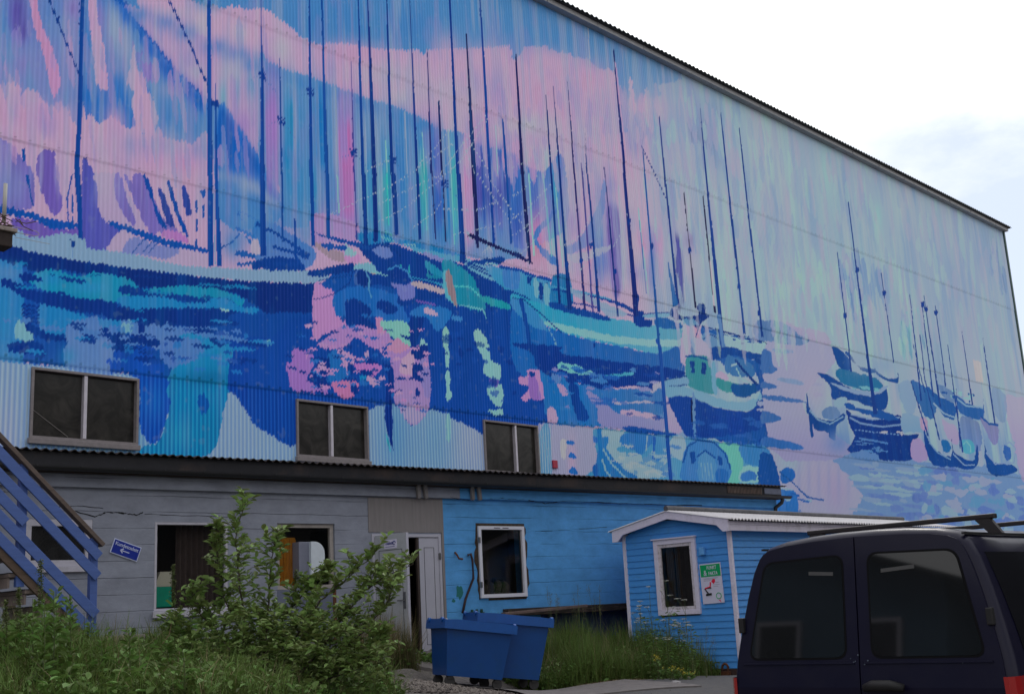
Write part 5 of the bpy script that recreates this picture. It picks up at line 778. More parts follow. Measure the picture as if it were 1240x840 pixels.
b = MB(); b.box(19.98, -.05, 4.66, 20.14, -.012, 4.84); b.build('alarm_box', mat('alarm_red', alb((122, 24, 44)), .5), E_BLD, bevel=.01)
for o in list(E_BLD.children): pass
# ================================================================== GROUND
CP = np.array([(6, 3, 0), (9, 3, 0), (4, 0, 0), (0, 0, 0), (-4, -3, 0), (12, 4, 0), (14, 8, .12), (10, 8, .25), (12, 10, .38), (13.3, 11.2, .36), (17.4, 11.6, .28), (16, 12.0, .34), (16.8, 13.2, .55), (18.4, 14.4, .75),
               (16, 14.6, .80), (14.1, 14.8, .98), (12.7, 14.8, .90), (10.5, 15.0, 1.15), (8.6, 15.2, 1.33), (7, 15.4, 1.4), (7, 13.8, 1.42), (5, 12, 1.35), (6, 10.5, 1.05), (8, 11, .85), (8, 9.5, .62), (9.5, 11.5, .75), (10.5, 12.5, .78), (4, 8.6, 1.0), (2, 6, .5),
               (1, 9, 1.1), (-2, 6, .8), (-5, 10, 1.3), (-5, 16, 1.5), (24, 10, .15), (30, 8, .1), (45, 12, .1), (24, 15, .4), (40, 2, 0), (20, -10, 0), (-15, -10, 0), (60, 20, 0), (-15, 5, .8), (12, 13.6, .84), (2, 14, 1.4)])
def _wheelpts():
    out = []
    for px, d, rz, L, W, zl, zr in ((563, 17.1, -24, 1.0, .74, .54, .39), (607, 17.6, -30, 1.06, .80, .49, .34)):
        c = EYE+ray(px, 795)*d; t = rad(rz)
        for sx in (-1, 1):
            for sy in (-1, 1): x, y = sx*L*.5, sy*W*.5; out.append((c[0]+x*math.cos(t)-y*math.sin(t), c[1]+x*math.sin(t)+y*math.cos(t), zl if sx < 0 else zr))
    return out
CP = np.concatenate([CP, np.array(_wheelpts())])
def gz(x, y):
    x = np.asarray(x, float); y = np.asarray(y, float)
    d2 = (x[..., None]-CP[:, 0])**2+(y[..., None]-CP[:, 1])**2+.05; w = 1/d2**1.6
    return (w*CP[:, 2]).sum(-1)/w.sum(-1)
def g1(x, y): return float(gz(np.array([x]), np.array([y]))[0])
def onG(x, y, far=40):
    r = ray(x, y); t = 4.0
    while t < far:
        p = EYE+r*t
        if p[2] < g1(p[0], p[1]): return p
        t += .04
    return EYE+r*far
def ground():
    xs = np.concatenate([[-900, -300, -100, -50, -30], np.arange(-20, 3, .8), np.arange(3, 22, .16), np.arange(22, 60, 1.2), [80, 150, 400, 900]]); ys = np.concatenate([[-900, -300, -100, -50, -30], np.arange(-20, 6, 1.0), np.arange(6, 18, .16), [18, 22, 30, 50, 100, 300, 900]])
    X, Y = np.meshgrid(xs, ys); Z = gz(np.clip(X, -20, 62), np.clip(Y, -20, 20)); rs = np.random.RandomState(2); Z = Z+rs.normal(0, .006, Z.shape)
    V = np.stack([X, Y, Z], -1).reshape(-1, 3); n = len(xs); i = np.arange(n-1)[None]; j = np.arange(len(ys)-1)[:, None]; a = (j*n+i).ravel(); Fq = np.stack([a, a+1, a+n+1, a+n], 1)
    m = mat('gravel_ground', (.135, .122, .112), .95, spec=.15, noise=.45, nscale=26, bump=.9, bscale=60, stain=(.20, .185, .165), stain_amt=.6, stain_scale=34)
    o = fastmesh('ground', V, Fq, m, smooth=True); tag(o, kind='structure')
ground()
# concrete apron in front of the door and under the bins, its broken front edge towards the gravel
edge_px = [(410, 797), (445, 803), (480, 808), (520, 814), (560, 822), (600, 834), (640, 846)]
E3 = [onG(*p) for p in edge_px]
def apron():
    b = MB(); n = 40; rs = random.Random(3); pts = []
    P = [Vector((p[0], p[1], 0)) for p in E3]; P.append(P[-1]+Vector((3, -.9, 0)))
    L = []
    for k in range(len(P)-1):
        for q in range(8): L.append(P[k].lerp(P[k+1], q/8))
    for p in L: p.x += rs.uniform(-.02, .02); p.y += rs.uniform(-.02, .02)
    rows = []
    for k, p in enumerate(L):
        row = []
        for w in (0, .18, .4, .8, 1.3, 2.0):
            x, y = p.x+w*.35, p.y+w*.94
            row.append((x, y, g1(x, y)+.05+rs.uniform(-.003, .003)))
        rows.append(row)
    for k in range(len(rows)-1):
        for j in range(5): b.quad(rows[k][j], rows[k+1][j], rows[k+1][j+1], rows[k][j+1])
        a, c = rows[k][0], rows[k+1][0]; b.quad(a, c, (c[0], c[1]-.01, c[2]-.12), (a[0], a[1]-.01, a[2]-.12))
    o = b.build('concrete_path', mat('old_concrete', (.17, .155, .15), .9, spec=.2, noise=.22, nscale=7, bump=.5, bscale=30, stain=(.09, .085, .08), stain_amt=.55, stain_scale=5)); tag(o, kind='structure')
apron()
def asphalt():
    b = MB(); xs = np.linspace(11.6, 19.4, 30); ys = np.linspace(7.5, 11.55, 16)
    for i in range(29):
        for j in range(15):
            q = [(xs[i+a], ys[j+c]) for a, c in ((0, 0), (1, 0), (1, 1), (0, 1))]; b.quad(*[(x, y, g1(x, y)+.03) for x, y in q])
    tag(b.build('yard_road', mat('asphalt', (.075, .073, .075), .9, noise=.25, nscale=20, bump=.5, bscale=90, stain=(.12, .11, .1), stain_amt=.5, stain_scale=3)), kind='structure')
asphalt()

# ================================================================== ANNEX
AT = .0904; AP = EYE+ray(493, 797)*19.35; AN = np.array([math.sin(AT), math.cos(AT), 0]); AD = np.array([math.cos(AT), -math.sin(AT), 0])
def sA(x, y, off=0):
    p = onplane(x, y, (AP-AN*off)*np.array([1, 1, 0]), AN); return float((p-AP)@AD), float(p[2])
def wA(s, off, z): p = AP+AD*s-AN*off; return (float(p[0]), float(p[1]), z)
EA = empty('low_building', (float(AP[0]), float(AP[1]), 0), -AT, label='low flat-roofed annex in grey and blue painted concrete below the mural', cat='building')
M_GREY = board_mat('grey_painted_concrete', alb((102, 105, 115)), .23, streak=.15, peel=(.10, .10, .11)); M_BLUE = board_mat('blue_painted_concrete', alb((62, 114, 160)), .23, streak=.14, peel=(.03, .12, .25))
M_TAUPE = mat('brown_grey_panel', alb((92, 88, 88)), .8, noise=.14, nscale=3, nstretch=(6, 1, .6)); M_BLK = mat('black_metal', alb((22, 22, 26)), .5, .2, noise=.3, nscale=4, nstretch=(1, 1, 1), stain=(.10, .06, .045), stain_amt=.35, stain_scale=1.5)
M_GUT = mat('black_gutter', (.022, .022, .025), .4); M_WH = mat('white_frame', alb((132, 130, 138)), .5, noise=.08, nscale=9, stain=(.25, .24, .24), stain_amt=.35, stain_scale=6); M_WHOLD = mat('peeling_white_wood', alb((150, 144, 148)), .75, noise=.18, nscale=24, stain=(.16, .13, .11), stain_amt=.7, stain_scale=11)
M_GLD = glass_mat('dark_window_glass', (.012, .012, .012), .05, .12, 1.5, .5); M_RUST = mat('rust', (.12, .045, .022), .9, noise=.4, nscale=20, bump=.4)
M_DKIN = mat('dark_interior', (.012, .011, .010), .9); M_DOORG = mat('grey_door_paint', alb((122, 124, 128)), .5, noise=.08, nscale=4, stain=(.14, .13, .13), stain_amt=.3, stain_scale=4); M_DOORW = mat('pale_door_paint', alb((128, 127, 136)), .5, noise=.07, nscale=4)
g0 = (-5.42, 2.49, -4.98+.0, 3.08)
g0 = (sA(30, 640)[0], 2.44, sA(112, 640)[0], 3.08); g1w = (sA(187, 680)[0], 1.80, sA(276, 680)[0], 3.06); g2w = (sA(336, 680)[0], 2.05, sA(406, 680)[0], 3.06)
dr = (sA(451, 700)[0], .96, sA(535, 700)[0], 2.90); bw = (sA(579, 680)[0], 1.80, sA(635, 680)[0], 3.05); sb = sA(537, 650)[0]; send = sA(938, 615)[0]
low = (sA(655, 750)[0], .9, sA(770, 735)[0]+.3, 1.50)
b = MB(); wall_holes(b, -16, sb, -.5, 3.85, [g0, g1w, g2w, dr]); b.build('grey_wall', M_GREY, EA)
b = MB(); wall_holes(b, sb, send, -.5, 3.85, [bw, (low[0], .2, low[2], 1.50)], reveal=.25); b.build('blue_wall', M_BLUE, EA); b = MB(); b.quad((send, 0, -.5), (send, 3.6, -.5), (send, 3.6, 3.85), (send, 0, 3.85)); b.build('end_wall', M_BLUE, EA)
b = MB(); b.box(sA(446, 640)[0], -.012, 2.93, sb-.0, 0, 3.50); b.box(dr[2]+.02, -.012, .9, sb, 0, 2.93); b.build('door_surround', M_TAUPE, EA)
b = MB(); b.box(-16, -.07, 3.515, sb+.35, 0, 3.70); b.build('grey_ledge', M_GREY, EA, bevel=.008); b = MB(); b.box(sb+.35, -.07, 3.515, send, 0, 3.70); b.build('blue_ledge', M_BLUE, EA, bevel=.008)
b = MB(); b.box(-16, -.16, 3.70, send+.05, 0, 3.74); b.build('eave_board', mat('old_brown_wood', alb((52, 46, 44)), .85, noise=.3, nscale=8, nstretch=(.4, 4, 4)), EA)
b = MB(); b.box(-16, -.22, 3.76, send+.0, -.19, 3.965); b.build('fascia', M_BLK, EA)
b = MB(); b.box(send-.62, -.235, 3.80, send-.02, -.221, 3.93); b.build('fascia_end_board', mat('grey_end_board', alb((78, 82, 96)), .7, noise=.15), EA)
b = MB()
for k in range(24): b.box(send-1.9+k*.05, -.232, 3.79, send-1.9+k*.05+.02, -.221, 3.94)
b.build('fascia_ribs', mat('rusty_ribs', alb((84, 72, 66)), .8, noise=.3), EA)
b = MB(); n = 10; yc, zc, R = -.265, 3.765, .06      # half-round gutter
P0 = [(yc+R*math.cos(t), zc+R*math.sin(t)) for t in np.linspace(math.pi, 2*math.pi, n)]
for k in range(n-1): b.quad((-16, *P0[k]), (send+.25, *P0[k]), (send+.25, *P0[k+1]), (-16, *P0[k+1]))
for q in range(44):
    s = -15.8+q*.6
    if s < send+.2: b.box(s, yc-R-.008, zc-.01, s+.02, yc-R+.002, zc+.012)
b.build('gutter', M_GUT, EA)
b = MB(); b.tube([(send-.02, -.26, 3.70), (send-.02, -.22, 3.62), (send-.10, -.1, 3.52), (send-.10, -.08, 3.3), (send-.10, -.08, 1.2)], .045, 8); b.build('downpipe', M_GUT, EA, smooth=True)
def annex_roof():
    n = 2200; xs = np.linspace(-16, send+.12, n); wv = np.sin(2*math.pi*xs/.13)*.016; V = np.concatenate([np.stack([xs, np.full(n, y), z+wv], 1) for y, z in ((-.30, 3.975), (-.30, 3.985), (1.0, 4.05), (3.4, 4.15))])
    ii = np.arange(n-1); Fq = np.concatenate([np.stack([ii+k*n, ii+1+k*n, ii+1+(k+1)*n, ii+(k+1)*n], 1) for k in (0, 1, 2)]); fastmesh('corrugated_roof', V, Fq, mat('dark_rusty_sheet', (.04, .03, .028), .8, noise=.4), EA)
annex_roof()
# cracks in the render
def crack(px, w=.008, off=.003, name='crack'):
    b = MB(); P = []
    rs = random.Random(int(px[0][0]))
    for k in range(len(px)-1):
        for q in range(6):
            x = px[k][0]+(px[k+1][0]-px[k][0])*q/6; y = px[k][1]+(px[k+1][1]-px[k][1])*q/6+rs.uniform(-.6, .6); P.append(sA(x, y, off))
    for k in range(len(P)-1):
        h = w*rs.uniform(.3, 1.3); b.quad((P[k][0], -off, P[k][1]-h/2), (P[k+1][0], -off, P[k+1][1]-h/2), (P[k+1][0], -off, P[k+1][1]+h/2), (P[k][0], -off, P[k][1]+h/2))
    return b.build(name, mat('crack_dark', (.01, .01, .01), 1), EA)
crack([(88, 618), (115, 625), (130, 620), (150, 621), (165, 623), (175, 619)], .02); crack([(60, 614), (100, 612), (130, 616)], .01); crack([(175, 622), (230, 624), (290, 626)], .008)
crack([(640, 606), (660, 609), (690, 606), (740, 609), (800, 611), (860, 612)], .016, .075); crack([(545, 601), (560, 605), (577, 606)], .01, .075); crack([(590, 604), (610, 603), (640, 605)], .008, .075); crack([(648, 643), (690, 641), (757, 636)], .007)
# windows
def annex_window(h, label, old=False, sill=.09, fr=.055, y=.05, m=None, pane=M_GLD):
    w = MB(); rect_frame(w, h[0]+.002, h[1]+.002, h[2]-.002, h[3]-.002, fr, y-.05, y+.03); o = w.build('window', m or M_WH, EA, bevel=.004); o['label'] = label
    if sill: w = MB(); w.box(h[0]-.03, -.05, h[1]-sill, h[2]+.03, .06, h[1]-.002); w.build('sill', m or M_WH, o, bevel=.004)
    w = MB(); w.quad((h[0], y, h[1]), (h[2], y, h[1]), (h[2], y, h[3]), (h[0], y, h[3])); w.build('pane', pane, o); return o
M_CLR = bpy.data.materials.new('see_through_glass'); M_CLR.use_nodes = True
nt = M_CLR.node_tree; nt.nodes.clear(); gl = N(nt, 'ShaderNodeBsdfGlossy', Roughness=.03); gl.inputs[0].default_value = (.8, .8, .8, 1); tr = N(nt, 'ShaderNodeBsdfTransparent'); tr.inputs[0].default_value = (.75, .74, .72, 1); fr_ = N(nt, 'ShaderNodeFresnel', IOR=1.5); ms = N(nt, 'ShaderNodeMixShader'); om = N(nt, 'ShaderNodeOutputMaterial')
nt.links.new(fr_.outputs[0], ms.inputs[0]); nt.links.new(tr.outputs[0], ms.inputs[1]); nt.links.new(gl.outputs[0], ms.inputs[2]); nt.links.new(ms.outputs[0], om.inputs[0])
annex_window(g0, 'wide white-framed window behind the blue stair railing', fr=.09, sill=.07)
w1 = annex_window(g1w, 'tall white-framed window with a green and white box behind the glass', fr=.036, pane=M_CLR)
# rooms behind the clear panes
def room(h, d=1.4, nm='room_behind_window'):
    b = MB(); x0, z0, x1, z1 = h[0]-.5, h[1]-.5, h[2]+.5, h[3]+.3; y0, y1 = .16, d
    b.quad((x0, y1, z0), (x1, y1, z0), (x1, y1, z1), (x0, y1, z1)); b.quad((x0, y0, z0), (x0, y1, z0), (x0, y1, z1), (x0, y0, z1)); b.quad((x1, y0, z0), (x1, y1, z0), (x1, y1, z1), (x1, y0, z1)); b.quad((x0, y0, z0), (x1, y0, z0), (x1, y1, z0), (x0, y1, z0)); b.quad((x0, y0, z1), (x1, y0, z1), (x1, y1, z1), (x0, y1, z1))
    b.build(nm, mat('room_shade', (.16, .145, .135), .9), EA)
room(g1w, 1.3)
b = MB(); zz = 0
xs = np.linspace(g1w[0]+.45, g1w[2]+.05, 60)
for k in range(59): b.quad((xs[k], .28+.03*math.sin(k*.9), g1w[1]-.1), (xs[k+1], .28+.03*math.sin((k+1)*.9), g1w[1]-.1), (xs[k+1], .28+.03*math.sin((k+1)*.9), g1w[3]), (xs[k], .28+.03*math.sin(k*.9), g1w[3]))
b.build('curtain', mat('brown_curtain', (.10, .075, .07), .95, noise=.2), EA, smooth=True)
# third window with its panelled-up lower half
w3 = annex_window(g2w, 'small square window with a cream frame above a grey panel', sill=.0, fr=.06, m=mat('cream_frame', alb((118, 112, 108)), .7, noise=.15, nscale=15, stain=(.2, .17, .14), stain_amt=.4), pane=M_CLR, y=.09)
room(g2w, .9)
b = MB(); b.box(g2w[0]-.01, -.006, .95, g2w[2]-.06, .02, g2w[1]-.01); b.build('infill_panel', mat('grey_panel', alb((72, 76, 90)), .75, noise=.1), EA, bevel=.003)
b = MB(); b.box(g2w[2]-.055, -.012, 1.2, g2w[2]+.0, 0, g2w[1]+.05); b.build('rusty_strip', M_RUST, EA)
# double door
xl, xr = dr[0], dr[2]
b = MB(); b.box(xl, -.02, .96, xl+.05, .12, 2.90); b.box(xr-.05, -.02, .96, xr, .12, 2.90); b.box(xl+.05, -.02, 2.85, xr-.05, .12, 2.90); b.box(xl, -.06, .84, xr, .14, .958); b.build('door_frame', M_DOORW, EA, bevel=.004)
b = MB(); b.box(xl-.3, .15, .9, xr+.3, .17, 3.0) if False else None
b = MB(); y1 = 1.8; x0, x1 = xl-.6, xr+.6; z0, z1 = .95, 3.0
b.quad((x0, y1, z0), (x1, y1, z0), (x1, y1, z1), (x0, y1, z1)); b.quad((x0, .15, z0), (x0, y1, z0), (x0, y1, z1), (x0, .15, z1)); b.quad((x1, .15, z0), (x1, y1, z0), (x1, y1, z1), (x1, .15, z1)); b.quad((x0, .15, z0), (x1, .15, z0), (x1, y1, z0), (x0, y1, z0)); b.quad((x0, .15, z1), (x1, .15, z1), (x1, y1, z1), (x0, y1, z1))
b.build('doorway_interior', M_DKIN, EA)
def leaf(m, w, h, t=.045):
    b = MB(); b.box(0, 0, 0, w, t, h)
    return b
pivl = bpy.data.objects.new('open_door', None)
W1 = (xr-xl)*.50
d = leaf(M_DOORG, W1, 1.93); od = d.build('open_door', M_DOORG, EA, bevel=.004); od.location = (xl+.05, -.02, .94); od['label'] = 'grey door leaf swung open'
# swing so that its free edge stands where the photograph has it
best = None
for a in np.linspace(0, 110, 111):
    s = xl+.05+W1*math.cos(rad(a)); off = .02+W1*math.sin(rad(a)); p = np.array(wA(s, off, 2.0)); dd = p-EYE; px = 620+F*(dd@RT)/(dd@FW)
    if best is None or abs(px-494) < best[0]: best = (abs(px-494), a)
OA = best[1]; print('door angle', OA)
od.rotation_euler = (0, 0, -rad(OA))
b = MB(); rect_frame(b, .09, .12, W1-.1, 1.68, .008, -.003, .004); b.build('door_moulding', mat('dark_groove', (.02, .02, .022), .7), od)
b = MB(); b.box(W1-.075, -.05, .86, W1-.06, 0, .875); b.bar((W1-.068, -.05, .868), (W1-.19, -.05, .868), .02); b.box(W1-.095, -.008, .74, W1-.045, -.001, 1.0); b.build('door_handle', mat('handle_metal', (.25, .25, .26), .35, .8), od, bevel=.003)
b = MB(); b.box(W1-.012, -.003, 0, W1+.003, .048, 1.93); b.build('door_edge', M_DOORW, od)
b = MB(); b.box(.22, -.008, 1.70, .50, -.001, 1.84); ds = b.build('door_sign', mat('sign_white', alb((176, 172, 190)), .5), od)
text_obj('sign_text', 'Toalett', .075, mat('sign_navy', alb((28, 34, 92)), .5), ds, (.325, -.0105, 1.785), bold=.001, sx=.9)
b = MB(); b.tube([(.45+.028*math.cos(t), -.0105, 1.785+.028*math.sin(t)) for t in np.linspace(0, 5.2, 12)], .007, 5); b.build('sign_emblem', MATS['sign_navy'], ds)
b = MB(); b.box(.25, -.0105, 1.725, .46, -.0085, 1.733); b.build('sign_line', MATS['sign_navy'], ds)
W2 = (xr-xl)*.29; b = leaf(M_DOORW, W2, 1.86); cdoor = b.build('closed_door', M_DOORW, EA, bevel=.004); cdoor.location = (xr-.05-W2, -.005, .98); cdoor['label'] = 'pale closed door leaf'
b = MB(); rect_frame(b, .1, .1, W2-.1, 1.70, .007, -.003, .004); b.build('door_moulding', MATS['dark_groove'], cdoor)
for z in (1.5, .3): b = MB(); b.box(W2-.01, -.02, z, W2+.035, -.001, z+.1); b.tube([(W2+.012, -.022, z-.01), (W2+.012, -.022, z+.11)], .012, 8); b.build('hinge', mat('handle_metal'), cdoor)
b = MB(); b.box(xr-.05-W2-.045, .0, .98, xr-.05-W2, .05, 2.85); b.build('door_jamb', mat('brown_jamb', (.05, .035, .03), .8), EA)
# blue-wall window with foam and torn render round it
def ragged(h, d, seed, m):
    rs = random.Random(seed); b = MB(); x0, z0, x1, z1 = h
    for side in (0, 1):
        n = 16; P = []
        for k in range(n+1):
            z = z0-.02+(z1-z0+.06)*k/n; w = d*(rs.uniform(.2, 1.0) if .1 < k/n < .96 else .15); P.append((z, w))
        for k in range(n):
            xa = x0 if side == 0 else x1; sg = -1 if side == 0 else 1
            b.quad((xa, -.004, P[k][0]), (xa+sg*P[k][1], -.004, P[k][0]), (xa+sg*P[k+1][1], -.004, P[k+1][0]), (xa, -.004, P[k+1][0])); b.quad((xa+sg*P[k][1]*.6, -.018, P[k][0]), (xa+sg*P[k][1], -.004, P[k][0]), (xa+sg*P[k+1][1], -.004, P[k+1][0]), (xa+sg*P[k+1][1]*.6, -.018, P[k+1][0]))
            b.quad((xa, -.016, P[k][0]), (xa+sg*P[k][1]*.6, -.018, P[k][0]), (xa+sg*P[k+1][1]*.6, -.018, P[k+1][0]), (xa, -.016, P[k+1][0]))
    b.box(x0-.02, -.012, z1, x1+.03, 0, z1+.05); b.box(x0+.2, -.008, z0-.04, x1, 0, z0)
    return b.build('torn_render', m, EA)
ragged(bw, .10, 4, mat('brown_foam', (.06, .042, .03), .95, noise=.6, nscale=22, bump=.6))
w4 = annex_window(bw, 'new white plastic window set in the blue wall with torn edges', sill=0, fr=.062, y=-.0, pane=M_CLR, m=mat('new_white_plastic', alb((156, 155, 163)), .35)); room(bw, 1.0)
b = MB(); rs = random.Random(5)
for k in range(5): b.tube([(bw[0]+.1+k*.17, .3, bw[1]-.1), (bw[0]+.14+k*.17, .28, bw[1]+.18+rs.uniform(-.05, .1)), (bw[0]+.22+k*.17, .3, bw[1]+.02)], [.10, .12, .05], 8)
b.build('sacks_inside', mat('sack_cloth', (.14, .125, .09), .95, noise=.3), EA, smooth=True)
b = MB(); b.box(bw[0]+.06, -.054, bw[3]-.035, bw[0]+.2, -.05, bw[3]-.02) if False else b.box(bw[0]+.36, -.056, bw[3]-.04, bw[0]+.50, -.0505, bw[3]-.028); b.box(bw[0]+.56, -.056, bw[3]-.04, bw[0]+.70, -.0505, bw[3]-.028); b.build('vent_slot', mat('dark_groove'), w4)
for z in (bw[1]+.18, bw[3]-.3): b = MB(); b.box(bw[0]-.02, -.075, z, bw[0]+.02, -.05, z+.1); b.build('hinge', mat('handle_metal'), w4)
# recess with timber beam at the foot of the blue wall
b = MB(); s0 = sA(668, 742)[0]
b.box(low[0]-.9, -.16, 1.47, low[2], -.0, 1.60); b.build('timber_beam', mat('tarred_timber', (.03, .022, .02), .85, noise=.5, nscale=10, nstretch=(.4, 3, 3), stain=(.22, .14, .11), stain_amt=.5, stain_scale=5), EA, bevel=.008)
b = MB(); b.quad((low[0], .24, .1), (low[2], .24, .1), (low[2], .24, 1.52), (low[0], .24, 1.52)); b.build('recess_wall', mat('shaded_blue_grey', alb((44, 52, 78)), .85, noise=.25, nscale=3), EA)  # back of the recess, its shade put into the darker blue-grey
# twin rafter ends and rusty fittings
for (xa, xb) in ((506, 515), (571, 580)):
    for x in (xa, xb):
        b = MB(); s, z = sA(x, 600, .09); b.bar((s-.03 if x == xa else s-.05, -.15, 3.73), (s+.02, -.09, 3.50), .07, .05, up=(0, 1, 0)); b.build('rafter_end', mat('weathered_wood', alb((92, 88, 88)), .85, noise=.3, nscale=10), EA, bevel=.004)
s, z = sA(568, 672); s2, z2 = sA(570, 700); s3, z3 = sA(558, 742); b = MB(); b.tube([(s-.05, -.02, z+.0), (s, -.05, z+.02), (s+.03, -.05, z-.08), (s2+.02, -.05, z2), (s3+.08, -.05, (z2+z3)/2-.05), (s3, -.05, z3)], .022, 7); b.build('rusty_pipe', mat('dark_rust_pipe', (.05, .028, .03), .8, noise=.3), EA, smooth=True)
s, z = sA(551, 672); b = MB(); b.tube([(s, 0, z+.05), (s, -.06, z), (s+.02, -.08, z-.06), (s+.10, -.08, z-.07)], .018, 6); b.build('rusty_hook', M_RUST, EA)
# green paint smears
def smear(px, py, w, h, name='paint_smear'):
    s, z = sA(px, py); rs = random.Random(int(px)); b = MB(); n = 14; c = (s, -.0035, z); P = [(s+w*rs.uniform(.5, 1)*math.cos(t), -.0035, z+h*rs.uniform(.5, 1)*math.sin(t)) for t in np.linspace(0, 6.2, n)]
    b.face(P); b.build(name, mat('green_smear', (.02, .17, .17), .8), EA)
smear(556, 716, .10, .16); smear(549, 727, .05, .04)
b = MB(); s, z = sA(571, 744); 
for k in range(9): b.box(s-.05+k*.035, -.04, z-.06-.02*math.sin(k), s-.02+k*.035, -.004, z+.05+.04*math.sin(k*2))
b.build('green_growth', mat('green_growth', (.02, .07, .045), .9), EA)

# things on and in the annex
def in_annex(o, s, off, z): o.location = wA(s, off, z); o.rotation_euler = (0, 0, -AT)
cab = empty('orange_cabinet', label='bright orange wooden cabinet standing behind the small square window', cat='cabinet'); in_annex(cab, sA(352, 655)[0]+.02, -.115, g2w[1]+.06)
M_OR = mat('orange_wood', (.80, .36, .03), .45, noise=.35, nscale=5, nstretch=(6, 1, 1))  # bright orange wood as a plain base colour
b = MB(); b.box(-.22, 0, 0, .13, .3, .74); b.build('cabinet_body', M_OR, cab, bevel=.01)
for k in range(3): b = MB(); b.box(-.21+k*.115, -.02, .03, -.10+k*.115, -.002, .71); b.build('cabinet_door', M_OR, cab, bevel=.006)
hood = empty('exhaust_hood', label='grey sheet-metal exhaust hood with rounded white end sticking out of the small window', cat='hood'); in_annex(hood, sA(370, 655)[0], .0, g2w[1]+.16); hood.scale = (.82, 1, .82)
M_HG = mat('hood_grey', alb((92, 94, 106)), .5, .3, noise=.1); M_HW = mat('hood_white', alb((150, 156, 162)), .5, .2, noise=.08)
b = MB(); b.box(-.22, -.10, .02, .08, .35, .68); b.build('hood_box', M_HG, hood, bevel=.01)
b = MB(); P = [(.0, .02)]+[(.08+.22*math.cos(t), .46+.22*math.sin(t)) for t in np.linspace(0, math.pi/2, 8)]+[(.0, .68)]; P = [(.0, .02), (.30, .02)]+[(.08+.22*math.cos(t), .46+.22*math.sin(t)) for t in np.linspace(0, math.pi/2, 8)]+[(.0, .68)]
b.face([(x, -.16, z) for x, z in P]); b.face([(x, .1, z) for x, z in P])
for k in range(len(P)): a, c = P[k], P[(k+1) % len(P)]; b.quad((a[0], -.16, a[1]), (c[0], -.16, c[1]), (c[0], .1, c[1]), (a[0], .1, a[1]))
b.build('hood_end', M_HW, hood, bevel=.004)
b = MB(); b.face([(-.22, -.09, 0), (.1, -.09, 0), (-.12, -.03, -.45), (-.34, -.03, -.45)]); b.face([(-.22, -.02, 0), (.1, -.02, 0), (-.12, .0, -.45), (-.34, .0, -.45)]); b.quad((.1, -.09, 0), (.1, -.02, 0), (-.12, 0, -.45), (-.12, -.03, -.45)); b.build('hood_brace', M_HG, hood)
lamp = empty('green_white_box', label='green crate with a cream tapered top standing inside the tall grey-wall window', cat='box'); in_annex(lamp, sA(200, 720)[0]+.02, -.12, g1w[1]+.06)
b = MB(); b.box(-.13, 0, 0, .14, .12, .29); b.build('crate_body', mat('green_plastic', alb((0, 118, 96)), .5, noise=.15), lamp, bevel=.01)
b = MB(); b.face([(-.13, 0, .292), (.14, 0, .292), (.14, 0, .50), (-.04, 0, .50)]); b.face([(-.13, .12, .292), (.14, .12, .292), (.14, .12, .50), (-.04, .12, .50)]); b.quad((-.13, 0, .292), (-.13, .12, .292), (-.04, .12, .5), (-.04, 0, .5)); b.quad((-.04, 0, .5), (.14, 0, .5), (.14, .12, .5), (-.04, .12, .5)); b.quad((.14, 0, .292), (.14, .12, .292), (.14, .12, .5), (.14, 0, .5)); b.build('crate_top', mat('cream_plastic', alb((150, 150, 138)), .6), lamp)
# direction sign
s, z = sA(152.5, 665.5, .02)
sg = empty('toilet_sign', label='tilted blue sign with white arrow and the word Kundetoalett on the grey wall', cat='sign'); sg.location = wA(s, .015, z); sg.rotation_euler = (0, rad(19), -AT)
M_SB = mat('sign_blue', alb((10, 28, 104)), .35); M_SW = mat('sign_letter_white', alb((176, 182, 205)), .4)
b = MB(); b.box(-.21, -.004, -.105, .21, .004, .105); b.build('sign_border', M_SW, sg, bevel=.003); b = MB(); b.box(-.197, -.007, -.092, .197, -.0042, .092); b.build('sign_plate', M_SB, sg)
text_obj('sign_text', 'Kundetoalett', .070, M_SW, sg, (0, -.0085, .044), bold=.0005, sx=.95)
b = MB(); b.box(-.055, -.0100, -.032, .06, -.0075, -.020); b.bar((-.075, -.009, -.026), (-.035, -.009, .006), .014, .002, up=(0, 1, 0)); b.bar((-.075, -.009, -.026), (-.035, -.009, -.058), .014, .002, up=(0, 1, 0)); b.build('arrow', M_SW, sg)
# concrete step at the stair foot
p = onY(139, 778, 14.5); b = MB(); b.box(-.42, -.2, -.25, .32, .25, .0); st = b.build('stone_step', mat('pale_step', (.22, .19, .18), .9, noise=.3, nscale=9, bump=.5, stain=(.12, .06, .045), stain_amt=.6, stain_scale=3), bevel=.015); st.location = (p[0], p[1], onY(139, 769, 14.5)[2]); tag(st, 'pale concrete step block at the foot of the blue staircase', 'step')

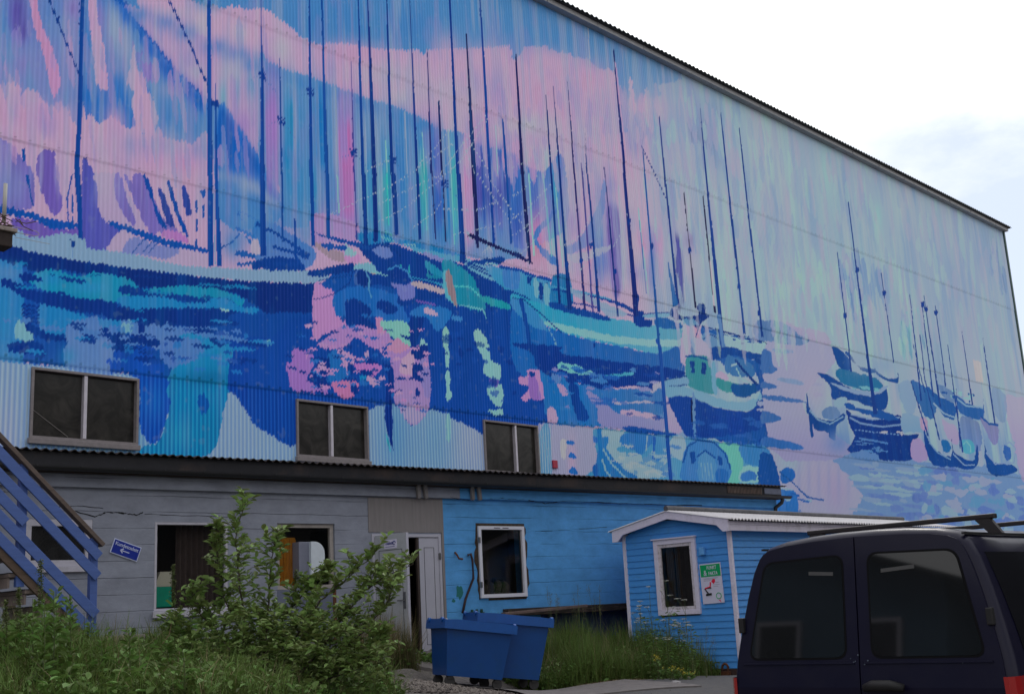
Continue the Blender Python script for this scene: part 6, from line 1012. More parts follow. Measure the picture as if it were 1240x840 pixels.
# ================================================================== HUT
HX, HY = 17.5, 12.59
EH = empty('blue_hut', (HX, HY, 0), -rad(90), label='long blue clapboard hut with white trim and corrugated roof beside the dark van', cat='shed')
M_HB = mat('blue_clapboard', alb((54, 110, 164)), .6, spec=.3, noise=.10, nscale=5, nstretch=(1, 1, 3), bump=.25, bscale=18, stain=(.07, .16, .24), stain_amt=.4, stain_scale=5); M_HWH = mat('white_trim_paint', alb((165, 160, 172)), .6, noise=.07, nscale=12, stain=(.3, .29, .3), stain_amt=.3, stain_scale=5)
hw, ez, pz, bz, HL = 1.13, 2.84, 3.06, .42, 9.0
hwin = (-.40, 1.40, .39, 2.60)
def clap(b, x0, x1, z0, pitch, fn, hole=None, flip=None):
    z = z0; 
    while z < 3.2:
        lo, hi = fn(z)
        if hi-lo > .03:
            segs = [(lo, hi)]
            if hole and hole[1]-.02 < z+pitch/2 < hole[3]+.02: segs = [(lo, hole[0]), (hole[2], hi)]
            for a, c in segs:
                if c-a > .01:
                    lo2, hi2 = fn(z+pitch); a2 = max(a, lo2) if a == lo else a; c2 = min(c, hi2) if c == hi else c
                    if a2 < c2: b.quad((a, -.020, z), (c, -.020, z), (c2, -.004, z+pitch), (a2, -.004, z+pitch)); b.quad((a, -.020, z), (c, -.020, z), (c, -.002, z), (a, -.002, z))
        z += pitch
def gfn(z):
    if z < ez: return (-hw, hw)
    t = (z-ez)/(pz-ez); return (-hw*(1-t), hw*(1-t)) if t < 1 else (0, 0)
b = MB(); clap(b, -hw, hw, bz, .112, gfn, (hwin[0]-.02, hwin[1]-.02, hwin[2]+.02, hwin[3]+.02)); b.build('front_wall', M_HB, EH)
def side(x, nm):
    b = MB(); z = bz
    while z < ez:
        sg = 1 if x > 0 else -1; b.quad((x+sg*.016, 0, z), (x+sg*.016, HL, z), (x, HL, z+.112), (x, 0, z+.112)); b.quad((x+sg*.016, 0, z), (x+sg*.016, HL, z), (x-sg*.002, HL, z), (x-sg*.002, 0, z)); z += .112
    b.build(nm, M_HB, EH)
side(hw, 'side_wall'); side(-hw, 'side_wall')
b = MB(); b.face([(-hw, HL, bz), (hw, HL, bz), (hw, HL, ez), (0, HL, pz), (-hw, HL, ez)]); b.build('back_wall', M_HB, EH)
for x in (-1, 1): b = MB(); b.box(x*hw-.035+x*.012, -.032, bz-.05, x*hw+.035+x*.012, -.0+.03, ez+.02); b.build('corner_board', M_HWH, EH, bevel=.004)
b = MB(); b.box(-hw-.02, -.03, bz-.20, hw+.02, .10, bz-.01); b.box(hw-.1, .1, bz-.2, hw+.02, HL, bz-.01); b.build('sill_beam', mat('rusty_brown_beam', (.055, .032, .028), .9, noise=.4, nscale=8), EH, bevel=.01)
ov = .17; sl_ = (pz-ez)/hw
rz = lambda x: pz+.05-abs(x)*sl_
for sgn in (-1, 1):
    X1 = sgn*(hw+.14)
    b = MB(); P = [(0, rz(0)+.03), (X1, rz(X1)+.03), (X1, rz(X1)-.17), (X1-sgn*.12, rz(X1)-.17), (X1-sgn*.24, rz(X1-sgn*.24)-.10), (0, rz(0)-.10)]
    b.face([(x, -ov-.03, z) for x, z in P]); b.face([(x, -ov, z) for x, z in P])
    for k in range(len(P)): a, c = P[k], P[(k+1) % len(P)]; b.quad((a[0], -ov-.03, a[1]), (c[0], -ov-.03, c[1]), (c[0], -ov, c[1]), (a[0], -ov, a[1]))
    b.build('bargeboard', M_HWH, EH)
    b = MB(); b.box(X1-.02 if sgn > 0 else X1, -ov, rz(X1)-.16, X1 if sgn > 0 else X1+.02, HL+.1, rz(X1)+.0); b.build('eave_board', M_HWH, EH)
b = MB(); b.box(-hw-.15, -ov, ez-.03, -hw, HL, ez-.01); b.box(hw, -ov, ez-.03, hw+.15, HL, ez-.01); b.build('soffit', M_HWH, EH)
def hut_roof():
    n = 760; ys = np.linspace(-ov-.05, HL+.12, n); wv = np.sin(2*math.pi*ys/.105)*.016; V = []
    cols = [(-hw-.22, rz(hw+.22)+.045), (0, rz(0)+.045), (hw+.22, rz(hw+.22)+.045)]
    for x, z in cols: V.append(np.stack([np.full(n, x), ys, z+wv], 1))
    x, z = cols[2]; V.append(np.stack([np.full(n, x), ys, z-.012+wv], 1)); x, z = cols[0]; V.insert(0, np.stack([np.full(n, x), ys, z-.012+wv], 1))
    V = np.concatenate(V); ii = np.arange(n-1); Fq = np.concatenate([np.stack([ii+k*n, ii+1+k*n, ii+1+(k+1)*n, ii+(k+1)*n], 1) for k in range(4)]); fastmesh('corrugated_roof', V, Fq, mat('white_roof_sheet', (.62, .6, .6), .5, noise=.12, nscale=4, stain=(.35, .28, .24), stain_amt=.4, stain_scale=3), EH)
hut_roof()
b = MB(); b.tube([(0, -ov-.04, rz(0)+.085), (0, HL+.1, rz(0)+.085)], .05, 8); b.build('ridge_cap', mat('dark_ridge', (.10, .10, .11), .7, noise=.4), EH)
w = MB(); rect_frame(w, hwin[0]-.06, hwin[1]-.06, hwin[2]+.06, hwin[3]+.06, .085, -.055, .0); w.box(hwin[0]-.085, -.085, hwin[3]+.06, hwin[2]+.085, 0, hwin[3]+.085); fw = w.build('window', M_HWH, EH, bevel=.005)
w = MB(); rect_frame(w, hwin[0]+.025, hwin[1]+.025, hwin[2]-.025, hwin[3]-.025, .055, -.035, .01); w.build('sash', M_WHOLD, fw, bevel=.004)
w = MB(); w.quad((hwin[0], -.005, hwin[1]), (hwin[2], -.005, hwin[1]), (hwin[2], -.005, hwin[3]), (hwin[0], -.005, hwin[3])); w.build('pane', M_CLR, fw)
b = MB(); x0, x1, z0, z1 = -.7, .7, 1.1, 2.68; y1 = 1.2; b.quad((x0, y1, z0), (x1, y1, z0), (x1, y1, z1), (x0, y1, z1)); b.quad((x0, .02, z0), (x0, y1, z0), (x0, y1, z1), (x0, .02, z1)); b.quad((x1, .02, z0), (x1, y1, z0), (x1, y1, z1), (x1, .02, z1)); b.quad((x0, .02, z0), (x1, .02, z0), (x1, y1, z0), (x0, y1, z0)); b.quad((x0, .02, z1), (x1, .02, z1), (x1, y1, z1), (x0, y1, z1)); b.build('room_behind_window', mat('room_shade'), EH)
b = MB()
for a, c in ((-.32, -.16), (-.12, -.02)):
    xs = np.linspace(a, c, 20)
    for k in range(19): b.quad((xs[k], .12+.015*math.sin(k*1.4), 1.3), (xs[k+1], .12+.015*math.sin((k+1)*1.4), 1.3), (xs[k+1], .12+.015*math.sin((k+1)*1.4), 2.65), (xs[k], .12+.015*math.sin(k*1.4), 2.65))
b.build('curtain', mat('beige_curtain', (.15, .11, .08), .95), EH, smooth=True)
b = MB(); hx, hz = .60, 2.33; b.box(hx-.05, -.10, hz, hx+.05, -.02, hz+.14); b.build('vent_hood', mat('sky_lit_blue_hood', alb((84, 140, 190)), .5), EH, bevel=.012);  # hut blue lightened, sky reflection put into the hood colour
# poster
po = empty('notice_board', (0, 0, 0), label='white notice with green heading and a red and black drawing beside the hut window', cat='poster'); po.location = (HX-.028, HY-.72, 1.845); po.rotation_euler = (0, rad(-1.5), -rad(90))
M_PW = mat('poster_white', alb((172, 170, 186)), .45); M_PG = mat('poster_green', alb((0, 118, 68)), .5); M_PR = mat('poster_red', alb((176, 20, 50)), .5); M_PK = mat('poster_black', (.02, .02, .02), .5)
b = MB(); b.box(-.22, -.006, -.34, .22, .0, .34); b.build('poster_sheet', M_PW, po); b = MB(); b.box(-.205, -.009, .115, .205, -.0062, .32); b.build('poster_heading', M_PG, po)
text_obj('poster_text', 'PUNKT', .085, M_PW, po, (.03, -.0102, .262), sx=.72, bold=.001); text_obj('poster_text', 'FAKTA', .085, M_PW, po, (.05, -.0102, .165), sx=.72, bold=.001); text_obj('poster_text', '&', .13, M_PW, po, (-.11, -.0102, .175), sx=.8, bold=.001)
for k, (z, wd) in enumerate(((.085, .30), (.068, .26), (.045, .15), (.005, .12), (-.03, .13), (-.06, .10))): b = MB(); b.box(-.16 if k < 3 else .03, -.0075, z, (-.16 if k < 3 else .03)+wd, -.0062, z+.006); b.build('poster_line', mat('poster_grey', (.35, .33, .37), .6), po)
b = MB(); b.face([(-.005, -.0078, 0.03), (.03, -.0078, .07), (.07, -.0078, .07), (.08, -.0078, .03), (.04, -.0078, -.015)]); b.tube([(-.02, -.008, .02), (-.04, -.008, -.06), (-.14, -.008, -.08)], .014, 6); b.build('poster_drawing', M_PR, po)
b = MB(); b.tube([(-.02, -.0085, -.075), (-.10, -.0085, -.07), (-.15, -.0085, -.085), (-.11, -.0085, -.14), (-.09, -.0085, -.165)], .013, 6); b.tube([(-.13, -.0085, -.19), (-.02, -.0085, -.18)], .02, 6); b.build('poster_drawing', M_PK, po)
b = MB(); b.tube([(.12+.05*math.cos(t), -.008, -.22+.05*math.sin(t)) for t in np.linspace(0, 2*math.pi, 18)], .007, 5); b.build('poster_badge', MATS['poster_green'], po); b = MB(); b.face([(.10, -.0085, -.30), (.14, -.0085, -.285), (.16, -.0085, -.33), (.15, -.0085, -.33), (.13, -.0085, -.305)]); b.build('poster_mark', M_PR, po)
# shackle on the beam
b = MB(); b.tube([(.0+.06*math.cos(t), 0, .05+.07*math.sin(t)) for t in np.linspace(-.5, math.pi+.5, 12)], .02, 7); b.box(-.09, -.03, -.09, .09, .03, -.0); shk = b.build('iron_shackle', M_RUST, smooth=False); pp = onX(879, 812, HX-.06); shk.location = (HX-.07, pp[1], pp[2]); shk.rotation_euler = (0, 0, -rad(90)); tag(shk, 'rusty iron shackle on the beam at the foot of the blue hut', 'shackle')
# ================================================================== VAN
VX, VY, VS = 6.30, 3.35, 1.0
EV = empty('parked_van', (VX, VY, 0), label='dark navy van with twin rear doors and roof bars parked at the right', cat='van')
def car_paint():
    m = bpy.data.materials.new('navy_car_paint'); m.use_nodes = True; nt = m.node_tree; b = nt.nodes['Principled BSDF']; L = nt.links.new
    b.inputs['Coat Weight'].default_value = .15; b.inputs['Coat Roughness'].default_value = .08; b.inputs['Metallic'].default_value = .15; b.inputs['Specular IOR Level'].default_value = .22
    tc = N(nt, 'ShaderNodeTexCoord'); n = N(nt, 'ShaderNodeTexNoise', Scale=5.0, Detail=8.0, Roughness=.7); L(tc.outputs['Object'], n.inputs['Vector'])
    a = N(nt, 'ShaderNodeMapRange'); a.inputs[1].default_value = .45; a.inputs[2].default_value = .8; a.inputs[3].default_value = 0; a.inputs[4].default_value = .25; L(n.outputs['Fac'], a.inputs[0])
    mm = N(nt, 'ShaderNodeMixRGB'); mm.inputs[1].default_value = (.005, .0045, .020, 1); mm.inputs[2].default_value = (.020, .018, .030, 1); L(a.outputs[0], mm.inputs[0]); L(mm.outputs[0], b.inputs['Base Color'])
    r = N(nt, 'ShaderNodeMapRange'); r.inputs[3].default_value = .28; r.inputs[4].default_value = .5; L(n.outputs['Fac'], r.inputs[0]); L(r.outputs[0], b.inputs['Roughness']); return m
M_CAR = car_paint(); MATS['navy_car_paint'] = M_CAR
M_VGL = glass_mat('tinted_car_glass', (.010, .011, .012), .02, .08, 2.0, .6, (.05, .05, .055)); M_SGL = glass_mat('side_tint_glass', (.006, .006, .008), .05, .10, 2.0, .12, (.03, .03, .035)); M_RUB = mat('black_rubber', (.012, .012, .013), .6); M_SEAL = mat('window_rubber', (.006, .006, .007), .8, spec=.1); M_BAR = mat('black_roof_bar', (.03, .026, .028), .45, .3)
PROF = [(.80, .30), (.85, .50), (.868, .80), (.866, 1.0), (.850, 1.15), (.815, 1.32), (.765, 1.52), (.715, 1.68), (.670, 1.765), (.605, 1.815), (.48, 1.845), (.30, 1.862), (.12, 1.87)]
FULL = PROF+[(-y, z) for y, z in reversed(PROF)]
def lean(z): return .015 if z < 1.0 else .015+(z-1.0)*.14
def hw_at(z):
    zs = [p[1] for p in PROF]; ys = [p[0] for p in PROF]; return float(np.interp(z, zs, ys))
def van_body():
    secs = []
    ins = [(0.0, .075), (.004, .05), (.016, .028), (.036, .011), (.07, 0), (.5, 0), (1.2, 0), (2.0, 0), (2.45, 0), (2.9, 0), (3.15, 0), (3.6, .01), (3.9, .06), (4.05, .14)]
    V = []; n = len(FULL)
    for x, i in ins:
        h = float(np.interp(x, [0, 2.3, 2.5, 3.15, 3.8, 4.05], [1, 1, .97, .10, -.02, -.25]))
        for y, z in FULL:
            y2 = y*(1-i/.86); z2 = 1.05+(z-1.05)*(1-i/.8)
            if z2 > 1.0 and x > 2.3: z2 = 1.0+(z2-1.0)*h
            V.append((x+lean(z)*max(0, 1-x/.9), y2, z2))
    Fc = []
    for k in range(len(ins)-1):
        for j in range(n): a = k*n+j; c = k*n+(j+1) % n; Fc.append((a, c, c+n, a+n))
    Fc.append(tuple(range(n))); Fc.append(tuple((len(ins)-1)*n+j for j in reversed(range(n))))
    b = MB(); b.v = V; b.f = Fc; o = b.build('body', M_CAR, EV, smooth=True)
    md = o.modifiers.new('e', 'EDGE_SPLIT'); md.split_angle = rad(50)
van_body()
def plate(outline, x_off, th, m, parent, name, bevel=0):
    """flat plate following the leaning rear face, outline in (y,z)"""
    b = MB(); f = [(lean(z)-x_off-th, y, z) for y, z in outline]; g = [(lean(z)-x_off, y, z) for y, z in outline]; b.face(f); b.face(g)
    for k in range(len(f)): q = (k+1) % len(f); b.quad(f[k], f[q], g[q], g[k])
    return b.build(name, m, parent, bevel=bevel, seg=2)
def rrect(pts, r, n=6):
    out = []; m = len(pts)
    for k in range(m):
        p = Vector(pts[k]); a = (Vector(pts[k-1])-p).normalized(); c = (Vector(pts[(k+1) % m])-p).normalized()
        A = p+a*r; Cc = p+c*r
        for q in range(n+1): t = q/n; out.append(tuple((1-t)**2*A+2*t*(1-t)*p+t*t*Cc))
    return out
for sg, nm in ((1, 'left'), (-1, 'right')):
    out = []
    for z in np.concatenate([np.linspace(.48, 1.0, 4), np.linspace(1.06, 1.70, 10), [1.745, 1.775]]): out.append((sg*(hw_at(z)-.045), float(z)))
    top = [(.56, 1.798), (.46, 1.815), (.28, 1.828), (.004, 1.835)]
    out += [(sg*y, z) for y, z in top]; out.append((sg*.004, .48))
    # split at z=1.0 so the plate stays planar
    lowp = [p for p in out if p[1] <= 1.0]; upp = [p for p in out if p[1] >= 1.0]
    upp = [p for p in upp]; upp.append((sg*.004, 1.0)); lowp = [(sg*(hw_at(z)-.045), z) for z in (.48, .65, .85, 1.0)]+[(sg*.004, 1.0), (sg*.004, .48)]
    upp = [(sg*(hw_at(1.0)-.045), 1.0)]+[p for p in out if p[1] > 1.0]+[(sg*.004, 1.0)]
    d = plate(upp, .0, .014, M_CAR, EV, 'rear_door'); d['label'] = 'navy rear door on the van\'s '+nm+' side'
    plate(lowp, .0, .014, M_CAR, d, 'lower_panel')
    win = [(sg*.085, 1.165), (sg*.715, 1.165), (sg*.595, 1.715), (sg*.085, 1.730)]
    plate(rrect([(sg*.073, 1.153), (sg*.729, 1.153), (sg*.607, 1.727), (sg*.073, 1.742)], .070), .0142, .0015, M_SEAL, d, 'window_seal')
    plate(rrect(win, .062), .0158, .0015, M_VGL, d, 'window_glass')
    plate([(sg*.03, 1.128), (sg*.76, 1.128), (sg*.76, 1.136), (sg*.03, 1.136)], .014, .008, M_CAR, d, 'crease')
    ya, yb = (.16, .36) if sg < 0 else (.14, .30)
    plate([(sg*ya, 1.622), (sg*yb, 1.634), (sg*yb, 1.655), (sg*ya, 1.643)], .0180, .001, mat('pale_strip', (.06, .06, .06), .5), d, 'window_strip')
    for z in (1.36, .75):
        y = sg*(hw_at(z)-.040); b = MB(); b.box(lean(z)-.04, y-.018, z-.045, lean(z)+.0, y+.018, z+.045); b.build('hinge', M_RUB, d, bevel=.006)
    # tail light cluster wraps the corner
    b = MB(); P = [(-.004, hw_at(1.0)-.050), (.002, hw_at(1.0)-.026), (.026, hw_at(1.0)-.002), (.075, hw_at(1.0)+.009), (.16, hw_at(1.0)+.008)]
    for k in range(4): b.quad((P[k][0], sg*P[k][1], .70), (P[k+1][0], sg*P[k+1][1], .70), (P[k+1][0], sg*(P[k+1][1]-.008), 1.055), (P[k][0], sg*(P[k][1]-.008), 1.055))
    b.build('tail_light', mat('tail_light_red', (.32, .012, .012), .12, coat=.6), EV, smooth=False)
    # side glass
    b = MB(); zs = np.linspace(1.13, 1.70, 7)
    for xa, xb in ((.22, 1.15), (1.22, 2.25)):
        for k in range(6):
            za, zb = zs[k], zs[k+1]; b.quad((xa, sg*(hw_at(za)+.004), za), (xb, sg*(hw_at(za)+.004), za), (xb, sg*(hw_at(zb)+.004), zb), (xa, sg*(hw_at(zb)+.004), zb))
    b.build('side_window', M_SGL, EV, smooth=True)
# handle on the right-hand door, plate below
dR = [c for c in EV.children if c.name.startswith('rear_door')][-1]
b = MB(); b.tube([(-.03, -.04, 1.00), (-.045, -.10, 1.015), (-.045, -.20, 1.015), (-.03, -.27, 1.0)], [.022, .03, .03, .022], 10); b.build('door_handle', M_RUB, dR, smooth=True)
b = MB(); b.box(-.05, -.80, .30, .06, .80, .47); b.build('rear_bumper', mat('grey_bumper_plastic', (.05, .05, .052), .7), EV, bevel=.03)
b = MB(); P = [(-.0, -.26, .56), (0, .26, .56), (0, .26, .67), (0, -.26, .67)]; b.box(-.02, -.26, .56, -.004, .26, .67); b.build('number_plate', mat('plate_white', (.6, .6, .6), .4), EV)
for x in (.75, 3.35):
    for sg in (-1, 1):
        w = MB(); w.tube([(x, sg*.66, .31), (x, sg*.85, .31)], .31, 28); wo = w.build('wheel', M_RUB, EV, bevel=.02); w = MB(); w.tube([(x, sg*.845, .31), (x, sg*.862, .31)], [.19, .17], 20); w.build('rim', mat('steel_rim', (.3, .3, .31), .4, .7), wo)
rsx = random.Random(12)
b = MB()
for k in range(8):
    y = rsx.gauss(.02, .05) if k < 6 else rsx.uniform(-.7, .7); z = rsx.gauss(1.14, .02) if k < 6 else rsx.uniform(1.1, 1.14); w_ = rsx.uniform(.002, .0055); b.quad((lean(z)-.0165, y-w_, z-w_*.6), (lean(z)-.0165, y+w_, z-w_), (lean(z)-.0165, y+w_*.7, z+w_), (lean(z)-.0165, y-w_, z+w_*.5))
b.build('paint_chips', mat('bare_primer', (.12, .15, .2), .7), EV)
# rain gutters and roof rack
for sg in (-1, 1):
    b = MB(); b.bar((.15, sg*.635, 1.806), (2.3, sg*.635, 1.806), .02, .012); b.build('roof_rail', M_RUB, EV)
def roofbar(x, ya, yb):
    r = MB(); r.bar((x, ya, 1.898), (x, yb, 1.898), .045, .028); o = r.build('roof_bar', M_BAR, EV, bevel=.006)
    for y in (ya+.07, yb-.07):
        sg = 1 if y > 0 else -1; b = MB(); z0 = 1.80 if abs(y) > .5 else 1.84; b.face([(x-.02, y-.04, 1.888), (x-.02, y+.05, 1.888), (x-.02, y+.02+sg*.05, z0), (x-.02, y-.05+sg*.05, z0)]); b.face([(x+.02, y-.04, 1.888), (x+.02, y+.05, 1.888), (x+.02, y+.02+sg*.05, z0), (x+.02, y-.05+sg*.05, z0)])
        i = len(b.v)-8
        for k in range(4): q = (k+1) % 4; b.f.append((i+k, i+q, i+4+q, i+4+k))
        b.build('rack_foot', M_BAR, o)
roofbar(.42, -.72, .46); roofbar(1.45, -.72, .6)
b = MB(); b.face([(2.36, -.60, 1.80), (2.36, .60, 1.80), (3.02, .72, 1.17), (3.02, -.72, 1.17)]); b.build('windscreen', M_VGL, EV)

# ================================================================== BINS
M_BIN = mat('blue_bin_plastic', alb((4, 48, 98)), .42, spec=.45, noise=.12, nscale=3, stain=(.01, .07, .13), stain_amt=.35, stain_scale=2.5); M_RIM = mat('blue_bin_rim', alb((6, 56, 112)), .38, spec=.5, noise=.1)
def bin_(loc, rz, tilt, L, W, H, label):
    e = empty('wheeled_bin', loc, rz, label=label, cat='bin', group='blue wheeled waste containers on the concrete'); e.rotation_euler = (0, tilt, rz)
    b = MB(); t = .035; z0 = .14
    def ring(z, k): return [(-L/2*k+0, -W/2*k, z), (L/2*k, -W/2*k, z), (L/2*k, W/2*k, z), (-L/2*k, W/2*k, z)]
    R0, R1 = ring(z0, .84), ring(H-.06, 1.0); b.face(R0[::-1])
    for k in range(4): q = (k+1) % 4; b.quad(R0[k], R0[q], R1[q], R1[k])
    R2, R3 = ring(H-.06, .95), ring(z0+.04, .82)
    for k in range(4): q = (k+1) % 4; b.quad(R2[q], R2[k], R3[k], R3[q])
    b.face(R3)
    for k in range(4): q = (k+1) % 4; b.quad(R1[k], R1[q], R2[q], R2[k])
    b.build('bin_body', M_BIN, e, bevel=.012)
    b = MB(); o = .055
    A = [(-L/2-o, -W/2-o), (L/2+o, -W/2-o), (L/2+o, W/2+o), (-L/2-o, W/2+o)]; I = [(-L/2+.03, -W/2+.03), (L/2-.03, -W/2+.03), (L/2-.03, W/2-.03), (-L/2+.03, W/2-.03)]
    n = 12
    for k in range(4):
        q = (k+1) % 4
        for j in range(n):
            t0, t1 = j/n, (j+1)/n; wv = lambda t: .016*math.sin(t*math.pi)*1.2+.006*math.sin(t*9)
            P = lambda S, t: (S[k][0]+(S[q][0]-S[k][0])*t, S[k][1]+(S[q][1]-S[k][1])*t)
            a0, a1, c0, c1 = P(A, t0), P(A, t1), P(I, t0), P(I, t1); h0, h1 = H+wv(t0), H+wv(t1)
            b.quad((*a0, H-.12), (*a1, H-.12), (*a1, h1), (*a0, h0)); b.quad((*a0, h0), (*a1, h1), (*c1, h1), (*c0, h0)); b.quad((*c0, h0), (*c1, h1), (*c1, H-.05), (*c0, H-.05)); b.quad((*a0, H-.12), (*a1, H-.12), (*c1, H-.10), (*c0, H-.10))
    rm = b.build('bin_rim', M_RIM, e)
    for x in (-L/2-o, L/2+o):
        for y in (-W/2+.08, W/2-.08): b = MB(); b.tube([(x-.02, y, H+.0), (x+.02, y, H+.0)], .035, 12); b.build('lid_pivot', M_RIM, rm, smooth=False)
    for sx in (-1, 1):
        for sy in (-1, 1):
            x, y = sx*L*.36, sy*W*.34; b = MB(); b.box(x-.035, y-.04, .10, x+.035, y+.04, z0); b.tube([(x+.01, y-.022, .075), (x+.01, y+.022, .075)], .072, 16); b.build('wheel', mat('grey_castor', (.05, .048, .048), .7), e)
    for sx in (-1, 1):
        b = MB(); b.tube([(sx*L*.28, -W/2*.86-.0, z0+.0), (sx*L*.28, -W/2*.86, z0+.001)], .01, 4)
    return e
def at0(x, y, d): return EYE+ray(x, y)*d
def yawpt(px, dist): th = math.pi/2-0.75035+math.atan((px-620)/F); return np.array([math.sin(th)*dist, math.cos(th)*dist])
c1 = at0(563, 795, 17.1); BR1, BR2 = rad(-24), rad(-30)
b1 = bin_((c1[0], c1[1], .515), BR1, rad(8), 1.00, .74, .90, 'open blue wheeled bin in front, tilted, nearest the door')
c2 = at0(607, 795, 17.6); b2 = bin_((c2[0], c2[1], .46), BR2, rad(7.5), 1.06, .80, 1.02, 'taller blue wheeled bin standing behind the tilted one, next to the grass')
def rubbish(loc, r, label, col, seed):
    rs = random.Random(seed); bm = bmesh.new(); bmesh.ops.create_icosphere(bm, subdivisions=3, radius=1)
    for v in bm.verts: s = 1+.16*math.sin(v.co.x*6+seed)+.12*math.sin(v.co.y*9)+rs.uniform(-.05, .05); v.co = Vector((v.co.x*r[0]*s, v.co.y*r[1]*s, v.co.z*r[2]*s))
    me = bpy.data.meshes.new('rubbish_bag'); bm.to_mesh(me); bm.free(); me.materials.append(mat('bag_'+str(seed), col, .4, bump=.6, bscale=12)); o = bpy.data.objects.new('rubbish_bag', me); link(o); o.location = loc; return tag(o, label, 'rubbish bag', 'rubbish bags in the bins')
rubbish((c1[0]-.16, c1[1]+.14, 1.385), (.11, .10, .09), 'white rubbish bag showing above the left end of the tilted bin', (.55, .53, .55), 3); rubbish((c1[0]+.18, c1[1]+.06, 1.27), (.2, .16, .11), 'crumpled pale bag behind the rim in the middle of the tilted bin', (.5, .45, .4), 5)
rubbish((c1[0], c1[1], 1.02), (.26, .16, .16), 'dark rubbish bag lying deep inside the tilted bin', (.03, .03, .035), 7)

# ================================================================== STAIR
SY0, SY1 = 13.0, 14.0
pA = onY(122, 656, SY0); pB = onY(0, 527, SY0); ds = (pB[2]-pA[2])/(pB[0]-pA[0]); ES = empty('wooden_staircase', (pA[0], SY0, 1.4), label='outdoor wooden staircase with blue slatted railing climbing to the left', cat='staircase')
M_RB = mat('blue_rail_paint', alb((52, 70, 116)), .6, noise=.14, nscale=8, nstretch=(.6, 4, 4)); M_WD = mat('brown_stair_wood', alb((66, 54, 46)), .85, noise=.3, nscale=7, nstretch=(.5, 4, 4)); M_HR = mat('handrail_wood', alb((66, 56, 52)), .7, noise=.3, nscale=9, nstretch=(.5, 4, 4)); M_GR = mat('weathered_grey_plank', alb((92, 82, 78)), .85, noise=.25, nscale=7)
X0 = pA[0]; LX = 3.4
def loc3(x, y, z): return (x-X0, y-SY0, z-1.4)
def zat(x, dz): return pA[2]+ds*(x-X0)-dz
def slat(dz, x0, x1, w, t, y, m, nm):
    b = MB(); b.bar(loc3(x0, y, zat(x0, dz)), loc3(x1, y, zat(x1, dz)), t, w); return b.build(nm, m, ES, bevel=.005)
slat(.02, X0+.02, X0-LX, .05, .10, SY0, M_HR, 'handrail')
for dz, xe in ((.20, -.03), (.435, -.04), (.87, -.05), (1.10, -.06)): slat(dz, X0+xe, X0-LX, .115, .028, SY0-.03, M_RB, 'railing_board')
xs_ = onY(30, 618, SY0)[0]; slat(.66, xs_, X0-LX, .115, .028, SY0-.03, M_RB, 'railing_board')
for y in (SY0, SY1):
    b = MB(); b.bar(loc3(X0+.02, y, zat(X0+.02, 1.235)), loc3(X0-LX, y, zat(X0-LX, 1.235)), .045, .085); b.build('stringer', M_WD, ES, bevel=.005)
for x in (X0-.07, onY(29, 600, SY0)[0], X0-2.2, X0-LX):
    b = MB(); zt = zat(x, .02); b.box(x-.045-X0, .005, max(zt-1.35, 1.3)-1.4, x+.045-X0, .075, zt-1.4); b.build('railing_post', M_RB, ES, bevel=.005)
for k in range(16):
    x = X0-.16-k*.19; z = zat(x, 1.22)
    b = MB(); b.box(x-.13-X0, .03, z-.04-1.4, x+.13-X0, 1.0, z-1.4); b.build('tread', M_GR, ES, bevel=.004); b = MB(); b.box(x-.12-X0, .05, z+.001-1.4, x+.125-X0, .98, z+.012-1.4); b.build('tread_gap_shade', M_RUB, ES); b = MB(); b.box(x-.125-X0, .06, z-.155-1.4, x-.10-X0, .96, z-.045-1.4); b.build('riser', M_GR, ES)  # thin black sheet on each tread stands in for the shadow gap
for y in (SY0, SY1): b = MB(); b.box(-LX-.05, y-SY0, -.3, -LX+.05, y-SY0+.1, zat(X0-LX, 1.3)-1.4); b.build('support_post', M_WD, ES)

# ================================================================== fixture at the left edge (old bracket lamp with nest twigs, seen cut by the frame)
pf = onY(2, 280, 12.5); EL = empty('bracket_fixture', (pf[0], pf[1], pf[2]), label='weathered lantern bracket with tangled wires and a pale pole at the left edge', cat='lamp bracket')
k1 = 14.5/1432
b = MB(); b.face([(-.35, -.1, .0), (.10, -.1, .06), (.10, .1, .06), (-.35, .1, 0)]); b.box(-.36, -.14, -.03, .12, .14, .02); b.build('bracket_hood', mat('rust_white_metal', (.32, .27, .25), .8, noise=.5, nscale=10, stain=(.08, .04, .03), stain_amt=.8, stain_scale=8), EL, bevel=.01)
b = MB(); b.box(-.32, -.11, -.20, .08, .11, -.035); b.build('bracket_box', mat('dark_rusty_box', (.03, .02, .018), .8, noise=.6, nscale=9), EL, bevel=.01)
b = MB(); b.tube([(.02, 0, .1), (.02, 0, .56)], .022, 10); b.build('pale_pole', mat('pale_pole', (.42, .41, .38), .6), EL, smooth=True)
b = MB(); rs = random.Random(9)
for k in range(26):
    a = Vector((rs.uniform(-.3, .12), rs.uniform(-.12, .12), rs.uniform(.02, .16))); c = a+Vector((rs.uniform(-.2, .22), rs.uniform(-.1, .1), rs.uniform(-.1, .1))); b.tube([a, (a+c)/2+Vector((0, 0, rs.uniform(-.03, .05))), c], .006, 4)
b.build('wire_tangle', mat('rusty_wire', (.09, .06, .045), .8), EL)
b = MB(); b.tube([(.1, 0, .08), (.38, 0, .08), (.42, 0, .06), (.42, 0, .04), (.38, 0, .02), (.12, 0, .02)], .004, 5); b.tube([(.15, 0, -.04), (.55, 0, -.04)], .003, 4); b.build('wire_loop', mat('thin_wire', (.4, .36, .34), .5), EL)
b = MB(); b.bar((-1.6, 0, -.1), (-.3, 0, -.1), .08); b.build('bracket_arm', M_WD, EL)
